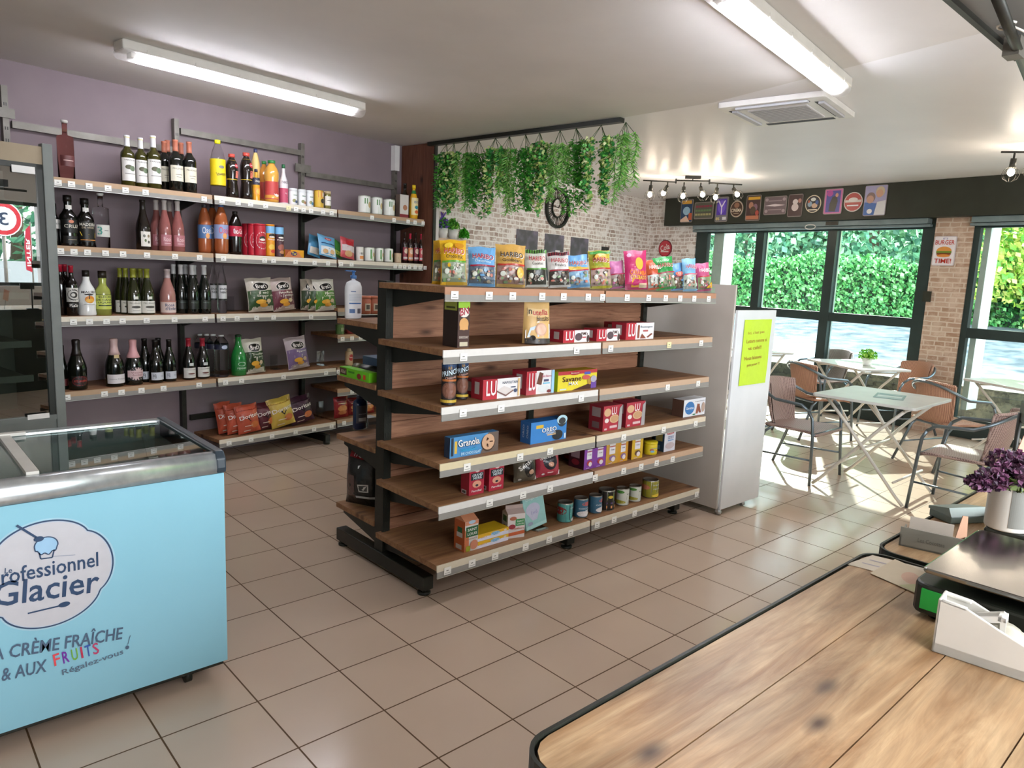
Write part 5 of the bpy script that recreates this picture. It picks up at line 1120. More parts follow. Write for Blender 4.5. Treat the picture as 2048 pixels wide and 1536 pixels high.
for i, (a, b3, t, wh) in enumerate(((727.5, 749, 495, 'left'), (750, 767, 496, 'middle'), (767.5, 786, 497, 'right'))):
    wb(2, a, b3, t, .05, 'can', 'c4cabc', f'white and green vegetable can on the second board, {wh} of three', 'food_can', 'can', 'three vegetable cans on the second board', 'metal', labels=[(.05, .95, 360, 'e6e8e0', [('r', .43, .15, .48, .9, '3f8a34'), ('r', .48, .0, .60, .38, '8ab04c'), ('c', .55, .5, .04, .18, 'c8b080')])])
wb(2, 788, 802.4, 506, .05, 'can', 'a88a6c', 'shorter brown-labelled can right of the green cans', 'food_can', 'can', None, 'metal', labels=[(.05, .95, 360, 'c8b090', [('r', .42, .4, .58, .6, '5a7a34')])])
for i, (a, b3, t, cc, lc, wh) in enumerate(((803, 815, 464.5, '2c1c16', '8a2c3c', 'leftmost'), (814, 826, 467, 'c02c4a', 'd88a5c', 'second from left'), (825, 837, 465, '2c1c16', '7a2434', 'third from left'), (836, 848, 468, 'c02c4a', 'c84a50', 'rightmost'))):
    wb(2, a, b3, t, .07, 'bordeaux', '241410', f'slim syrup bottle, {wh} of four at the end of the second board', 'syrup_bottle', group='four slim syrup bottles', cap=(.82, cc), labels=[(.10, .52, 150, lc, [('c', .5, .7, .3, .2, 'e0c8b0'), ('r', .1, .1, .9, .25, 'd8ccc8')])])

# third board
for i, (a, b3, t, d, wh) in enumerate(((110, 133, 529, .12, 'left, half hidden by the cooler'), (120, 142, 528.7, .20, 'middle, behind'), (132, 154.6, 531, .05, 'right, with a black and white maze label'))):
    wb(3, a, b3, t, d, 'flask' if False else 'bordeaux', '120c0a', f'dark bottle with red cap, {wh}', 'spirit_bottle', cap=(.86, 'b01c34'), group='three red-capped bottles', labels=[(.28, .56, 150, 'c8c4bc', [('c', .5, .5, .4, .4, '24201c'), ('c', .5, .5, .32, .32, 'c8c4bc'), ('c', .5, .5, .22, .22, '24201c'), ('c', .45, .5, .12, .12, 'c8c4bc')]), (.16, .26, 120, '14100e', [('t', 'PLaSir', .5, .5, .7, .6, 'e0dcd4')])] if i == 2 else [])
wb(3, 156, 189.6, 540.6, .06, 'rum', 'e6e6e2', 'opaque white coconut liqueur bottle with a palm and sunset', 'spirit_bottle', mat='gloss', cap=(.86, '1c1814'), labels=[(.24, .56, -130, 'e6e6e2', [('t', 'MALIBU', .5, .88, .8, .16, '24221e'), ('c', .5, .38, .24, .26, 'd8862c'), ('c', .5, .3, .20, .14, 'e8b040'), ('r', .46, .4, .5, .75, '201810'), ('c', .46, .72, .22, .06, '201810'), ('r', .2, .02, .8, .05, '7a7a74')])])
wb(3, 191, 220, 541.7, .06, 'cane', '9aa04c', 'squat cane sugar syrup bottle with a lime label', 'syrup_bottle', cap=(.84, '241c14'), labels=[(.14, .47, 180, 'c4cc5c', [('t', 'SUCRE', .5, .84, .6, .14, '1c2c2c'), ('t', 'DE CANNE', .5, .64, .75, .14, '1c2c2c'), ('t', 'LIQUIDE', .5, .45, .65, .13, '1c2c2c'), ('r', .2, .22, .8, .3, '3a4a2c'), ('r', 0, .96, 1, 1, '3a3a24')])])
for i, (a, b3, t, d, wh) in enumerate(((229, 253, 536, .16, 'far left'), (240, 264, 536, .11, 'second from left'), (253, 280, 536.5, .05, 'front left'), (262, 286, 537, .22, 'deep middle'), (270, 294, 537, .14, 'rear right'), (280.6, 307.7, 537.5, .05, 'front right'))):
    wb(3, a, b3, t, d, 'burgundy', '22250f', f'white wine bottle with olive-green capsule, {wh} of six', cap=(.80, '8a8c2c'), cap_name='capsule', group='six olive-capped wine bottles', labels=[(.04, .30, 150, 'd8d6cc', [('t', 'PELLEHAUT', .5, .82, .7, .12, '7a786c'), ('c', .5, .5, .26, .1, '3a3a34'), ('r', .3, .2, .7, .24, '9a988c')]), (.34, .40, 34, 'd8d8cc', [])])
wb(3, 320, 350, 538, .05, 'burgundy', 'a07068', 'rosé wine bottle with a handwritten pink label', cap=(.80, 'b8a8a8'), cap_name='capsule', labels=[(.04, .30, 170, 'd8c4bc', [('t', 'Rosé', .45, .65, .4, .26, '3a4a6a', 0.05), ('t', "d'Enfer", .5, .35, .5, .26, '3a4a6a', 0.05), ('r', 0, .9, 1, 1, 'a86a5c')])])
for i, (a, b3, t, d, wh) in enumerate(((336, 359, 528, .16, 'leftmost'), (350, 374, 529, .10, 'second from left'), (360, 383, 529, .20, 'deep middle'), (372, 397, 530, .05, 'front middle'), (378, 400, 530, .15, 'rear right'), (396, 421, 530, .05, 'front right'))):
    wb(3, a, b3, t, d, 'burgundy', '0c110d', f'dark green wine bottle with white capsule, {wh} of six', cap=(.80, 'c8c8c8'), cap_name='capsule', group='six white-capped wine bottles', labels=[(.10, .28, 120, '14180f', [('t', 'REUILLY', .5, .75, .6, .14, '5a6a60')])])
for i, (a, b3, t, d, wh) in enumerate(((418, 436, 531, .14, 'rear left'), (435, 453, 530, .05, 'front right'))):
    wb(3, a, b3, t, d, 'pet', 'f0f0f0', f'clear bottle with a black and white label, {wh} of the pair', 'spirit_bottle', mat='clear_bottle', group='two clear bottles with white labels', labels=[(.27, .62, 150, 'c8c8c8', [('r', 0, .9, 1, 1, '24241f'), ('r', 0, 0, 1, .1, '24241f'), ('t', 'DUCA', .5, .68, .7, .12, '3a3a3a'), ('t', 'NERO', .5, .48, .6, .12, '3a3a3a')])])
def brets(k, a, b3, t, d, c1, c2, txt, label, roll=0, turn=0, group='bags of crisps with the oval black logo', full=True):
    b_, w_, h_ = S(W[k], a, b3, t, d, False)
    dec = [('p', [(0, .68), (1, .58), (1, .03), (0, .03)], c2)] if False else [('r', .01, .03, .99, .62, c2)]
    dec += [('c', .5, .74, .32, .13, 'e8e4dc'), ('c', .5, .74, .30, .12, '14120f'), ('t', "Bret's", .5, .75, .44, .13, 'f0ece4', 0.06)]
    for i, l in enumerate(txt): dec.append(('t', l, .62, .54 - i * .08, min(.7, .08 * len(l)), .06, 'e8e4d8'))
    dec += [('c', .42, .28, .2, .07, 'e0a83c'), ('c', .52, .18, .16, .06, 'd89a34'), ('c', .72, .3, .1, .06, 'c8b090'), ('r', .2, .07, .3, .11, 'd8d4cc'), ('r', .45, .07, .7, .1, 'd8d4cc')]
    return bag('crisp_bag', label, 'crisp bag', group, b_, ANG, w_, h_ / math.cos(R(8)), .10, c1, dec, 8, roll=roll, turn=turn)
brets(3, 497, 550, 559, .06, 'c4bcae', '2e4a26', ['BBQ', 'Saveur de'], 'green and cream crisp bag lettered BBQ', -3)
brets(3, 547, 592, 560, .06, 'b8a8a0', '6a3440', ['Moutarde', "a l'ancienne"], 'maroon and cream crisp bag beside the BBQ bag', -6)
brets(3, 601, 632, 561, .11, 'b0a898', '2c3c24', ['Poulet'], 'dark green crisp bag at the back, left of the vegetable one', 4)
brets(3, 616, 650, 562, .08, 'b8b0a0', '2e4a26', ['Poulet'], 'dark green crisp bag, middle of the overlapping three', 2)
brets(3, 631, 674, 561, .05, 'd0ccc0', '4a7a2c', ['Petits', 'Legumes'], 'bright green crisp bag, front of the overlapping three', -3)
# clear divider stands on the boards
def stand(k, px, py, label, w_=.07, h_=.12):
    q = atz(px, py, W[k].z)
    mb = MB().use('strip').box(-w_ / 2, 0, 0, w_ / 2, .003, h_).box(-w_ / 2, -.08, 0, w_ / 2, 0.0, .003)
    tag(mb.build('divider_stand', None, q, ANG), label, 'display stand', 'clear plastic divider stands')
stand(3, 461, 622, 'empty clear divider stand right of the clear bottles'); stand(3, 497, 618, 'empty clear divider stand left of the BBQ bag', .08)
stand(4, 548, 738, 'empty clear divider stand between the two lower crisp bags'); stand(4, 641, 730, 'empty clear divider stand right of the purple crisp bag', .08, .13)
stand(5, 446, 868, 'empty clear divider stand left of the red tortilla bags', .09, .14); stand(5, 640, 832, 'empty clear divider stand right of the tortilla bags', .08, .14)

# fourth board
wb(4, 118, 134, 690, .10, 'champagne', '0f110b', 'dark sparkling wine bottle half hidden by the cooler post', 'champagne_bottle', cap=(.7, '1c1410'), cap_name='foil', labels=[(.08, .24, 90, '5a1c1c', [])])
wb(4, 136, 171, 678.5, .05, 'champagne', '0f110b', 'dark sparkling wine bottle with black foil and red oval label', 'champagne_bottle', cap=(.68, '1c1410'), cap_name='foil', labels=[(.08, .28, 110, '0f110b', [('c', .5, .5, .46, .48, '7a1c20'), ('c', .5, .5, .40, .40, '2c1010'), ('t', 'FITZ BROWN', .5, .5, .7, .2, 'b84038')])])
wb(4, 211, 246, 676.7, .05, 'champagne', '12150d', 'champagne bottle with pale pink foil and plain white label', 'champagne_bottle', cap=(.66, 'c8a8a4'), cap_name='foil', labels=[(.07, .26, 140, 'd8d2d2', [('t', 'Veuve Pelletier', .5, .5, .8, .14, '8a8484')]), (.60, .67, 44, 'c8b080', [])])
wb(4, 250, 283, 678.5, .05, 'champagne', '0f130e', 'champagne bottle with pink foil and rounded pink label', 'champagne_bottle', cap=(.60, 'd09a9c'), cap_name='foil', labels=[(.10, .40, 130, '0f130e', [('c', .5, .5, .44, .48, 'd0b4b4'), ('r', .02, .25, .98, .75, 'd0b4b4'), ('t', 'Veuve', .5, .6, .6, .13, '9a6a70'), ('t', 'Ambal', .5, .42, .5, .13, '9a6a70')])])
for i, (a, b3, t, d, wh) in enumerate(((276, 303, 677, .13, 'rear left'), (297, 325, 679.6, .05, 'front left'), (304, 330, 676, .17, 'rear right'), (326, 351, 678.7, .05, 'front right'))):
    wb(4, a, b3, t, d, 'burgundy', '0e100b', f'red wine bottle with a white label lettered LES, {wh} of four', cap=(.82, '14110e'), cap_name='capsule', group='four bottles lettered LES', labels=[(.07, .25, 120, 'c8ccd4', [('t', 'LES', .22, .5, .5, .2, '1c2028', PI / 2), ('r', .6, .5, .85, .54, '8a8e98'), ('r', .6, .4, .8, .43, '8a8e98')])])
for i, (a, b3, t, wh) in enumerate(((364.6, 389.6, 676, 'left'), (392.7, 417.7, 676, 'right'))):
    wb(4, a, b3, t, .05, 'burgundy', '100e0b', f'red wine bottle with crimson capsule and white label, {wh} of the pair', cap=(.80, '9a1c30'), cap_name='capsule', group='two crimson-capped wine bottles', labels=[(.05, .29, 150, 'd6d4ce', [('r', .2, .8, .8, .84, '7a786c'), ('c', .5, .42, .22, .08, '6a3a34'), ('r', .3, .2, .7, .24, '9a988c')]), (.34, .41, 40, 'c8ccc8', [])])
for i, (a, b3, t, d, wh) in enumerate(((390, 411, 668, .22, 'deepest'), (402, 426, 668, .15, 'third from the front'), (414, 440, 668.5, .10, 'second from the front'), (429, 456.7, 669.8, .04, 'front'))):
    wb(4, a, b3, t, d, 'water', 'e8eef0', f'ribbed clear water bottle with dark blue band, {wh} of four', 'water_bottle', mat='clear_bottle', group='four water bottles', cap=(.965, 'd8dcdc'), labels=[(.66, .78, 360, '24283c', [('c', .5, .5, .07, .4, 'b8c0d8')])])
wb(4, 462, 492, 669, .05, 'champagne', '1f7a34', 'green sparkling water bottle with white lettering', 'water_bottle', mat='gloss', cap=(.94, '1c3c20'), labels=[(.12, .38, 110, '1f7a34', [('c', .5, .65, .3, .2, 'c8dccc'), ('c', .45, .65, .22, .15, '1f7a34'), ('t', 'PERRIER', .5, .25, .7, .16, 'c8dccc')])])
brets(4, 470, 500, 681, .16, 'b0a898', '2c3a24', [], 'dark crisp bag behind the green water bottle', 2)
brets(4, 491, 531, 680, .05, 'c8c4b4', '2e4426', ['Fromage', 'du Jura'], 'green and cream crisp bag right of the green bottle', -3)
brets(4, 577, 620, 677.6, .05, 'b8acb0', '7c6890', ['Oignon'], 'purple and grey crisp bag alone on the fourth board', -6)

# lowest board: tortilla crisps
def dorito(a, b3, t, d, c, label, roll, txt=True):
    b_, w_, h_ = S(W[5], a, b3, t, d, False)
    dark = {'b8523a': '8a2c1c', '5a2630': '3a141c', 'c8ac4c': 'a8842c', '3a1c30': '241020'}[c]
    dec = [('r', .02, .80, .98, .96, dark), ('p', [(.36, .55), (.64, .55), (.5, .40)], '14100e'), ('p', [(.41, .55), (.59, .55), (.5, .46)], c), ('t', 'Doritos', .5, .60, .86, .14, 'f0e8e0', 0.10), ('c', .68, .28, .2, .12, 'c8703c'), ('r', .4 - .34 / 2, .26 - .06 / 5, .4 + .34 / 2, .26 + .06 / 5, 'e8dcd0'), ('r', .2, .08, .5, .11, 'e0d8cc')]
    return bag('tortilla_bag', label, 'crisp bag', 'tortilla crisp bags on the lowest board', b_, ANG, w_, h_ / math.cos(R(9)), .10, c, dec, 9, roll=roll)
dorito(437, 470, 807, .16, 'b8523a', 'orange-red tortilla crisp bag, rearmost of three', -5)
dorito(455, 492, 810, .10, 'b8523a', 'orange-red tortilla crisp bag, middle of three', -4)
dorito(477, 522, 813, .04, 'b8523a', 'orange-red tortilla crisp bag, front of three', -5)
dorito(515, 552, 808, .08, '5a2630', 'maroon tortilla crisp bag left of the yellow one', -6)
dorito(544, 592, 800, .05, 'c8ac4c', 'yellow tortilla crisp bag between two dark ones', -9)
dorito(584, 630, 797, .07, '3a1c30', 'dark purple tortilla crisp bag, rightmost on the lowest board', -9)

# third bay, lower boards, and the back side of the gondola
def back_shelf(z): return mkshelf((0, BY, 0), XV, YV, z, 0.0)
def at_back(px, py, z): return atz(px, py, z)
q = Vector((0.715, 0.165, GB[1] + .0005)); z_ = proj(q)[2]
o = bottle('lotion_bottle', 'large white lotion bottle with blue pump on the gondola rear shelf', 'bottle', None, q, 0, 37 * z_ / F_PX, 95 * z_ / F_PX, 'lotion', 'satin', 'dfe2e6', None, [(.08, .60, 110, 'dfe2e6', [('r', .2, .92, .5, .95, '4a6a9a'), ('r', .1, .44, .9, .49, '3a6aa4'), ('r', .12, .08, .45, .24, '4a6a9a'), ('r', .6, .06, .85, .26, '5a5a64')] + [('r', .1, .56 + k * .05, .9, .57 + k * .05, '8aa0b8') for k in range(6)])], sy=.55)
h_ = 95 * z_ / F_PX
MB().use('satin', '3f6ea8').lathe([(0, .83 * h_), (.017, .83 * h_), (.017, .90 * h_), (.008, .905 * h_), (.008, .975 * h_), (.014, .98 * h_), (.014, .995 * h_), (0, h_)], 12).box(-.05, -.007, .98 * h_, .0, .007, .997 * h_).build('pump', o)
for i, (px, lab) in enumerate(((730, 'left'), (747, 'right'))):
    q = at_back(px, 628, GB[1]); z_ = proj(q)[2]
    bottle('baby_food_pot', f'orange-red pot with barcode on the gondola rear shelf, {lab} of the pair', 'jar', 'two orange-red pots', q, 0, 24 * z_ / F_PX, 36 * z_ / F_PX, 'jar', 'satin', 'b86a4c', (.86, 'c87a5c'), [(.2, .6, 60, 'd8ccb0', [('r', .2, .2, .8, .8, '5a5448')])])
for i, (px, lab) in enumerate(((732, 'left'), (752, 'right'))):
    b_, w_, h_ = S(W['3c'], px - 12, px + 12, 593, .08); bottle('food_can', f'green-labelled can on the wall shelf behind the gondola post, {lab} one', 'can', 'two green cans behind the gondola', b_, ANG, w_, max(h_, .10), 'can', 'metal', 'b8b090', None, [(.05, .95, 360, '5a8a34', [('c', .5, .6, .05, .3, 'e8e4d8')])])
b_, w_, h_ = S(W['4c'], 671, 688, 651, .06); bottle('food_can', 'small green can under the lotion bottle on the wall shelf', 'can', None, b_, ANG, w_, .09, 'can', 'metal', '8a9a6a', None, [(.05, .95, 360, '4a6a34', [('r', .46, .3, .54, .7, 'c8c8a8')])])
b_, w_, h_ = S(W['4c'], 690, 712, 660, .08); bottle('food_can', 'small red tin beside the green can on the wall shelf', 'can', None, b_, ANG, w_, .06, 'jar', 'satin', '8a3430', (.86, '2c1c18'), [])
b_, w_, h_ = S(W[4], 690, 706, 697, .07)
bottle('sauce_bottle', 'cream-coloured sauce bottle with red round label behind the cling film', 'bottle', None, b_, ANG, w_, h_, 'sauce', 'satin', 'd0b890', (.82, 'c8b490'), [(.25, .72, 100, 'd0b890', [('c', .5, .5, .42, .42, 'b03434'), ('r', .5 - .5 / 2, .5 - .12 / 5, .5 + .5 / 2, .5 + .12 / 5, 'f0e8e0')])])
qa = atz(676, 758, GB[2])
carton('cling_film_box', 'long bright green cling film box on the gondola rear shelf', 'box', None, Vector((0.655, 0.045, GB[2])), -PI / 2, .31, .052, .055, '6ec81e', [('r', 0, .2, .24, .9, '4a2c20'), ('t', 'Albal', .12, .55, .17, .4, 'c8b8a0'), ('r', .3, .55, .52, .75, '3f8a1c'), ('c', .68, .4, .07, .3, '8a2c24'), ('r', .82, .2, .9, .7, 'c84a1c')], turn=0)
mb = MB().use('satin', '1c1f1c'); mb.tube([(0.735, 0.16, GB[2] + .036), (0.76, -0.04, GB[2] + .036)], .035, 18); mb.use('card', '5a5a3c'); mb.tube([(0.735, 0.161, GB[2] + .036), (0.742, 0.10, GB[2] + .036)], .0358, 18)
tag(mb.build('bin_bag_roll'), 'dark roll of bin bags lying behind the green box', 'roll')
for i, z in enumerate((0, .055)):
    mb = MB().use('card', '3c5a78').box(0.80, -0.15, GB[2] + z, 0.95, 0.20, GB[2] + z + .05)
    tag(mb.build('storage_bag_box'), ['blue flat box behind the cling film, lower one', 'blue flat box behind the cling film, upper one'][i], 'box', 'two blue flat boxes')
q = atz(720, 858, GB[3]); z_ = proj(q)[2]; w_, h_ = 32 * z_ / F_PX, 70 * z_ / F_PX
bottle('detergent_bottle', 'dark blue detergent bottle on the gondola rear shelf', 'bottle', None, q, 0, w_, h_, 'sauce', 'gloss', '1c2c4c', (.88, '18243c'), [(.2, .7, 100, '3a3a44', [('r', .2, .1, .8, .3, 'a8a8a8'), ('r', .2, .5, .8, .54, '8a8a90')])], sy=.6)
q = atz(745, 855, GB[3]); carton('sponge_pack', 'small grey-white pack beside the dark blue bottle', 'pack', None, q, 0, .06, .06, .08, 'a8aaa8', [('r', .1, .3, .9, .6, '6a7a84')])
for i, (a, b3, t, d, lab) in enumerate(((668, 697, 794, .06, 'left'), (694, 722, 796, .10, 'middle, behind the blue bottle'), (722, 749, 797, .06, 'right'))):
    b_, w_, h_ = S(W['6c'], a, b3, t, d, False)
    bag('snack_bag', f'red bag of filled biscuits on the lowest wall shelf, {lab}', 'snack bag', 'three red snack bags', b_, ANG, w_, h_, .07, '8a1f24', [('c', .5, .45, .34, .15, 'c88a50'), ('c', .5, .25, .3, .1, 'b06a3c'), ('r', .15, .8, .85, .92, '5a1418'), ('r', .5 - .6 / 2, .68 - .08 / 5, .5 + .6 / 2, .68 + .08 / 5, 'e0c8a0')], 4)
# big black charcoal bag on the lowest rear shelf
q = atz(716, 985, GB[4]); z_ = proj(q)[2]
bag('charcoal_bag', 'big glossy black bag on the lowest gondola rear shelf', 'bag', None, Vector((0.735, 0.07, GB[4])), -1.15, .24, .33, .15, '1a1a18', [('r', .12, .05, .42, .55, '5a4440'), ('r', .55, .28, .80, .42, 'b8b4ac'), ('r', .58, .30, .77, .40, '3a3a36'), ('r', .45, .16, .95, .2, 'b0b0ac'), ('p', [(.5, .68), (.95, .76), (.9, .80), (.5, .73)], 'c8c8c4'), ('r', .15, .84, .85, .97, '8a1c24'), ('t', 'neo', .5, .90, .4, .08, 'd8c8c8')], 3, standup=False)

# ------------------------------------------------------------------ gondola goods: sweet bags on the top shelf
def gb(k, xl, xr, yt, d, dep, name, label, cat, col, front, group=None, hmax=None, **kw):
    b_, w_, h_ = S(G[k], xl, xr, yt, d, False, hmax)
    return carton(name, label, cat, group, b_, 0, w_, h_, dep, col, front, **kw)
def faced(b_, w_, tau=0.5):
    """a bag turned a little towards the viewer keeps its seen width"""
    th = math.atan2(b_.x - CAM.x, b_.y - CAM.y)
    return w_ * math.cos(th) / math.cos(th - tau), -tau
def sweet(xl, xr, yt, d, ctop, cclear, brand, bcol, sub, scol, label, roll=0, extra=(), th=.05, subx=.5, edge='8a1c34', group='sweet bags on the gondola top shelf', split=.5, top=None):
    b_, w_, h_ = S(G[1], xl, xr, yt, d, False)
    w_, tau = faced(b_, w_)
    rnd = random.Random(int(xl * 7))
    dec = [('r', .03, .06, .97, split, cclear)]
    for _ in range(26):
        c = rnd.choice([cclear, 'd8d4cc', '8a8478', 'c87a6a', '7a9a6a', '6a6058', 'b8a890', ctop]); dec.append(('c', rnd.uniform(.12, .88), rnd.uniform(.10, split - .06), rnd.uniform(.03, .09), rnd.uniform(.02, .05), c))
    dec = [dec[0]] + [d2 for d2 in dec[1:]]
    dec += [('r', .03, split - .01, .97, split + .03, edge), ('r', .03, .02, .97, .06, ctop)]
    if top: dec += [('r', .02, .88, .98, .98, top[0])] + [('p', [(.04 + i * .11, .88), (.09 + i * .11, .88), (.13 + i * .11, .98), (.08 + i * .11, .98)], top[1]) for i in range(8)]
    items = list(extra)
    # keep print layers thin: flatten the layer index for the many sweets
    dec2 = dec + items + ([('c', .2, .30, .09, .06, 'd8dcd0')] if True else [])
    def compact(dd):
        out = []
        for it in dd: out.append(it)
        return out
    tx = [('t', brand, .5, .74, .78, .12, bcol, -0.04)] if brand else []
    if sub: tx.append(('t', sub, subx, .61, min(.75, .075 * len(sub)), .075, scol, -0.04))
    if brand: tx = [('t', brand, .512, .732, .80, .13, 'f0e8e0', -0.04)] + tx
    return bag('sweet_bag', label, 'sweet bag', group, b_, 0, w_, h_ / math.cos(R(7)), th, ctop, compact(dec2) + tx, 7, roll=roll, turn=tau)
sweet(864, 892, 483, .16, 'c89c1c', '8a9078', 'HARIBO', 'b02c2c', '', '', 'yellow sweet bag half hidden behind its twin, far left', 2, edge='3f7a2c')
sweet(882, 936, 482.6, .06, 'd8a81c', '8f9a80', 'HARIBO', 'b83a3a', 'Croco PIK', '2c241c', 'yellow sweet bag with green stripe, second from left', -2, extra=[('c', .3, .86, .16, .06, 'e8c83c'), ('c', .7, .86, .18, .06, 'c8881c')], edge='5a9a2c')
sweet(936, 992, 495.6, .05, '6aa4d4', '5a6878', 'HARIBO', 'b0202c', 'Dauphins', 'c8dce8', 'light blue sweet bag left of the gold one', 0, edge='9a2038')
sweet(991, 1052, 490.5, .05, 'cca050', '9a7468', 'HARIBO', '1c1814', 'Goldbears', '1c1814', 'gold sweet bag lettered Goldbears', 0, extra=[('c', .8, .33, .12, .13, 'e0b020'), ('r', .06, .50, .6, .53, 'b83428')], edge='b83428')
sweet(1052, 1096, 502, .05, 'dcd8d0', '34332c', 'HARIBO', 'b02c34', 'Cocobat', '1c1a16', 'white sweet bag with green and black striped top', -3, edge='4a8a2c', top=('5a9a3c', '24281c'), split=.46)
sweet(1098, 1143, 507.6, .05, 'dcd8d4', '4a423c', 'HARIBO', 'a82c38', 'Rouleta', '2c2624', 'white sweet bag with dark red striped top', -5, edge='9a2434', top=('7a2430', '2c1418'), split=.46)
sweet(1136, 1182, 514.7, .05, '6fa8d8', '8ab0cc', 'HARIBO', 'b04030', 'PIK', 'e8c01c', 'light blue sweet bag leaning beside the green-yellow one', -7, extra=[('p', [(.03, .66), (.97, .58), (.97, .52), (.03, .54)], 'd8b02c')], edge='b0304a')
sweet(1182, 1226, 504.5, .05, 'b8b03c', 'b0948a', 'HARIBO', 'a82838', 'Miami PIK', '8aa834', 'green and yellow sweet bag in the middle', -5, extra=[('c', .5, .82, .3, .09, 'e0a83c'), ('r', .02, .9, .98, .97, '3f8a3c')], edge='b0342c')
sweet(1222, 1254, 526, .13, 'c878a8', 'a89a94', '', '', '', '', 'pink and white sweet bag behind, left of the magenta one', -8, edge='a82c4a', extra=[('c', .6, .3, .22, .2, '6a4438')])
b_, w_, h_ = S(G[1], 1252, 1298, 503.4, .05, False); w_, tau = faced(b_, w_)
bag('sweet_bag', 'tall magenta sweet bag with yellow lettering', 'sweet bag', 'sweet bags on the gondola top shelf', b_, 0, w_, h_, .05, 'b82c64', [('c', .62, .66, .18, .16, 'e0b040'), ('c', .2, .88, .1, .05, 'e8a8c4'), ('p', [(.25, .06), (.6, .06), (.65, .3), (.3, .3)], 'e0a81c'), ('r', .6, .04, .95, .16, 'e0c8a8'), ('t', 'CARAMBA', .56, .43, .78, .12, 'e8801c', -0.05), ('t', 'COLORADO', .56, .31, .72, .10, 'e8c030', -0.05)], 6, roll=-4, turn=tau)
sweet(1297, 1328, 523, .10, 'd0603c', 'c8d0c8', 'HARIBO', 'e8dcd0', '', '', 'orange sweet bag behind the magenta one', -8, edge='b04028')
sweet(1315, 1354, 518, .06, '2c9a48', '8a9478', 'HARIBO', 'a8283a', '', '', 'green sweet bag right of the orange one', -9, extra=[('t', 'HARIBO', .4, .88, .6, .07, 'a8dca8')], edge='9a3448')
sweet(1344, 1371, 529, .12, '5f9cd0', '6a5444', '', '', 'PIK', 'e8d8c8', 'small blue sweet bag behind, near the right end', -6, extra=[('c', .5, .6, .3, .08, 'c86a5c')], edge='8a3040')
sweet(1368, 1396, 519, .06, '84bce0', 'b8c4b4', 'HARIBO', 'b83848', '', '', 'pale blue sweet bag, third from the right end', -4, edge='c86a7a')
sweet(1388, 1404, 530, .13, 'c8507c', 'b07a6a', '', '', '', '', 'pink sweet bag mostly hidden, second from right', -6)
sweet(1397, 1425, 529.5, .05, 'cc5a88', '8a9a70', 'HARIBO', 'f0e4e8', '', '', 'pink sweet bag at the right end of the top shelf', -8, extra=[('p', [(.5, .1), (.95, .08), (.97, .3)], 'd8a81c')], edge='b83440')

# second gondola shelf
gb(2, 916, 939, 599, .055, .115, 'biscuit_box', 'tall dark brown biscuit box lettered BN with green top', 'biscuit box', '4a3430', [('r', 0, .84, 1, 1, '9ac83c'), ('c', .52, .74, .42, .10, 'e8e4dc'), ('t', 'BN', .52, .77, .72, .16, 'a82038', 0.06), ('c', .5, .50, .40, .13, 'd8a468'), ('r', .14, .38, .86, .50, 'd8a468'), ('t', 'CHOCOLAT', .5, .22, .8, .05, 'e8dcd0'), ('r', .15, .03, .85, .12, 'c8c0a8')], side='2e201c', hmax=.222, sidedec=[('r', .08, .78, .92, .97, 'a8b04c'), ('r', .2, .82, .8, .86, '4a4a24')])
b_, w_, h_ = S(G[2], 1046, 1101, 601, .06, False, .222); w_, tau = faced(b_, w_, .4)
bag('biscuit_pouch', 'stand-up pouch lettered nutella biscuits', 'biscuit bag', None, b_, 0, w_, h_, .09, 'd8b070', [('r', .04, .0, .96, .12, '3a3430'), ('p', [(.05, .12), (.95, .12), (.96, .45), (.5, .52), (.05, .30)], 'e8e4e4'), ('p', [(.1, .14), (.5, .16), (.6, .45), (.2, .36)], 'c0d0dc'), ('c', .60, .33, .22, .15, 'c89a80'), ('c', .60, .33, .18, .12, 'dcb49c'), ('r', .1, .62, .9, .8, 'e0c088'), ('t', 'n', .2, .72, .12, .10, '1c1814'), ('t', 'utella', .58, .72, .58, .13, 'b82434'), ('t', 'biscuits', .68, .58, .46, .11, '3a2c24'), ('c', .28, .13, .09, .06, '1c1814')], 3, standup=True, foil='satin', turn=tau)
def lu(k, xl, xr, yt, d, dep, label, dec, group='LU biscuit boxes', lw=.42, name='biscuit_box', **kw):
    base = [('r', 0, 0, lw, 1, 'b83440')] + [('r', lw * (.1 + .22 * i), .0, lw * (.18 + .22 * i), 1, 'd8a8a8') for i in range(0)] + []
    dec = dec + [('t', 'LU', lw * .55, .56, lw * .70, .74, 'f0ecec')]
    return gb(k, xl, xr, yt, d, dep, name, label, 'biscuit box', 'e6e4e4', base + dec, group, side='a82434', top='b8404a', sidedec=[('r', .3, .25, .7, .85, 'c8bcb8')], **kw)
lu(2, 1127, 1179, 660.6, .05, .10, 'small striped biscuit pack lettered PIM\'S, the left one', [('c', .58, .45, .14, .32, '5a4a50'), ('t', "PiM's", .80, .72, .26, .26, '5a3a34'), ('r', .72, .35, .86, .45, 'b03c44'), ('c', .94, .3, .05, .3, '4a3a38')], lw=.42)
lu(2, 1194, 1240, 657.6, .05, .10, 'small striped biscuit pack lettered PIM\'S, the right one', [('c', .58, .45, .14, .32, '5a4a50'), ('t', "PiM's", .80, .72, .26, .26, '5a3a34'), ('r', .72, .35, .86, .45, 'b03c44'), ('c', .94, .3, .05, .3, '4a3a38')], lw=.42)
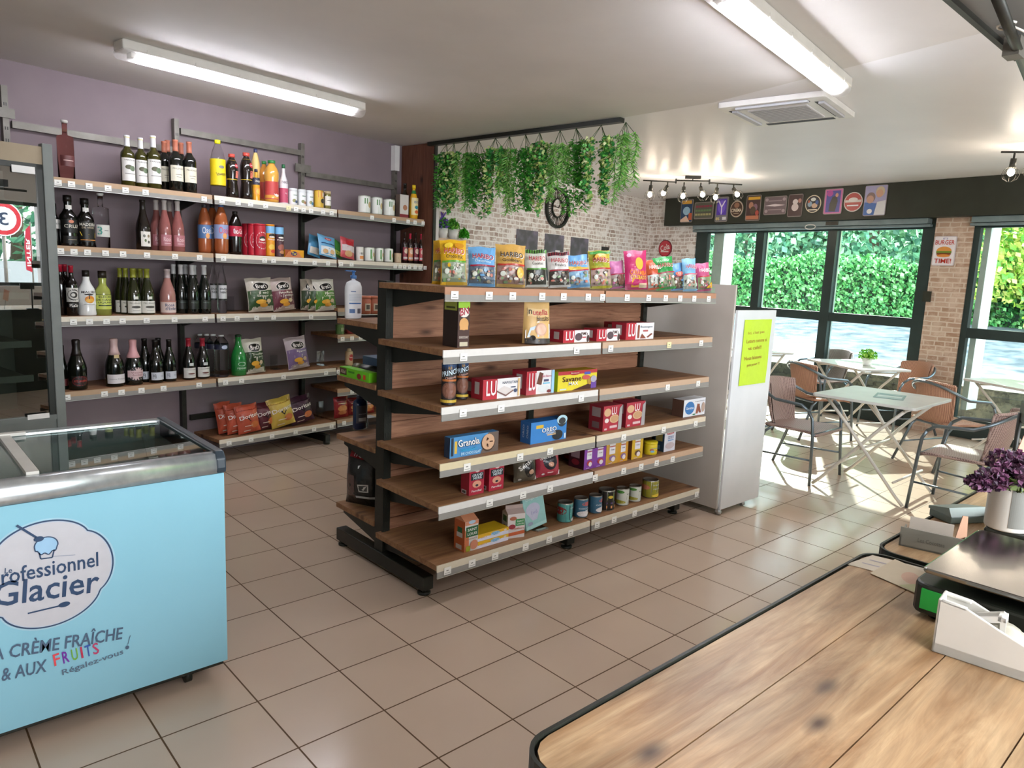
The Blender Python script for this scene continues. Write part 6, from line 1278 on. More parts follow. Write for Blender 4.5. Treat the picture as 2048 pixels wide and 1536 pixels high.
lu(2, 1253, 1308, 645.5, .05, .11, 'larger biscuit box lettered Bastogne on the second shelf, front one', [('t', 'Bastogne', .72, .74, .44, .16, '4a5a6a'), ('r', .60, .46, .78, .56, 'b05a5c'), ('r', .40, .08, .47, .86, '8a4c3c'), ('p', [(.5, .05), (.72, .05), (.56, .35)], '8a4c3c'), ('p', [(.78, .08), (.95, .3), (.9, .36), (.74, .14)], '7a4438')], lw=.34)
lu(2, 1236, 1291, 645, .175, .11, 'biscuit box behind the Bastogne box', [], lw=.34)
# third shelf
for i, (a, b3, d, yy, wh) in enumerate(((883, 912, .05, 721, 'left, in front'), (912, 936, .14, 722, 'right, set back'))):
    b_, w_, h_ = S(G[3], a, b3, yy, d, True, .196)
    bottle('biscuit_tube', f'dark tubular biscuit pack lettered PRINCE, {wh}', 'biscuit pack', 'two PRINCE biscuit packs', b_, 0, w_, h_, 'tube', 'film', '24201f', None, [(.02, .98, -178, '2a2422', [('r', 0, .76, 1, 1, '24446c'), ('c', .5, .92, .1, .04, '8a6a3c'), ('t', 'PRINCE', .5, .80, .78, .13, 'd0e4f0', 0.14), ('t', 'Chocolat', .55, .68, .52, .06, 'c89a8c', 0.10), ('r', .15, .58, .85, .63, 'b0642c'), ('c', .5, .36, .36, .21, '6a4436'), ('c', .5, .36, .30, .17, '7c5140'), ('r', .0, .05, 1, .12, 'c8a83c')])], turn=-.5)
lu(3, 967, 1041, 757, .05, .09, 'LU box lettered Napolitain, front one', [('t', 'NAPOLITAIN', .72, .78, .42, .13, '2c3c58'), ('p', [(.36, .42), (.55, .62), (.80, .40), (.60, .16)], 'd8d0cc'), ('p', [(.36, .34), (.60, .08), (.60, .16), (.36, .42)], '7a5c58'), ('p', [(.60, .08), (.80, .32), (.80, .40), (.60, .16)], '8a6c64'), ('c', .86, .34, .05, .10, '4a5470'), ('r', .74, .5, .86, .56, '3a4460'), ('r', .92, .05, .97, .95, 'd8b888')], lw=.37)
lu(3, 953, 1027, 757.5, .155, .09, 'LU box behind the Napolitain box', [], lw=.37)
lu(3, 1053.6, 1107.5, 741.5, .05, .11, 'LU box of chocolate petit beurre with light blue edge', [('c', .30, .18, .26, .10, 'b06a68') if False else ('r', .0, .0, .34, .30, 'b8525a'), ('p', [(.36, .45), (.46, .95), (.60, .88), (.54, .38)], '6a4438'), ('c', .64, .22, .22, .16, 'd8dcdc'), ('t', 'Petit Beurre', .72, .76, .34, .10, 'c8647a'), ('r', .62, .52, .80, .62, '4a4a6a'), ('r', .6, .42, .84, .48, '7ac0dc'), ('c', .82, .10, .08, .07, '7a3c3c'), ('r', .90, 0, 1, 1, '9cc8e8')], lw=.35)
gb(3, 1117, 1194, 741, .05, .09, 'cake_box', 'yellow and red cake box lettered Savane', 'cake box', 'e0d03c', [('r', 0, .82, 1, 1, 'b83c44'), ('c', .42, .88, .14, .10, 'a8283a'), ('t', 'Brossard', .42, .89, .2, .07, 'e8dcc8'), ('r', .66, .76, .82, .90, '4a5ab4'), ('p', [(.35, .0), (1, .0), (1, .45), (.7, .22)], '4a2c24'), ('c', .82, .42, .08, .2, 'b08a3c'), ('r', .84, .02, .98, .34, '6a4a9a'), ('t', 'Savane', .34, .60, .48, .26, '4a2418', 0.02), ('t', 'MAX', .38, .36, .24, .18, 'e8e8ec'), ('c', .70, .62, .10, .12, 'c85a50'), ('c', .9, .5, .08, .18, 'a8a4b8'), ('r', .04, .06, .2, .14, 'c8d8d0')], side='a8c81c', top='d0a82c')
gb(3, 1107, 1184, 742, .155, .09, 'cake_box', 'yellow-green cake box behind the Savane box', 'cake box', 'b8cc2c', [], side='a8c81c', top='a89a2c')
# fourth shelf
gb(4, 902, 997, 869, .05, .045, 'biscuit_pack', 'long blue biscuit pack lettered Granola', 'biscuit pack', '4f8fc4', [('r', .02, .1, .07, .98, '2c3440'), ('r', .09, .2, .14, .8, 'e0b84c'), ('p', [(.62, 0), (1, 0), (1, 1), (.78, 1)], '6a5c54'), ('c', .78, .50, .15, .44, '4a3a30'), ('c', .78, .54, .135, .40, 'd0a888')] + [('c', .78 + .09 * math.cos(k * 2.1) * (.4 + .1 * (k % 5)), .54 + .3 * math.sin(k * 2.1) * (.4 + .12 * (k % 4)), .012, .035, '4a2c20') for k in range(12)] + [('t', 'Granola', .36, .68, .44, .36, '24344c', 0.06), ('t', 'Granola', .355, .70, .43, .34, 'f4f0ec', 0.06), ('t', 'GROS ECLATS', .36, .34, .34, .13, '24b0dc'), ('t', 'DE CHOCOLAT', .40, .17, .40, .13, 'c8e8f4')], side='24344c')
gb(4, 1063, 1133, 841, .05, .08, 'biscuit_box', 'blue biscuit box lettered OREO', 'biscuit box', '3f86cc', [('r', .14, .68, .34, .84, 'e0b83c'), ('c', .86, .90, .13, .28, '34383c'), ('c', .86, .96, .15, .22, 'b8dce8'), ('c', .86, 1.0, .11, .18, '3a3c40') if False else ('c', .86, .90, .10, .16, '3c4044'), ('c', .74, .26, .15, .24, '2c3034'), ('t', 'OREO', .50, .56, .42, .22, '1c3c6c', 0.05), ('t', 'OREO', .495, .58, .41, .21, 'f4f4f0', 0.05), ('r', .44, .30, .68, .36, 'd8b88c'), ('t', 'ORIGINAL', .54, .42, .28, .08, 'e8f0f4'), ('r', .92, .06, .97, .3, 'c8dce8')], side='2c66a8', top='2f70b4', sidedec=[('t', 'OREO', .3, .55, .6, .16, 'b8ccdc', PI / 2), ('t', 'OREO', .7, .55, .6, .16, 'b8ccdc', PI / 2)])
for i, (a, b3, t, wh) in enumerate(((1207, 1243, 811, 'left'), (1253, 1289.5, 804, 'right'))):
    gb(4, a, b3, t, .05, .11, 'biscuit_box', f'upright red LU biscuit box with round biscuits, {wh} of the pair', 'biscuit box', 'b03444', [('t', 'LU', .58, .78, .26, .30, 'f4f0ee'), ('c', .22, .74, .19, .16, 'd8b088'), ('c', .60, .46, .26, .17, 'd8b088'), ('c', .60, .46, .20, .13, 'c89c74'), ('c', .18, .42, .11, .09, 'e8dcd8'), ('p', [(.80, 0), (1, 0), (1, .98), (.85, .85)], 'a8a4a4'), ('r', .35, .10, .75, .20, 'd8b8b8'), ('r', .06, .05, .2, .12, 'd8c0c0')], 'two upright LU boxes', side='8a2430', top='b04450', sidedec=[('r', .2, .55, .8, .92, '9a8a88'), ('r', .25, .1, .75, .35, '7a6464')])
gb(4, 1368, 1410, 798, .05, .09, 'biscuit_box', 'white biscuit box with a round blue badge at the right end', 'biscuit box', 'e4e6ea', [('c', .28, .50, .22, .38, '3f7ab8'), ('t', 'Gavottes', .28, .50, .34, .16, 'e8f0f4'), ('p', [(.56, .12), (.66, .10), (.74, .66), (.62, .70)], '9a5a44'), ('p', [(.72, .14), (.82, .14), (.72, .62), (.62, .55)], '8a5040'), ('c', .90, .45, .08, .3, 'b8a090'), ('t', 'Crepes dentelle', .72, .84, .46, .07, '7a7a80'), ('r', .42, .06, .54, .13, '3f8a5a')], side='5a4034')
# fifth shelf
for i, (a, b3, t, wh) in enumerate(((939, 968, 930.5, 'left'), (979, 1007.5, 923, 'right'))):
    gb(5, a, b3, t, .05, .065, 'coffee_pack', f'red ground coffee pack lettered GRAND MERE, {wh} of the pair', 'coffee pack', 'b02c40', [('r', .10, .50, .96, .74, '22282e'), ('t', 'GRAND', .54, .67, .70, .09, 'd0dce0', 0.03), ('t', "MERE", .54, .57, .56, .09, 'd0dce0', 0.03), ('c', .52, .84, .16, .08, 'e8c8c4'), ('c', .5, .36, .30, .12, 'd89a80'), ('c', .5, .32, .10, .04, '3a3a40'), ('t', 'Familial', .48, .14, .66, .07, 'f0e0e0')], 'two red coffee packs', side='9a2030', top='a82838', hmax=.168, sidedec=[('r', .1, .02, .7, .16, 'c8c0bc'), ('r', .2, .05, .6, .13, '4a4440')])
b_, w_, h_ = S(G[5], 1034, 1068, 914, .06, False, .165); bag('coffee_bag', 'dark grey-brown coffee pad bag lettered Senseo', 'coffee bag', 'two coffee pad bags', b_, 0, w_ * 1.05, h_, .10, '5c5648', [('p', [(.02, .02), (.98, .16), (.98, .02)], 'c8c4bc'), ('c', .62, .52, .26, .34, '201e1c'), ('c', .68, .40, .13, .10, 'b89078'), ('t', 'Senseo', .52, .74, .86, .16, 'e8e4dc', 0.5), ('c', .2, .12, .07, .04, 'd0ccc4')], 5, roll=-4, turn=-.35)
b_, w_, h_ = S(G[5], 1078, 1115, 904, .06, False, .165); bag('coffee_bag', 'red coffee pad bag lettered Senseo', 'coffee bag', 'two coffee pad bags', b_, 0, w_ * 1.05, h_, .09, 'a83848', [('p', [(.02, .02), (.98, .20), (.98, .02)], 'd8d0d0'), ('c', .5, .62, .30, .32, '24222a'), ('c', .5, .52, .12, .09, 'c8947c'), ('t', 'Senseo', .44, .82, .7, .14, 'e8e4dc', 0.2), ('c', .22, .14, .06, .04, 'e0dcd8'), ('r', .36, .18, .62, .22, 'e8c8c8')], 5, roll=-3, turn=-.25)
def tea(a, b3, t, d, c, label, side, group, pic):
    gb(5, a, b3, t, d, .12, 'tea_box', label, 'tea box', c, [('r', .26, .50, .74, .90, 'e4e0e4'), ('r', .26, .86, .74, .90, 'a83c4c'), ('r', .26, .92, .74, 1, 'd8d4d4'), ('t', 'THE', .5, .72, .3, .06, '6a5a70'), ('c', .52, .30, .26, .14, pic), ('c', .58, .24, .16, .12, 'e4d8d8'), ('r', .2, .05, .5, .08, 'd0b0d8')], group, side=side, top='8a8078', hmax=.166, sidedec=[('r', .15, .52, .7, .94, 'a88a94'), ('c', .45, .3, .25, .15, '8a2434')])
tea(1168.7, 1188.5, 899, .05, '8444a0', 'purple tea box, left of the front pair', '421424', 'purple tea boxes', 'b04044')
tea(1188.7, 1211.5, 894.5, .05, '8444a0', 'purple tea box, right of the front pair', '421424', 'purple tea boxes', 'b04044')
tea(1152, 1171, 898, .18, '8444a0', 'purple tea box behind the left one of the front pair', '421424', 'purple tea boxes', 'b04044')
tea(1212.5, 1236, 888.5, .05, 'c89a3c', 'ochre tea box next to the purple ones', '8a5c1c', 'yellow tea boxes', '8a6a9a')
tea(1236.5, 1255.5, 884.5, .05, 'd0962c', 'orange tea box in the middle of the yellow ones', '8a5c1c', 'yellow tea boxes', '8a6a9a')
tea(1264, 1285.5, 879, .045, 'd8b030', 'bright yellow tea box beside the yellow tub', '7a4a24', 'yellow tea boxes', '6a4a34')
b_, w_, h_ = S(G[5], 1286, 1315.5, 882, .08, True, .16); bottle('cocoa_tub', 'yellow plastic cocoa tub with yellow lid', 'tub', None, b_, 0, w_, h_, 'drum', 'satin', 'dcc01c', (.82, 'e0c820'), [(.12, .66, 150, 'dcc428', [('t', 'nesquik', .5, .72, .52, .2, '3a8ac0'), ('c', .25, .5, .12, .18, 'b0603c'), ('c', .3, .3, .12, .16, '7ab0d0'), ('r', .5, .3, .7, .42, 'c8543c')])], sy=.9, cap_name='lid')
gb(5, 1329, 1350.5, 862, .05, .075, 'flour_bag', 'white flour bag lettered Francine with red badge', 'flour bag', 'dcdce4', [('c', .5, .88, .34, .06, 'b83440'), ('t', 'Francine', .5, .88, .5, .05, 'f4ecec'), ('t', 'FARINE', .56, .72, .5, .06, '3a5a94'), ('t', 'DE BLE', .56, .64, .5, .06, '3a5a94'), ('r', .3, .52, .8, .56, '4a86c0'), ('c', .5, .28, .4, .16, 'c8b8bc')], side='20384c', hmax=.178, sidedec=[('r', .1, .5, .8, .9, '9a8a4c'), ('r', .2, .1, .6, .3, '5a7084')])
gb(5, 1322, 1343, 868, .15, .075, 'flour_bag', 'dark blue flour bag behind the white one', 'flour bag', '24384c', [('r', .1, .5, .9, .9, '8a7c4c')], hmax=.17)
# lowest shelf
b_, w_, h_ = S(G[6], 930, 955.7, 1042, .05, False); carton('sugar_carton', 'tall orange sugar carton lettered SAINT LOUIS', 'carton', None, b_, 0, w_, h_, .085, 'd8d4d0', [('p', [(0, 0), (.35, 0), (.3, .5), (0, .75)], 'c8744c'), ('r', .08, .48, .98, .82, '1f5c34'), ('t', 'SAINT', .54, .72, .7, .09, 'f0f0e8'), ('t', 'LOUIS', .54, .58, .7, .09, 'f0f0e8'), ('r', 0, .88, 1, 1, 'd08a6a'), ('c', .5, .97, .26, .06, 'a8c4d8'), ('t', 'CASSONADE', .5, .42, .8, .05, '7a6a5c'), ('c', .68, .2, .3, .16, 'c88468'), ('r', .08, .02, .4, .2, '9a9c2c')], side='b85a2c', top='d08c68', gable=True, sidedec=[('r', .3, .6, .75, .78, '1f5c34'), ('r', .25, .45, .8, .6, 'c8c0b8'), ('r', .2, .05, .75, .2, 'c8b8a8')])
for i, (t, wh) in enumerate(((1075, 'lower'), (1045, 'upper'))):
    b_, w_, h_ = S(G[6], 957, 1016, 1075.5, .05, False)
    b_ = b_ + Vector((0, 0, (h_ + .001) * i))
    carton('sugar_box', f'flat yellow sugar box, the {wh} of the stacked pair', 'box', 'two stacked yellow sugar boxes', b_, 0, w_, h_, .115, 'dcdcec', [('p', [(0, .42), (.25, .55), (.5, .42), (.8, .60), (1, .5), (1, 1), (0, 1)], 'e0b02c'), ('c', .56, .62, .15, .28, 'a8d0e8'), ('t', 'BEGHIN', .56, .72, .24, .18, '3a86b8'), ('t', 'SAY', .56, .52, .14, .18, '3a86b8'), ('c', .88, .74, .05, .14, 'e8d8c8'), ('t', 'Sucre', .18, .5, .2, .16, 'd08a2c')], top='dcb424')
mb = MB().use('card', 'dcb424'); top = bpy.data.objects['sugar_box.001'] if 'sugar_box.001' in bpy.data.objects else None
b_, w_, h_ = S(G[6], 1019, 1046, 1028, .05, False, .17); carton('sugar_carton', 'white sugar carton with red cherries and a green badge', 'carton', None, b_, 0, w_, h_, .075, 'd8d0cc', [('p', [(.0, .08), (1, .16), (1, .30), (0, .22)], 'c8643c'), ('r', .45, .50, .98, .78, '2c8a4c'), ('t', 'SAINT', .72, .69, .4, .07, 'e8f0e8'), ('t', 'LOUIS', .72, .58, .4, .07, 'e8f0e8'), ('c', .25, .48, .2, .10, '9a3440'), ('c', .3, .82, .2, .08, 'b06a50'), ('t', 'Confiture', .6, .40, .7, .07, 'b8543c')], side='c8c0b8', top='b8a49c', gable=True, turn=-.30, sidedec=[('r', .2, .65, .8, .9, '2a5c34'), ('c', .5, .4, .3, .12, '8a3a34')])
b_, w_, h_ = S(G[6], 1061, 1100, 990, .06, False, .225)
mb = MB().use('film', '9fd0cc'); mb.M = Matrix.Rotation(R(-7), 4, 'Y') @ Matrix.Rotation(R(-8), 4, 'X')
mb.box(-w_ / 2, 0, 0, w_ / 2, .018, h_)
mb.decor([('r', 0, .93, 1, 1, 'b89098'), ('r', .02, .02, .98, .1, 'b8e0dc'), ('c', .42, .52, .34, .18, 'c8c8dc'), ('p', [(.08, .5), (.76, .5), (.55, .22), (.32, .22)], 'c8c8dc'), ('t', 'Original', .42, .82, .60, .08, 'e4f0ee'), ('t', '1x6', .46, .44, .3, .10, 'a8a4cc'), ('c', .2, .16, .12, .05, 'a0a8c0')], lambda u, v_, l: ((u - .5) * w_, -.0006 * l, v_ * h_))
tag(mb.build('filter_pack', None, b_ + Vector((0, .02, .012)), 0), 'mint green flat pack leaning in a clear stand on the lowest shelf', 'pack')
tag(MB().use('strip').box(-.05, 0, 0, .05, .09, .004).use('metal', 'b8b8b4').box(-.04, -.02, .0, .04, .0, .008).build('divider_stand', None, b_ + Vector((.01, -.0, 0)), 0), 'clear stand holding the mint green pack', 'display stand')
CANS = [(1114, 1146, 1003, '4f9a94', 'teal can with a red fruit, leftmost of the cans', [('c', .30, .62, .16, .22, '8a2c2c'), ('r', .52, .12, .74, .92, '1c2c40'), ('t', "D'WENT", .63, .78, .18, .08, 'c8d4dc'), ('c', .66, .12, .1, .1, 'd0c8c0'), ('r', .63 - .18 / 2, .5 - .06 / 5, .63 + .18 / 2, .5 + .06 / 5, 'c8d4dc')], None),
        (1147, 1176, 994.5, '3d6a84', 'blue coconut milk can, left of the pair', [('c', .60, .76, .15, .12, 'c0605c'), ('t', 'COCONUT', .58, .50, .40, .09, 'd8e0e4'), ('t', 'MILK', .64, .38, .20, .08, 'd8e0e4'), ('c', .50, .2, .16, .16, 'e0dcdc')], 'two coconut milk cans'),
        (1177, 1204, 989, '3d6a84', 'blue coconut milk can, right of the pair', [('c', .66, .76, .15, .12, 'c0605c'), ('t', 'COCONUT', .64, .50, .40, .09, 'd8e0e4'), ('t', 'MILK', .70, .38, .20, .08, 'd8e0e4'), ('c', .60, .2, .16, .16, 'e0dcdc')], 'two coconut milk cans'),
        (1196, 1229.6, 977.5, '1f1c18', 'wide black and gold can with green and orange print', [('r', .44, .55, .58, .92, '8aa83c'), ('r', .60, .62, .74, .92, '3f84b8'), ('r', .42, .10, .76, .24, 'd8945c'), ('r', .42, .34, .76, .42, '5a4a7a'), ('c', .5, .72, .05, .08, 'd8b83c')], None),
        (1231.7, 1258, 975, 'd0d4c8', 'white olive can with a green sprig, left of the pair', [('c', .34, .85, .12, .10, '4a8a34'), ('t', 'Puget', .64, .70, .22, .10, '2c3a2c'), ('r', .52, .36, .72, .52, '6a3a74'), ('c', .3, .2, .2, .12, 'b0a83c'), ('r', .58, .06, .74, .22, 'c8ccd0')], 'two olive cans'),
        (1257.5, 1282, 970.5, 'd0d4c8', 'white olive can with a green sprig, right of the pair', [('c', .34, .85, .12, .10, '4a8a34'), ('t', 'Puget', .64, .70, .22, .10, '2c3a2c'), ('r', .52, .36, .72, .52, '6a3a74'), ('c', .3, .2, .2, .12, 'b0a83c'), ('r', .58, .06, .74, .22, 'c8ccd0')], 'two olive cans'),
        (1284, 1317, 958, '9a942c', 'yellow-green fruit can, the rightmost and tallest', [('r', .44, .34, .68, .90, '1c3044'), ('t', "D'WENT", .56, .78, .2, .08, 'd0d8dc'), ('t', 'PECHE', .56, .54, .18, .07, 'c8d4dc'), ('c', .28, .62, .12, .16, 'c07a5c'), ('c', .58, .12, .14, .10, 'e0c03c'), ('r', .70, .1, .78, .95, 'b8c834')], None)]
for a, b3, t, c, lab, dec, grp in CANS:
    b_, w_, h_ = S(G[6], a, b3, t, .085); bottle('food_can', lab, 'can', grp, b_, 0, w_ * .99, h_, 'can', 'metal', 'a8a49a', None, [(.05, .95, 358, c, dec)], turn=-.35, seg=28)

# ------------------------------------------------------------------ cafe furniture
def folding_table(c, rz, lx, ly, h_, label, sheet_=False):
    e = empty('folding_table', (c[0], c[1], 0), rz, label, 'table', 'white folding cafe tables')
    MB().use('table_top').rbox(-lx / 2, -ly / 2, h_ - .022, lx / 2, ly / 2, h_, .03).build('tabletop', e, bevel=.003)
    for s_ in (-1, 1):
        x = s_ * (lx / 2 - .10)
        for q_ in (-1, 1):
            yt, yb = -q_ * (ly / 2 - .08), q_ * (ly / 2 - .03); xx = x + .014 * q_
            pts = [(xx, yt, h_ - .025), (xx, yt * .72 + yb * .28, h_ * .72), (xx, yt * .36 + yb * .64 - .0, h_ * .36), (xx, yt * .10 + yb * .90, h_ * .10), (xx, yb, .012)]
            MB().use('plastic_white').tube(pts, .013, 8).build('leg', e)
    mb = MB().use('plastic_white')
    for yy, z in ((ly / 2 - .10, h_ - .05), (-ly / 2 + .10, h_ - .05), (ly / 2 - .12, h_ * .22), (-ly / 2 + .12, h_ * .22), (0, h_ * .49)): MB().use('plastic_white').cyl((-lx / 2 + .10, yy, z), (lx / 2 - .10, yy, z), .009, 8).build('cross_bar', e)
    return e
def chair(c, rz, label, tan=False):
    """wicker bistro chair facing local -y"""
    e = empty('bistro_chair', (c[0], c[1], 0), rz, label, 'chair', 'wicker bistro chairs')
    tub = 'metal'; wk = 'wicker_tan' if tan else 'wicker'
    def T_(pts, r_=.0125, n_='leg'): return MB().use(tub, '76828a').tube(pts, r_, 8).build(n_, e)
    hoop = []
    for k in range(13):
        a = PI * k / 12; hoop.append((.29 * math.cos(a), .10 + .22 * math.sin(a), .66 + .13 * math.sin(a) ** 1.2))
    T_([(.275, -.19, .60), (.288, -.13, .645)] + hoop + [(-.288, -.13, .645), (-.275, -.19, .60)], .013, 'arm_hoop')
    for s_ in (-1, 1):
        T_([(s_ * .275, -.19, .60), (s_ * .268, -.22, .54), (s_ * .262, -.235, .40), (s_ * .285, -.26, .0)])
        T_([(s_ * .20, .12, .43), (s_ * .215, .20, .36), (s_ * .25, .34, .0)])
    T_([(-.262, -.235, .41), (.262, -.235, .41)], .011, 'seat_bar'); T_([(-.26, -.24, .20), (-.232, .27, .18)], .008, 'side_bar'); T_([(.26, -.24, .20), (.232, .27, .18)], .008, 'side_bar')
    T_([(-.22, .2, .40), (.22, .2, .40)], .010, 'seat_bar')
    # seat
    nx, ny = 10, 10
    def seat(u, v_): 
        x = (u - .5) * .47 * (1 - .10 * v_); return (x, -.245 + v_ * .44, .435 - .018 * math.sin(PI * u) * math.sin(PI * v_) - (.02 * (1 - v_ * 6) ** 2 if v_ < 1 / 6 else 0))
    v, f = flatgrid(seat, nx, ny); mb = MB().use(wk, smooth=True).add(v, f); mb.add([(x, y, z - .022) for x, y, z in v], [g[::-1] for g in f])
    ring_ = [i for i in range(nx + 1)] + [(j) * (nx + 1) + nx for j in range(1, ny + 1)] + [ny * (nx + 1) + i for i in range(nx - 1, -1, -1)] + [j * (nx + 1) for j in range(ny - 1, 0, -1)]
    mb.tube([Vector(v[i]) - Vector((0, 0, .011)) for i in ring_], .013, 6, closed=True); mb.build('seat', e)
    def back(u, v_):
        a = R(35 + 110 * u); rr = 1.0; zz = .43 + v_ * (.345 + .02 * math.sin(PI * u)); k = v_ ** .7
        return ((.22 + .06 * k) * math.cos(a) * -1 * -1, .03 + (.17 + .09 * k) * math.sin(a) + .02, zz)
    v, f = flatgrid(back, 12, 8); mb = MB().use(wk, smooth=True).add(v, f); mb.add([(x * .96, y - .014, z) for x, y, z in v], [g[::-1] for g in f])
    mb.tube([v[i] for i in range(8 * 13, 9 * 13)], .014, 6).tube([v[j * 13] for j in range(9)], .011, 6).tube([v[j * 13 + 12] for j in range(9)], .011, 6)
    mb.build('backrest', e)
    return e
folding_table((4.64, -1.235), 0, .81, .76, .765, 'white folding table with a leaflet, nearest cafe table', True)
folding_table((6.86, -.13), R(-30), .64, .92, .765, 'white folding table with a potted plant at the window')
folding_table((6.80, -1.82), R(-30), .74, 1.0, .765, 'white folding table at the right edge, before the right window')
folding_table((7.24, 1.32), R(-30), .62, .80, .765, 'white folding table partly hidden behind the display board')
mb = MB().use('card', '7f9a98').box(-.105, -.15, 0, .105, .15, .002); mb.decor([('r', .08, .1, .92, .9, 'a8bcba'), ('p', [(.1, .3), (.9, .4), (.9, .55), (.1, .5)], 'd8e0dc'), ('p', [(.1, .7), (.9, .6), (.9, .7), (.1, .85)], '5f8482')], lambda u, v_, l: ((u - .5) * .21, (v_ - .5) * .3, .002 + .0005 * l))
q = atz(1780, 793, .766); tag(mb.build('leaflet', None, q, R(-75)), 'grey-green leaflet lying on the nearest cafe table', 'leaflet')
q = atz(1733, 731, .766); e2 = empty('potted_plant', q, 0, 'small white pot with bright green plant on the window table', 'plant')
MB().use('cup_white').lathe([(0, 0), (.04, 0), (.055, .085), (.05, .085), (0, .07)], 18).build('pot', e2)
mb = MB().use('leaf')
for k in range(420):
    d = Vector((random.gauss(0, 1), random.gauss(0, 1), abs(random.gauss(0, 1)))).normalized() * random.uniform(.2, 1) * .10
    leaves(mb, [(d.x, d.y, .08 + d.z * 1.1)], .022, ['7ac83c', '9adc4c', '5aa82c', 'b8e46c'])
mb.build('foliage', e2)
chair((4.57, -.63), 0, 'brown wicker chair left of the nearest table, facing the viewer side')
chair((4.64, -1.86), PI, 'brown wicker chair right of the nearest table, back to the right')
chair((6.28, .02), R(60), 'tan wicker chair before the window table, its back to the left', True)
chair((7.36, -.42), R(-120), 'tan wicker chair behind the window table beside the brick pillar', True)
chair((7.82, .66), R(-110), 'wicker chair by the window behind the tan one')
chair((6.08, -1.32), R(60), 'tan wicker chair at the table by the right window', True)

# ------------------------------------------------------------------ counters in the foreground
def counter(x0, x1, y1, y0, label, seams):
    e = empty('shop_counter', ((x0 + x1) / 2, y1, 0), 0, label, 'counter', 'wooden shop counters'); cx = (x0 + x1) / 2; hx = (x1 - x0) / 2; D_ = y1 - y0
    mb = MB().use('wood_counter'); ys = [0.0] + [y1 - s_ for s_ in seams] + [D_]
    for i in range(len(ys) - 1):
        a, b3 = -ys[i + 1] + .0012, -ys[i] - .0012
        if i == 0: # rounded front corners
            r_ = .05; pts = [(-hx + .006, a), (hx - .006, a)]
            for k in range(5): an = R(22.5 * k); pts.append((hx - .006 - r_ + r_ * math.cos(an), b3 - .004 - r_ + r_ * math.sin(an)))
            for k in range(5): an = R(90 + 22.5 * k); pts.append((-hx + .006 + r_ + r_ * math.cos(an), b3 - .004 - r_ + r_ * math.sin(an)))
            mb.prism(pts, .918, .948)
        else: mb.box(-hx + .006, a, .918, hx - .006, b3, .948)
    mb.use('matte', '3a2818').box(-hx + .02, -D_ + .02, .912, hx - .02, -.02, .93); mb.build('countertop', e)
    # black band around the edge with rounded corners
    band = []
    for s_, dx in ((0, 0), (1, .006)):
        r_ = .055 - dx; pts = [(-hx - .004 + dx, -D_)]
        for k in range(7): an = R(180 - 15 * k); pts.append((-hx - .004 + dx + r_ + r_ * math.cos(an), .004 - dx - r_ + r_ * math.sin(an)))
        for k in range(7): an = R(90 - 15 * k); pts.append((hx + .004 - dx - r_ + r_ * math.cos(an), .004 - dx - r_ + r_ * math.sin(an)))
        pts.append((hx + .004 - dx, -D_)); band.append(pts)
    n_ = len(band[0]); v = [(x, y, z) for z in (.90, .952) for pl in band for x, y in pl]
    f = []
    for i in range(n_ - 1): f += [(i, i + 1, 2 * n_ + i + 1, 2 * n_ + i), (n_ + i, n_ + i + 1, 3 * n_ + i + 1, 3 * n_ + i), (2 * n_ + i, 2 * n_ + i + 1, 3 * n_ + i + 1, 3 * n_ + i)]
    MB().use('black_metal').add(v, f).build('edge_band', e)
    MB().use('black_paint').box(-hx + .03, -D_ + .02, .0, hx - .03, -.03, .912).build('cabinet', e)
    return e
counter(-.685, .515, -2.738, -3.52, 'pale pine counter with black edge filling the lower right', [-2.883, -3.035, -3.19, -3.35])
counter(.548, 3.2, -2.738, -3.52, 'second pine counter beyond the first, carrying the card holder', [-2.883, -3.035, -3.19, -3.35])
CZ = .9485
# leaflets
for i, (pts, c, lab) in enumerate(((((1693, 1128), (1745, 1110), (1862, 1140), (1850, 1168)), 'd0c4b0', 'pale printed leaflet on the counter, the upper one'), (((1740, 1146), (1790, 1118), (1862, 1150), (1858, 1198)), 'c8b89c', 'pale leaflet with a green corner beside the scale'))):
    V_ = [atz(x, y, CZ + .001 + .0012 * i) for x, y in pts]; c0 = sum(V_, Vector()) / 4
    mb = MB().use('card', c).add([tuple(p_ - c0) for p_ in V_] + [tuple(p_ - c0 - Vector((0, 0, .0008))) for p_ in V_], [(0, 1, 2, 3), (7, 6, 5, 4), (0, 4, 5, 1), (1, 5, 6, 2), (2, 6, 7, 3), (3, 7, 4, 0)])
    def fl_(u, v_, l): p_ = (V_[0] * (1 - u) + V_[3] * u) * (1 - v_) + (V_[1] * (1 - u) + V_[2] * u) * v_ - c0; return (p_.x, p_.y, p_.z + .0003 * l)
    mb.decor([('c', .62, .5, .2, .25, 'c8a088'), ('p', [(.5, .02), (.98, .02), (.98, .5), (.7, .3)], 'b0b080')] if i else [('r', .1, .3, .35, .36, 'a8a0a8'), ('r', .1, .6, .5, .66, 'a8a0a8')], fl_)
    tag(mb.build('leaflet', None, c0), lab, 'leaflet', 'leaflets on the counter')
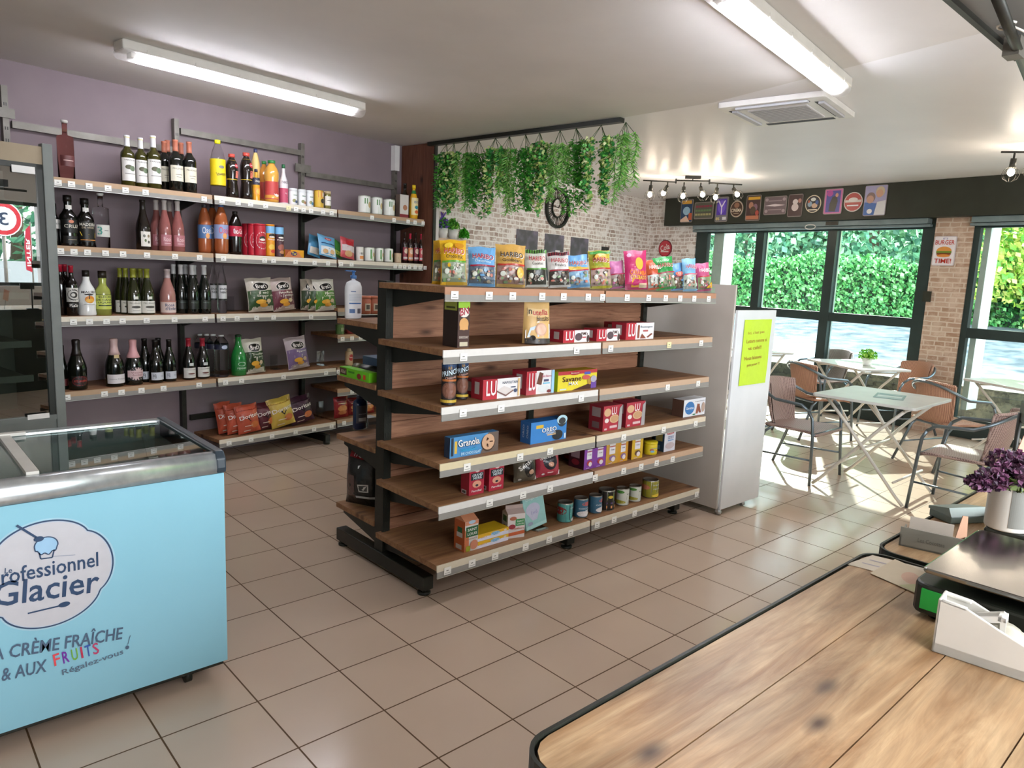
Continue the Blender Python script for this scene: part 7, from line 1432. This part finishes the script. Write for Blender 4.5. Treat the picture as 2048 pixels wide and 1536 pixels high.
# tape dispenser: wedge body with open top
q = atz(1862, 1302, CZ); q2 = atz(2048, 1368, CZ); rz = math.atan2(q2.y - q.y, q2.x - q.x) if False else math.atan2(-.125, -.022)
e = empty('tape_dispenser', q, R(-84), 'grey-white desk tape dispenser, nearest thing on the counter', 'tape dispenser')
mb = MB().use('plastic_white')
side = [(0, 0), (.22, 0), (.22, .03), (.10, .075), (.045, .098), (.0, .102)]
for y in (0.0, .048): mb.prism_xz(side, y, y + .006)
mb.box(0, 0, 0, .22, .054, .02); mb.box(0, 0, 0, .006, .054, .102); mb.prism_xz([(.0, .102), (.045, .098), (.045, .092), (0, .096)], 0, .012).prism_xz([(.0, .102), (.045, .098), (.045, .092), (0, .096)], .042, .054)
mb.build('body', e, bevel=.002)
mb = MB().use('plastic_white'); mb.prism_xz([(.055, .082), (.095, .098), (.102, .094), (.104, .06), (.096, .06), (.094, .086), (.06, .074)], .012, .018).prism_xz([(.055, .082), (.095, .098), (.102, .094), (.104, .06), (.096, .06), (.094, .086), (.06, .074)], .036, .042).box(.09, .012, .088, .102, .042, .096); mb.build('arm', e)
MB().use('satin', 'b8b4a4').tube([(.10, .014, .045), (.10, .040, .045)], .036, 20).build('tape_roll', e)
# weighing scale
q = atz(1852, 1235, CZ)
e = empty('weighing_scale', (.215, -3.02, CZ), 0, 'black shop scale with a square stainless steel plate', 'scale')
MB().use('black_metal').rbox(0, -.26, .012, .36, .09, .075, .03).build('base', e, bevel=.006)
MB().use('inox').rbox(.0, -.27, .098, .37, .075, .108, .012).build('weighing_plate', e, bevel=.003)
MB().use('black_metal').box(.08, -.18, .074, .30, .0, .099).build('plate_support', e)
MB().use('satin', '1f9a3c').box(-.003, .02, .025, .01, .07, .066).build('green_sticker', e)
for x, y in ((.04, -.22), (.04, .05), (.32, -.22), (.32, .05)): MB().use('black_metal').cyl((x, y, 0), (x, y, .014), .014, 10).build('rubber_foot', e)
# card holder
a = atz(1797, 1090, CZ); b3 = atz(1925, 1119, CZ)
e = empty('card_holder', a, math.atan2(b3.y - a.y, b3.x - a.x), 'open grey business card holder on the second counter', 'card holder'); w_ = (b3 - a).length
MB().use('satin', '7c7a70').box(0, 0, 0, w_, .004, .05).box(0, 0, 0, .004, .10, .03).box(w_ - .004, 0, 0, w_, .10, .03).box(0, 0, 0, w_, .10, .004).build('tray', e)
MB().use('satin', 'b8ada0').box(.012, .07, 0, w_ - .03, .074, .062).build('back_plate', e)
mb = MB(); mb.decor([('t', 'Les Cocottes', .5, .5, .42, .22, '5f5e56')], lambda u, v_, l: (u * w_, -.0006 * l, v_ * .05), 'card'); mb.build('lettering', e)
# black box carrying the flower tin
a = atz(1925, 1065, CZ)
mb = MB().use('black_metal').box(.80, -3.25, CZ, 1.25, -2.905, CZ + .055); tag(mb.build('black_tray', None, None, 0, .006), 'low black box on the second counter under the flower tin', 'box')
q = atz(2012, 1055, CZ + .055)
e = empty('flower_tin', (q.x, q.y, CZ + .0555), 0, 'white tin planter with purple flowers on the black box', 'planter')
MB().use('plastic_white').lathe([(0, 0), (.048, 0), (.05, .004), (.05, .118), (.052, .12), (.046, .12), (0, .11)], 26).build('tin', e)
mb = MB().use('card', '6a6a66'); mb.decor([('r', 0, .1, 1, .95, '75756f')], lambda u, v_, l: ((.0503 + .0004 * l) * math.sin(R(-75 + 50 * u)), -(.0503 + .0004 * l) * math.cos(R(-75 + 50 * u)), v_ * .118)); mb.build('label', e)
mb = MB().use('leaf'); 
for hx_, hy_, hz_, rr in ((-.05, .0, .150, .042), (-.09, .03, .135, .036), (-.115, .05, .128, .024), (.0, -.03, .155, .036), (.03, .0, .165, .04), (.055, -.02, .14, .034), (.0, .03, .17, .036)):
    pts = []
    for k in range(200):
        d = Vector((random.gauss(0, 1), random.gauss(0, 1), random.gauss(0, 1))).normalized() * rr * random.uniform(.7, 1.05); pts.append((hx_ + d.x, hy_ + d.y, hz_ + d.z * .8))
    leaves(mb, pts, .013, ['4a2c44', '5c3450', '6e3f5c', '3a2438', '7a4a6a'], elong=1.2)
mb.build('flowers', e)
mb = MB().use('leaf'); leaves(mb, [(random.uniform(-.06, .06), random.uniform(-.04, .04), random.uniform(.115, .135)) for _ in range(90)], .025, ['5a6a34', '7a8044', '44542c']); mb.build('foliage', e)
# dark clip lamp head and pink card at the right edge
q = onplane(2040, 830, (1.35, -2.92, 0), FW)
e = empty('card_terminal', (q.x, q.y, CZ), R(20), 'dark screen on a stand at the right edge of the counter', 'screen')
MB().use('black_metal').box(-.05, -.03, q.z - CZ - .03, .09, -.01, q.z - CZ + .04).build('screen', e, bevel=.006)
MB().use('black_metal').cyl((.06, -.01, .0), (.06, -.01, q.z - CZ), .008, 8).rbox(0.0, -.06, 0, .12, .04, .012, .02).build('stand', e)
q = onplane(2040, 915, (1.15, -2.95, 0), FW)
mb = MB().use('card', 'd89a84').box(-.035, -.001, 0, .06, .001, .12); mb.decor([('r', .1, .1, .9, .2, 'c8a83c')], lambda u, v_, l: (-.035 + u * .095, -.0015 - .0004 * l, v_ * .12))
mb.M = Matrix.Identity(4)
o = mb.build('price_card', None, (q.x, q.y, q.z - .05), R(-35)); o.rotation_euler.y = R(18); tag(o, 'pink card on a holder behind the flower tin, right edge', 'card')
MB().use('metal', '8a8a86').cyl((.01, .004, .0), (-.0, .01, -(q.z - .05 - CZ)), .003, 6).build('holder_wire', o)
# small grey box and folded card behind the card holder
q = atz(1925, 1040, CZ); e = empty('receipt_box', (q.x, q.y, CZ), R(-30), 'small grey-green lidded box behind the card holder', 'box')
MB().use('satin', '6f7d78').box(-.07, -.03, 0, .05, .05, .022).build('box_body', e, bevel=.003)
MB().use('satin', '84928c').prism_yz([(-.032, .022), (.052, .022), (.052, .03), (-.02, .045)], -.072, .052).build('lid', e)
q = atz(1912, 1102, CZ)
mb = MB().use('card', 'a8826a').prism_xz([(-.028, 0), (.02, 0), (.012, .085), (-.006, .088)], -.001, .001); tag(mb.build('folded_card', None, (q.x + .03, q.y - .0, CZ), R(-25)), 'brown pointed card standing by the card holder', 'card')
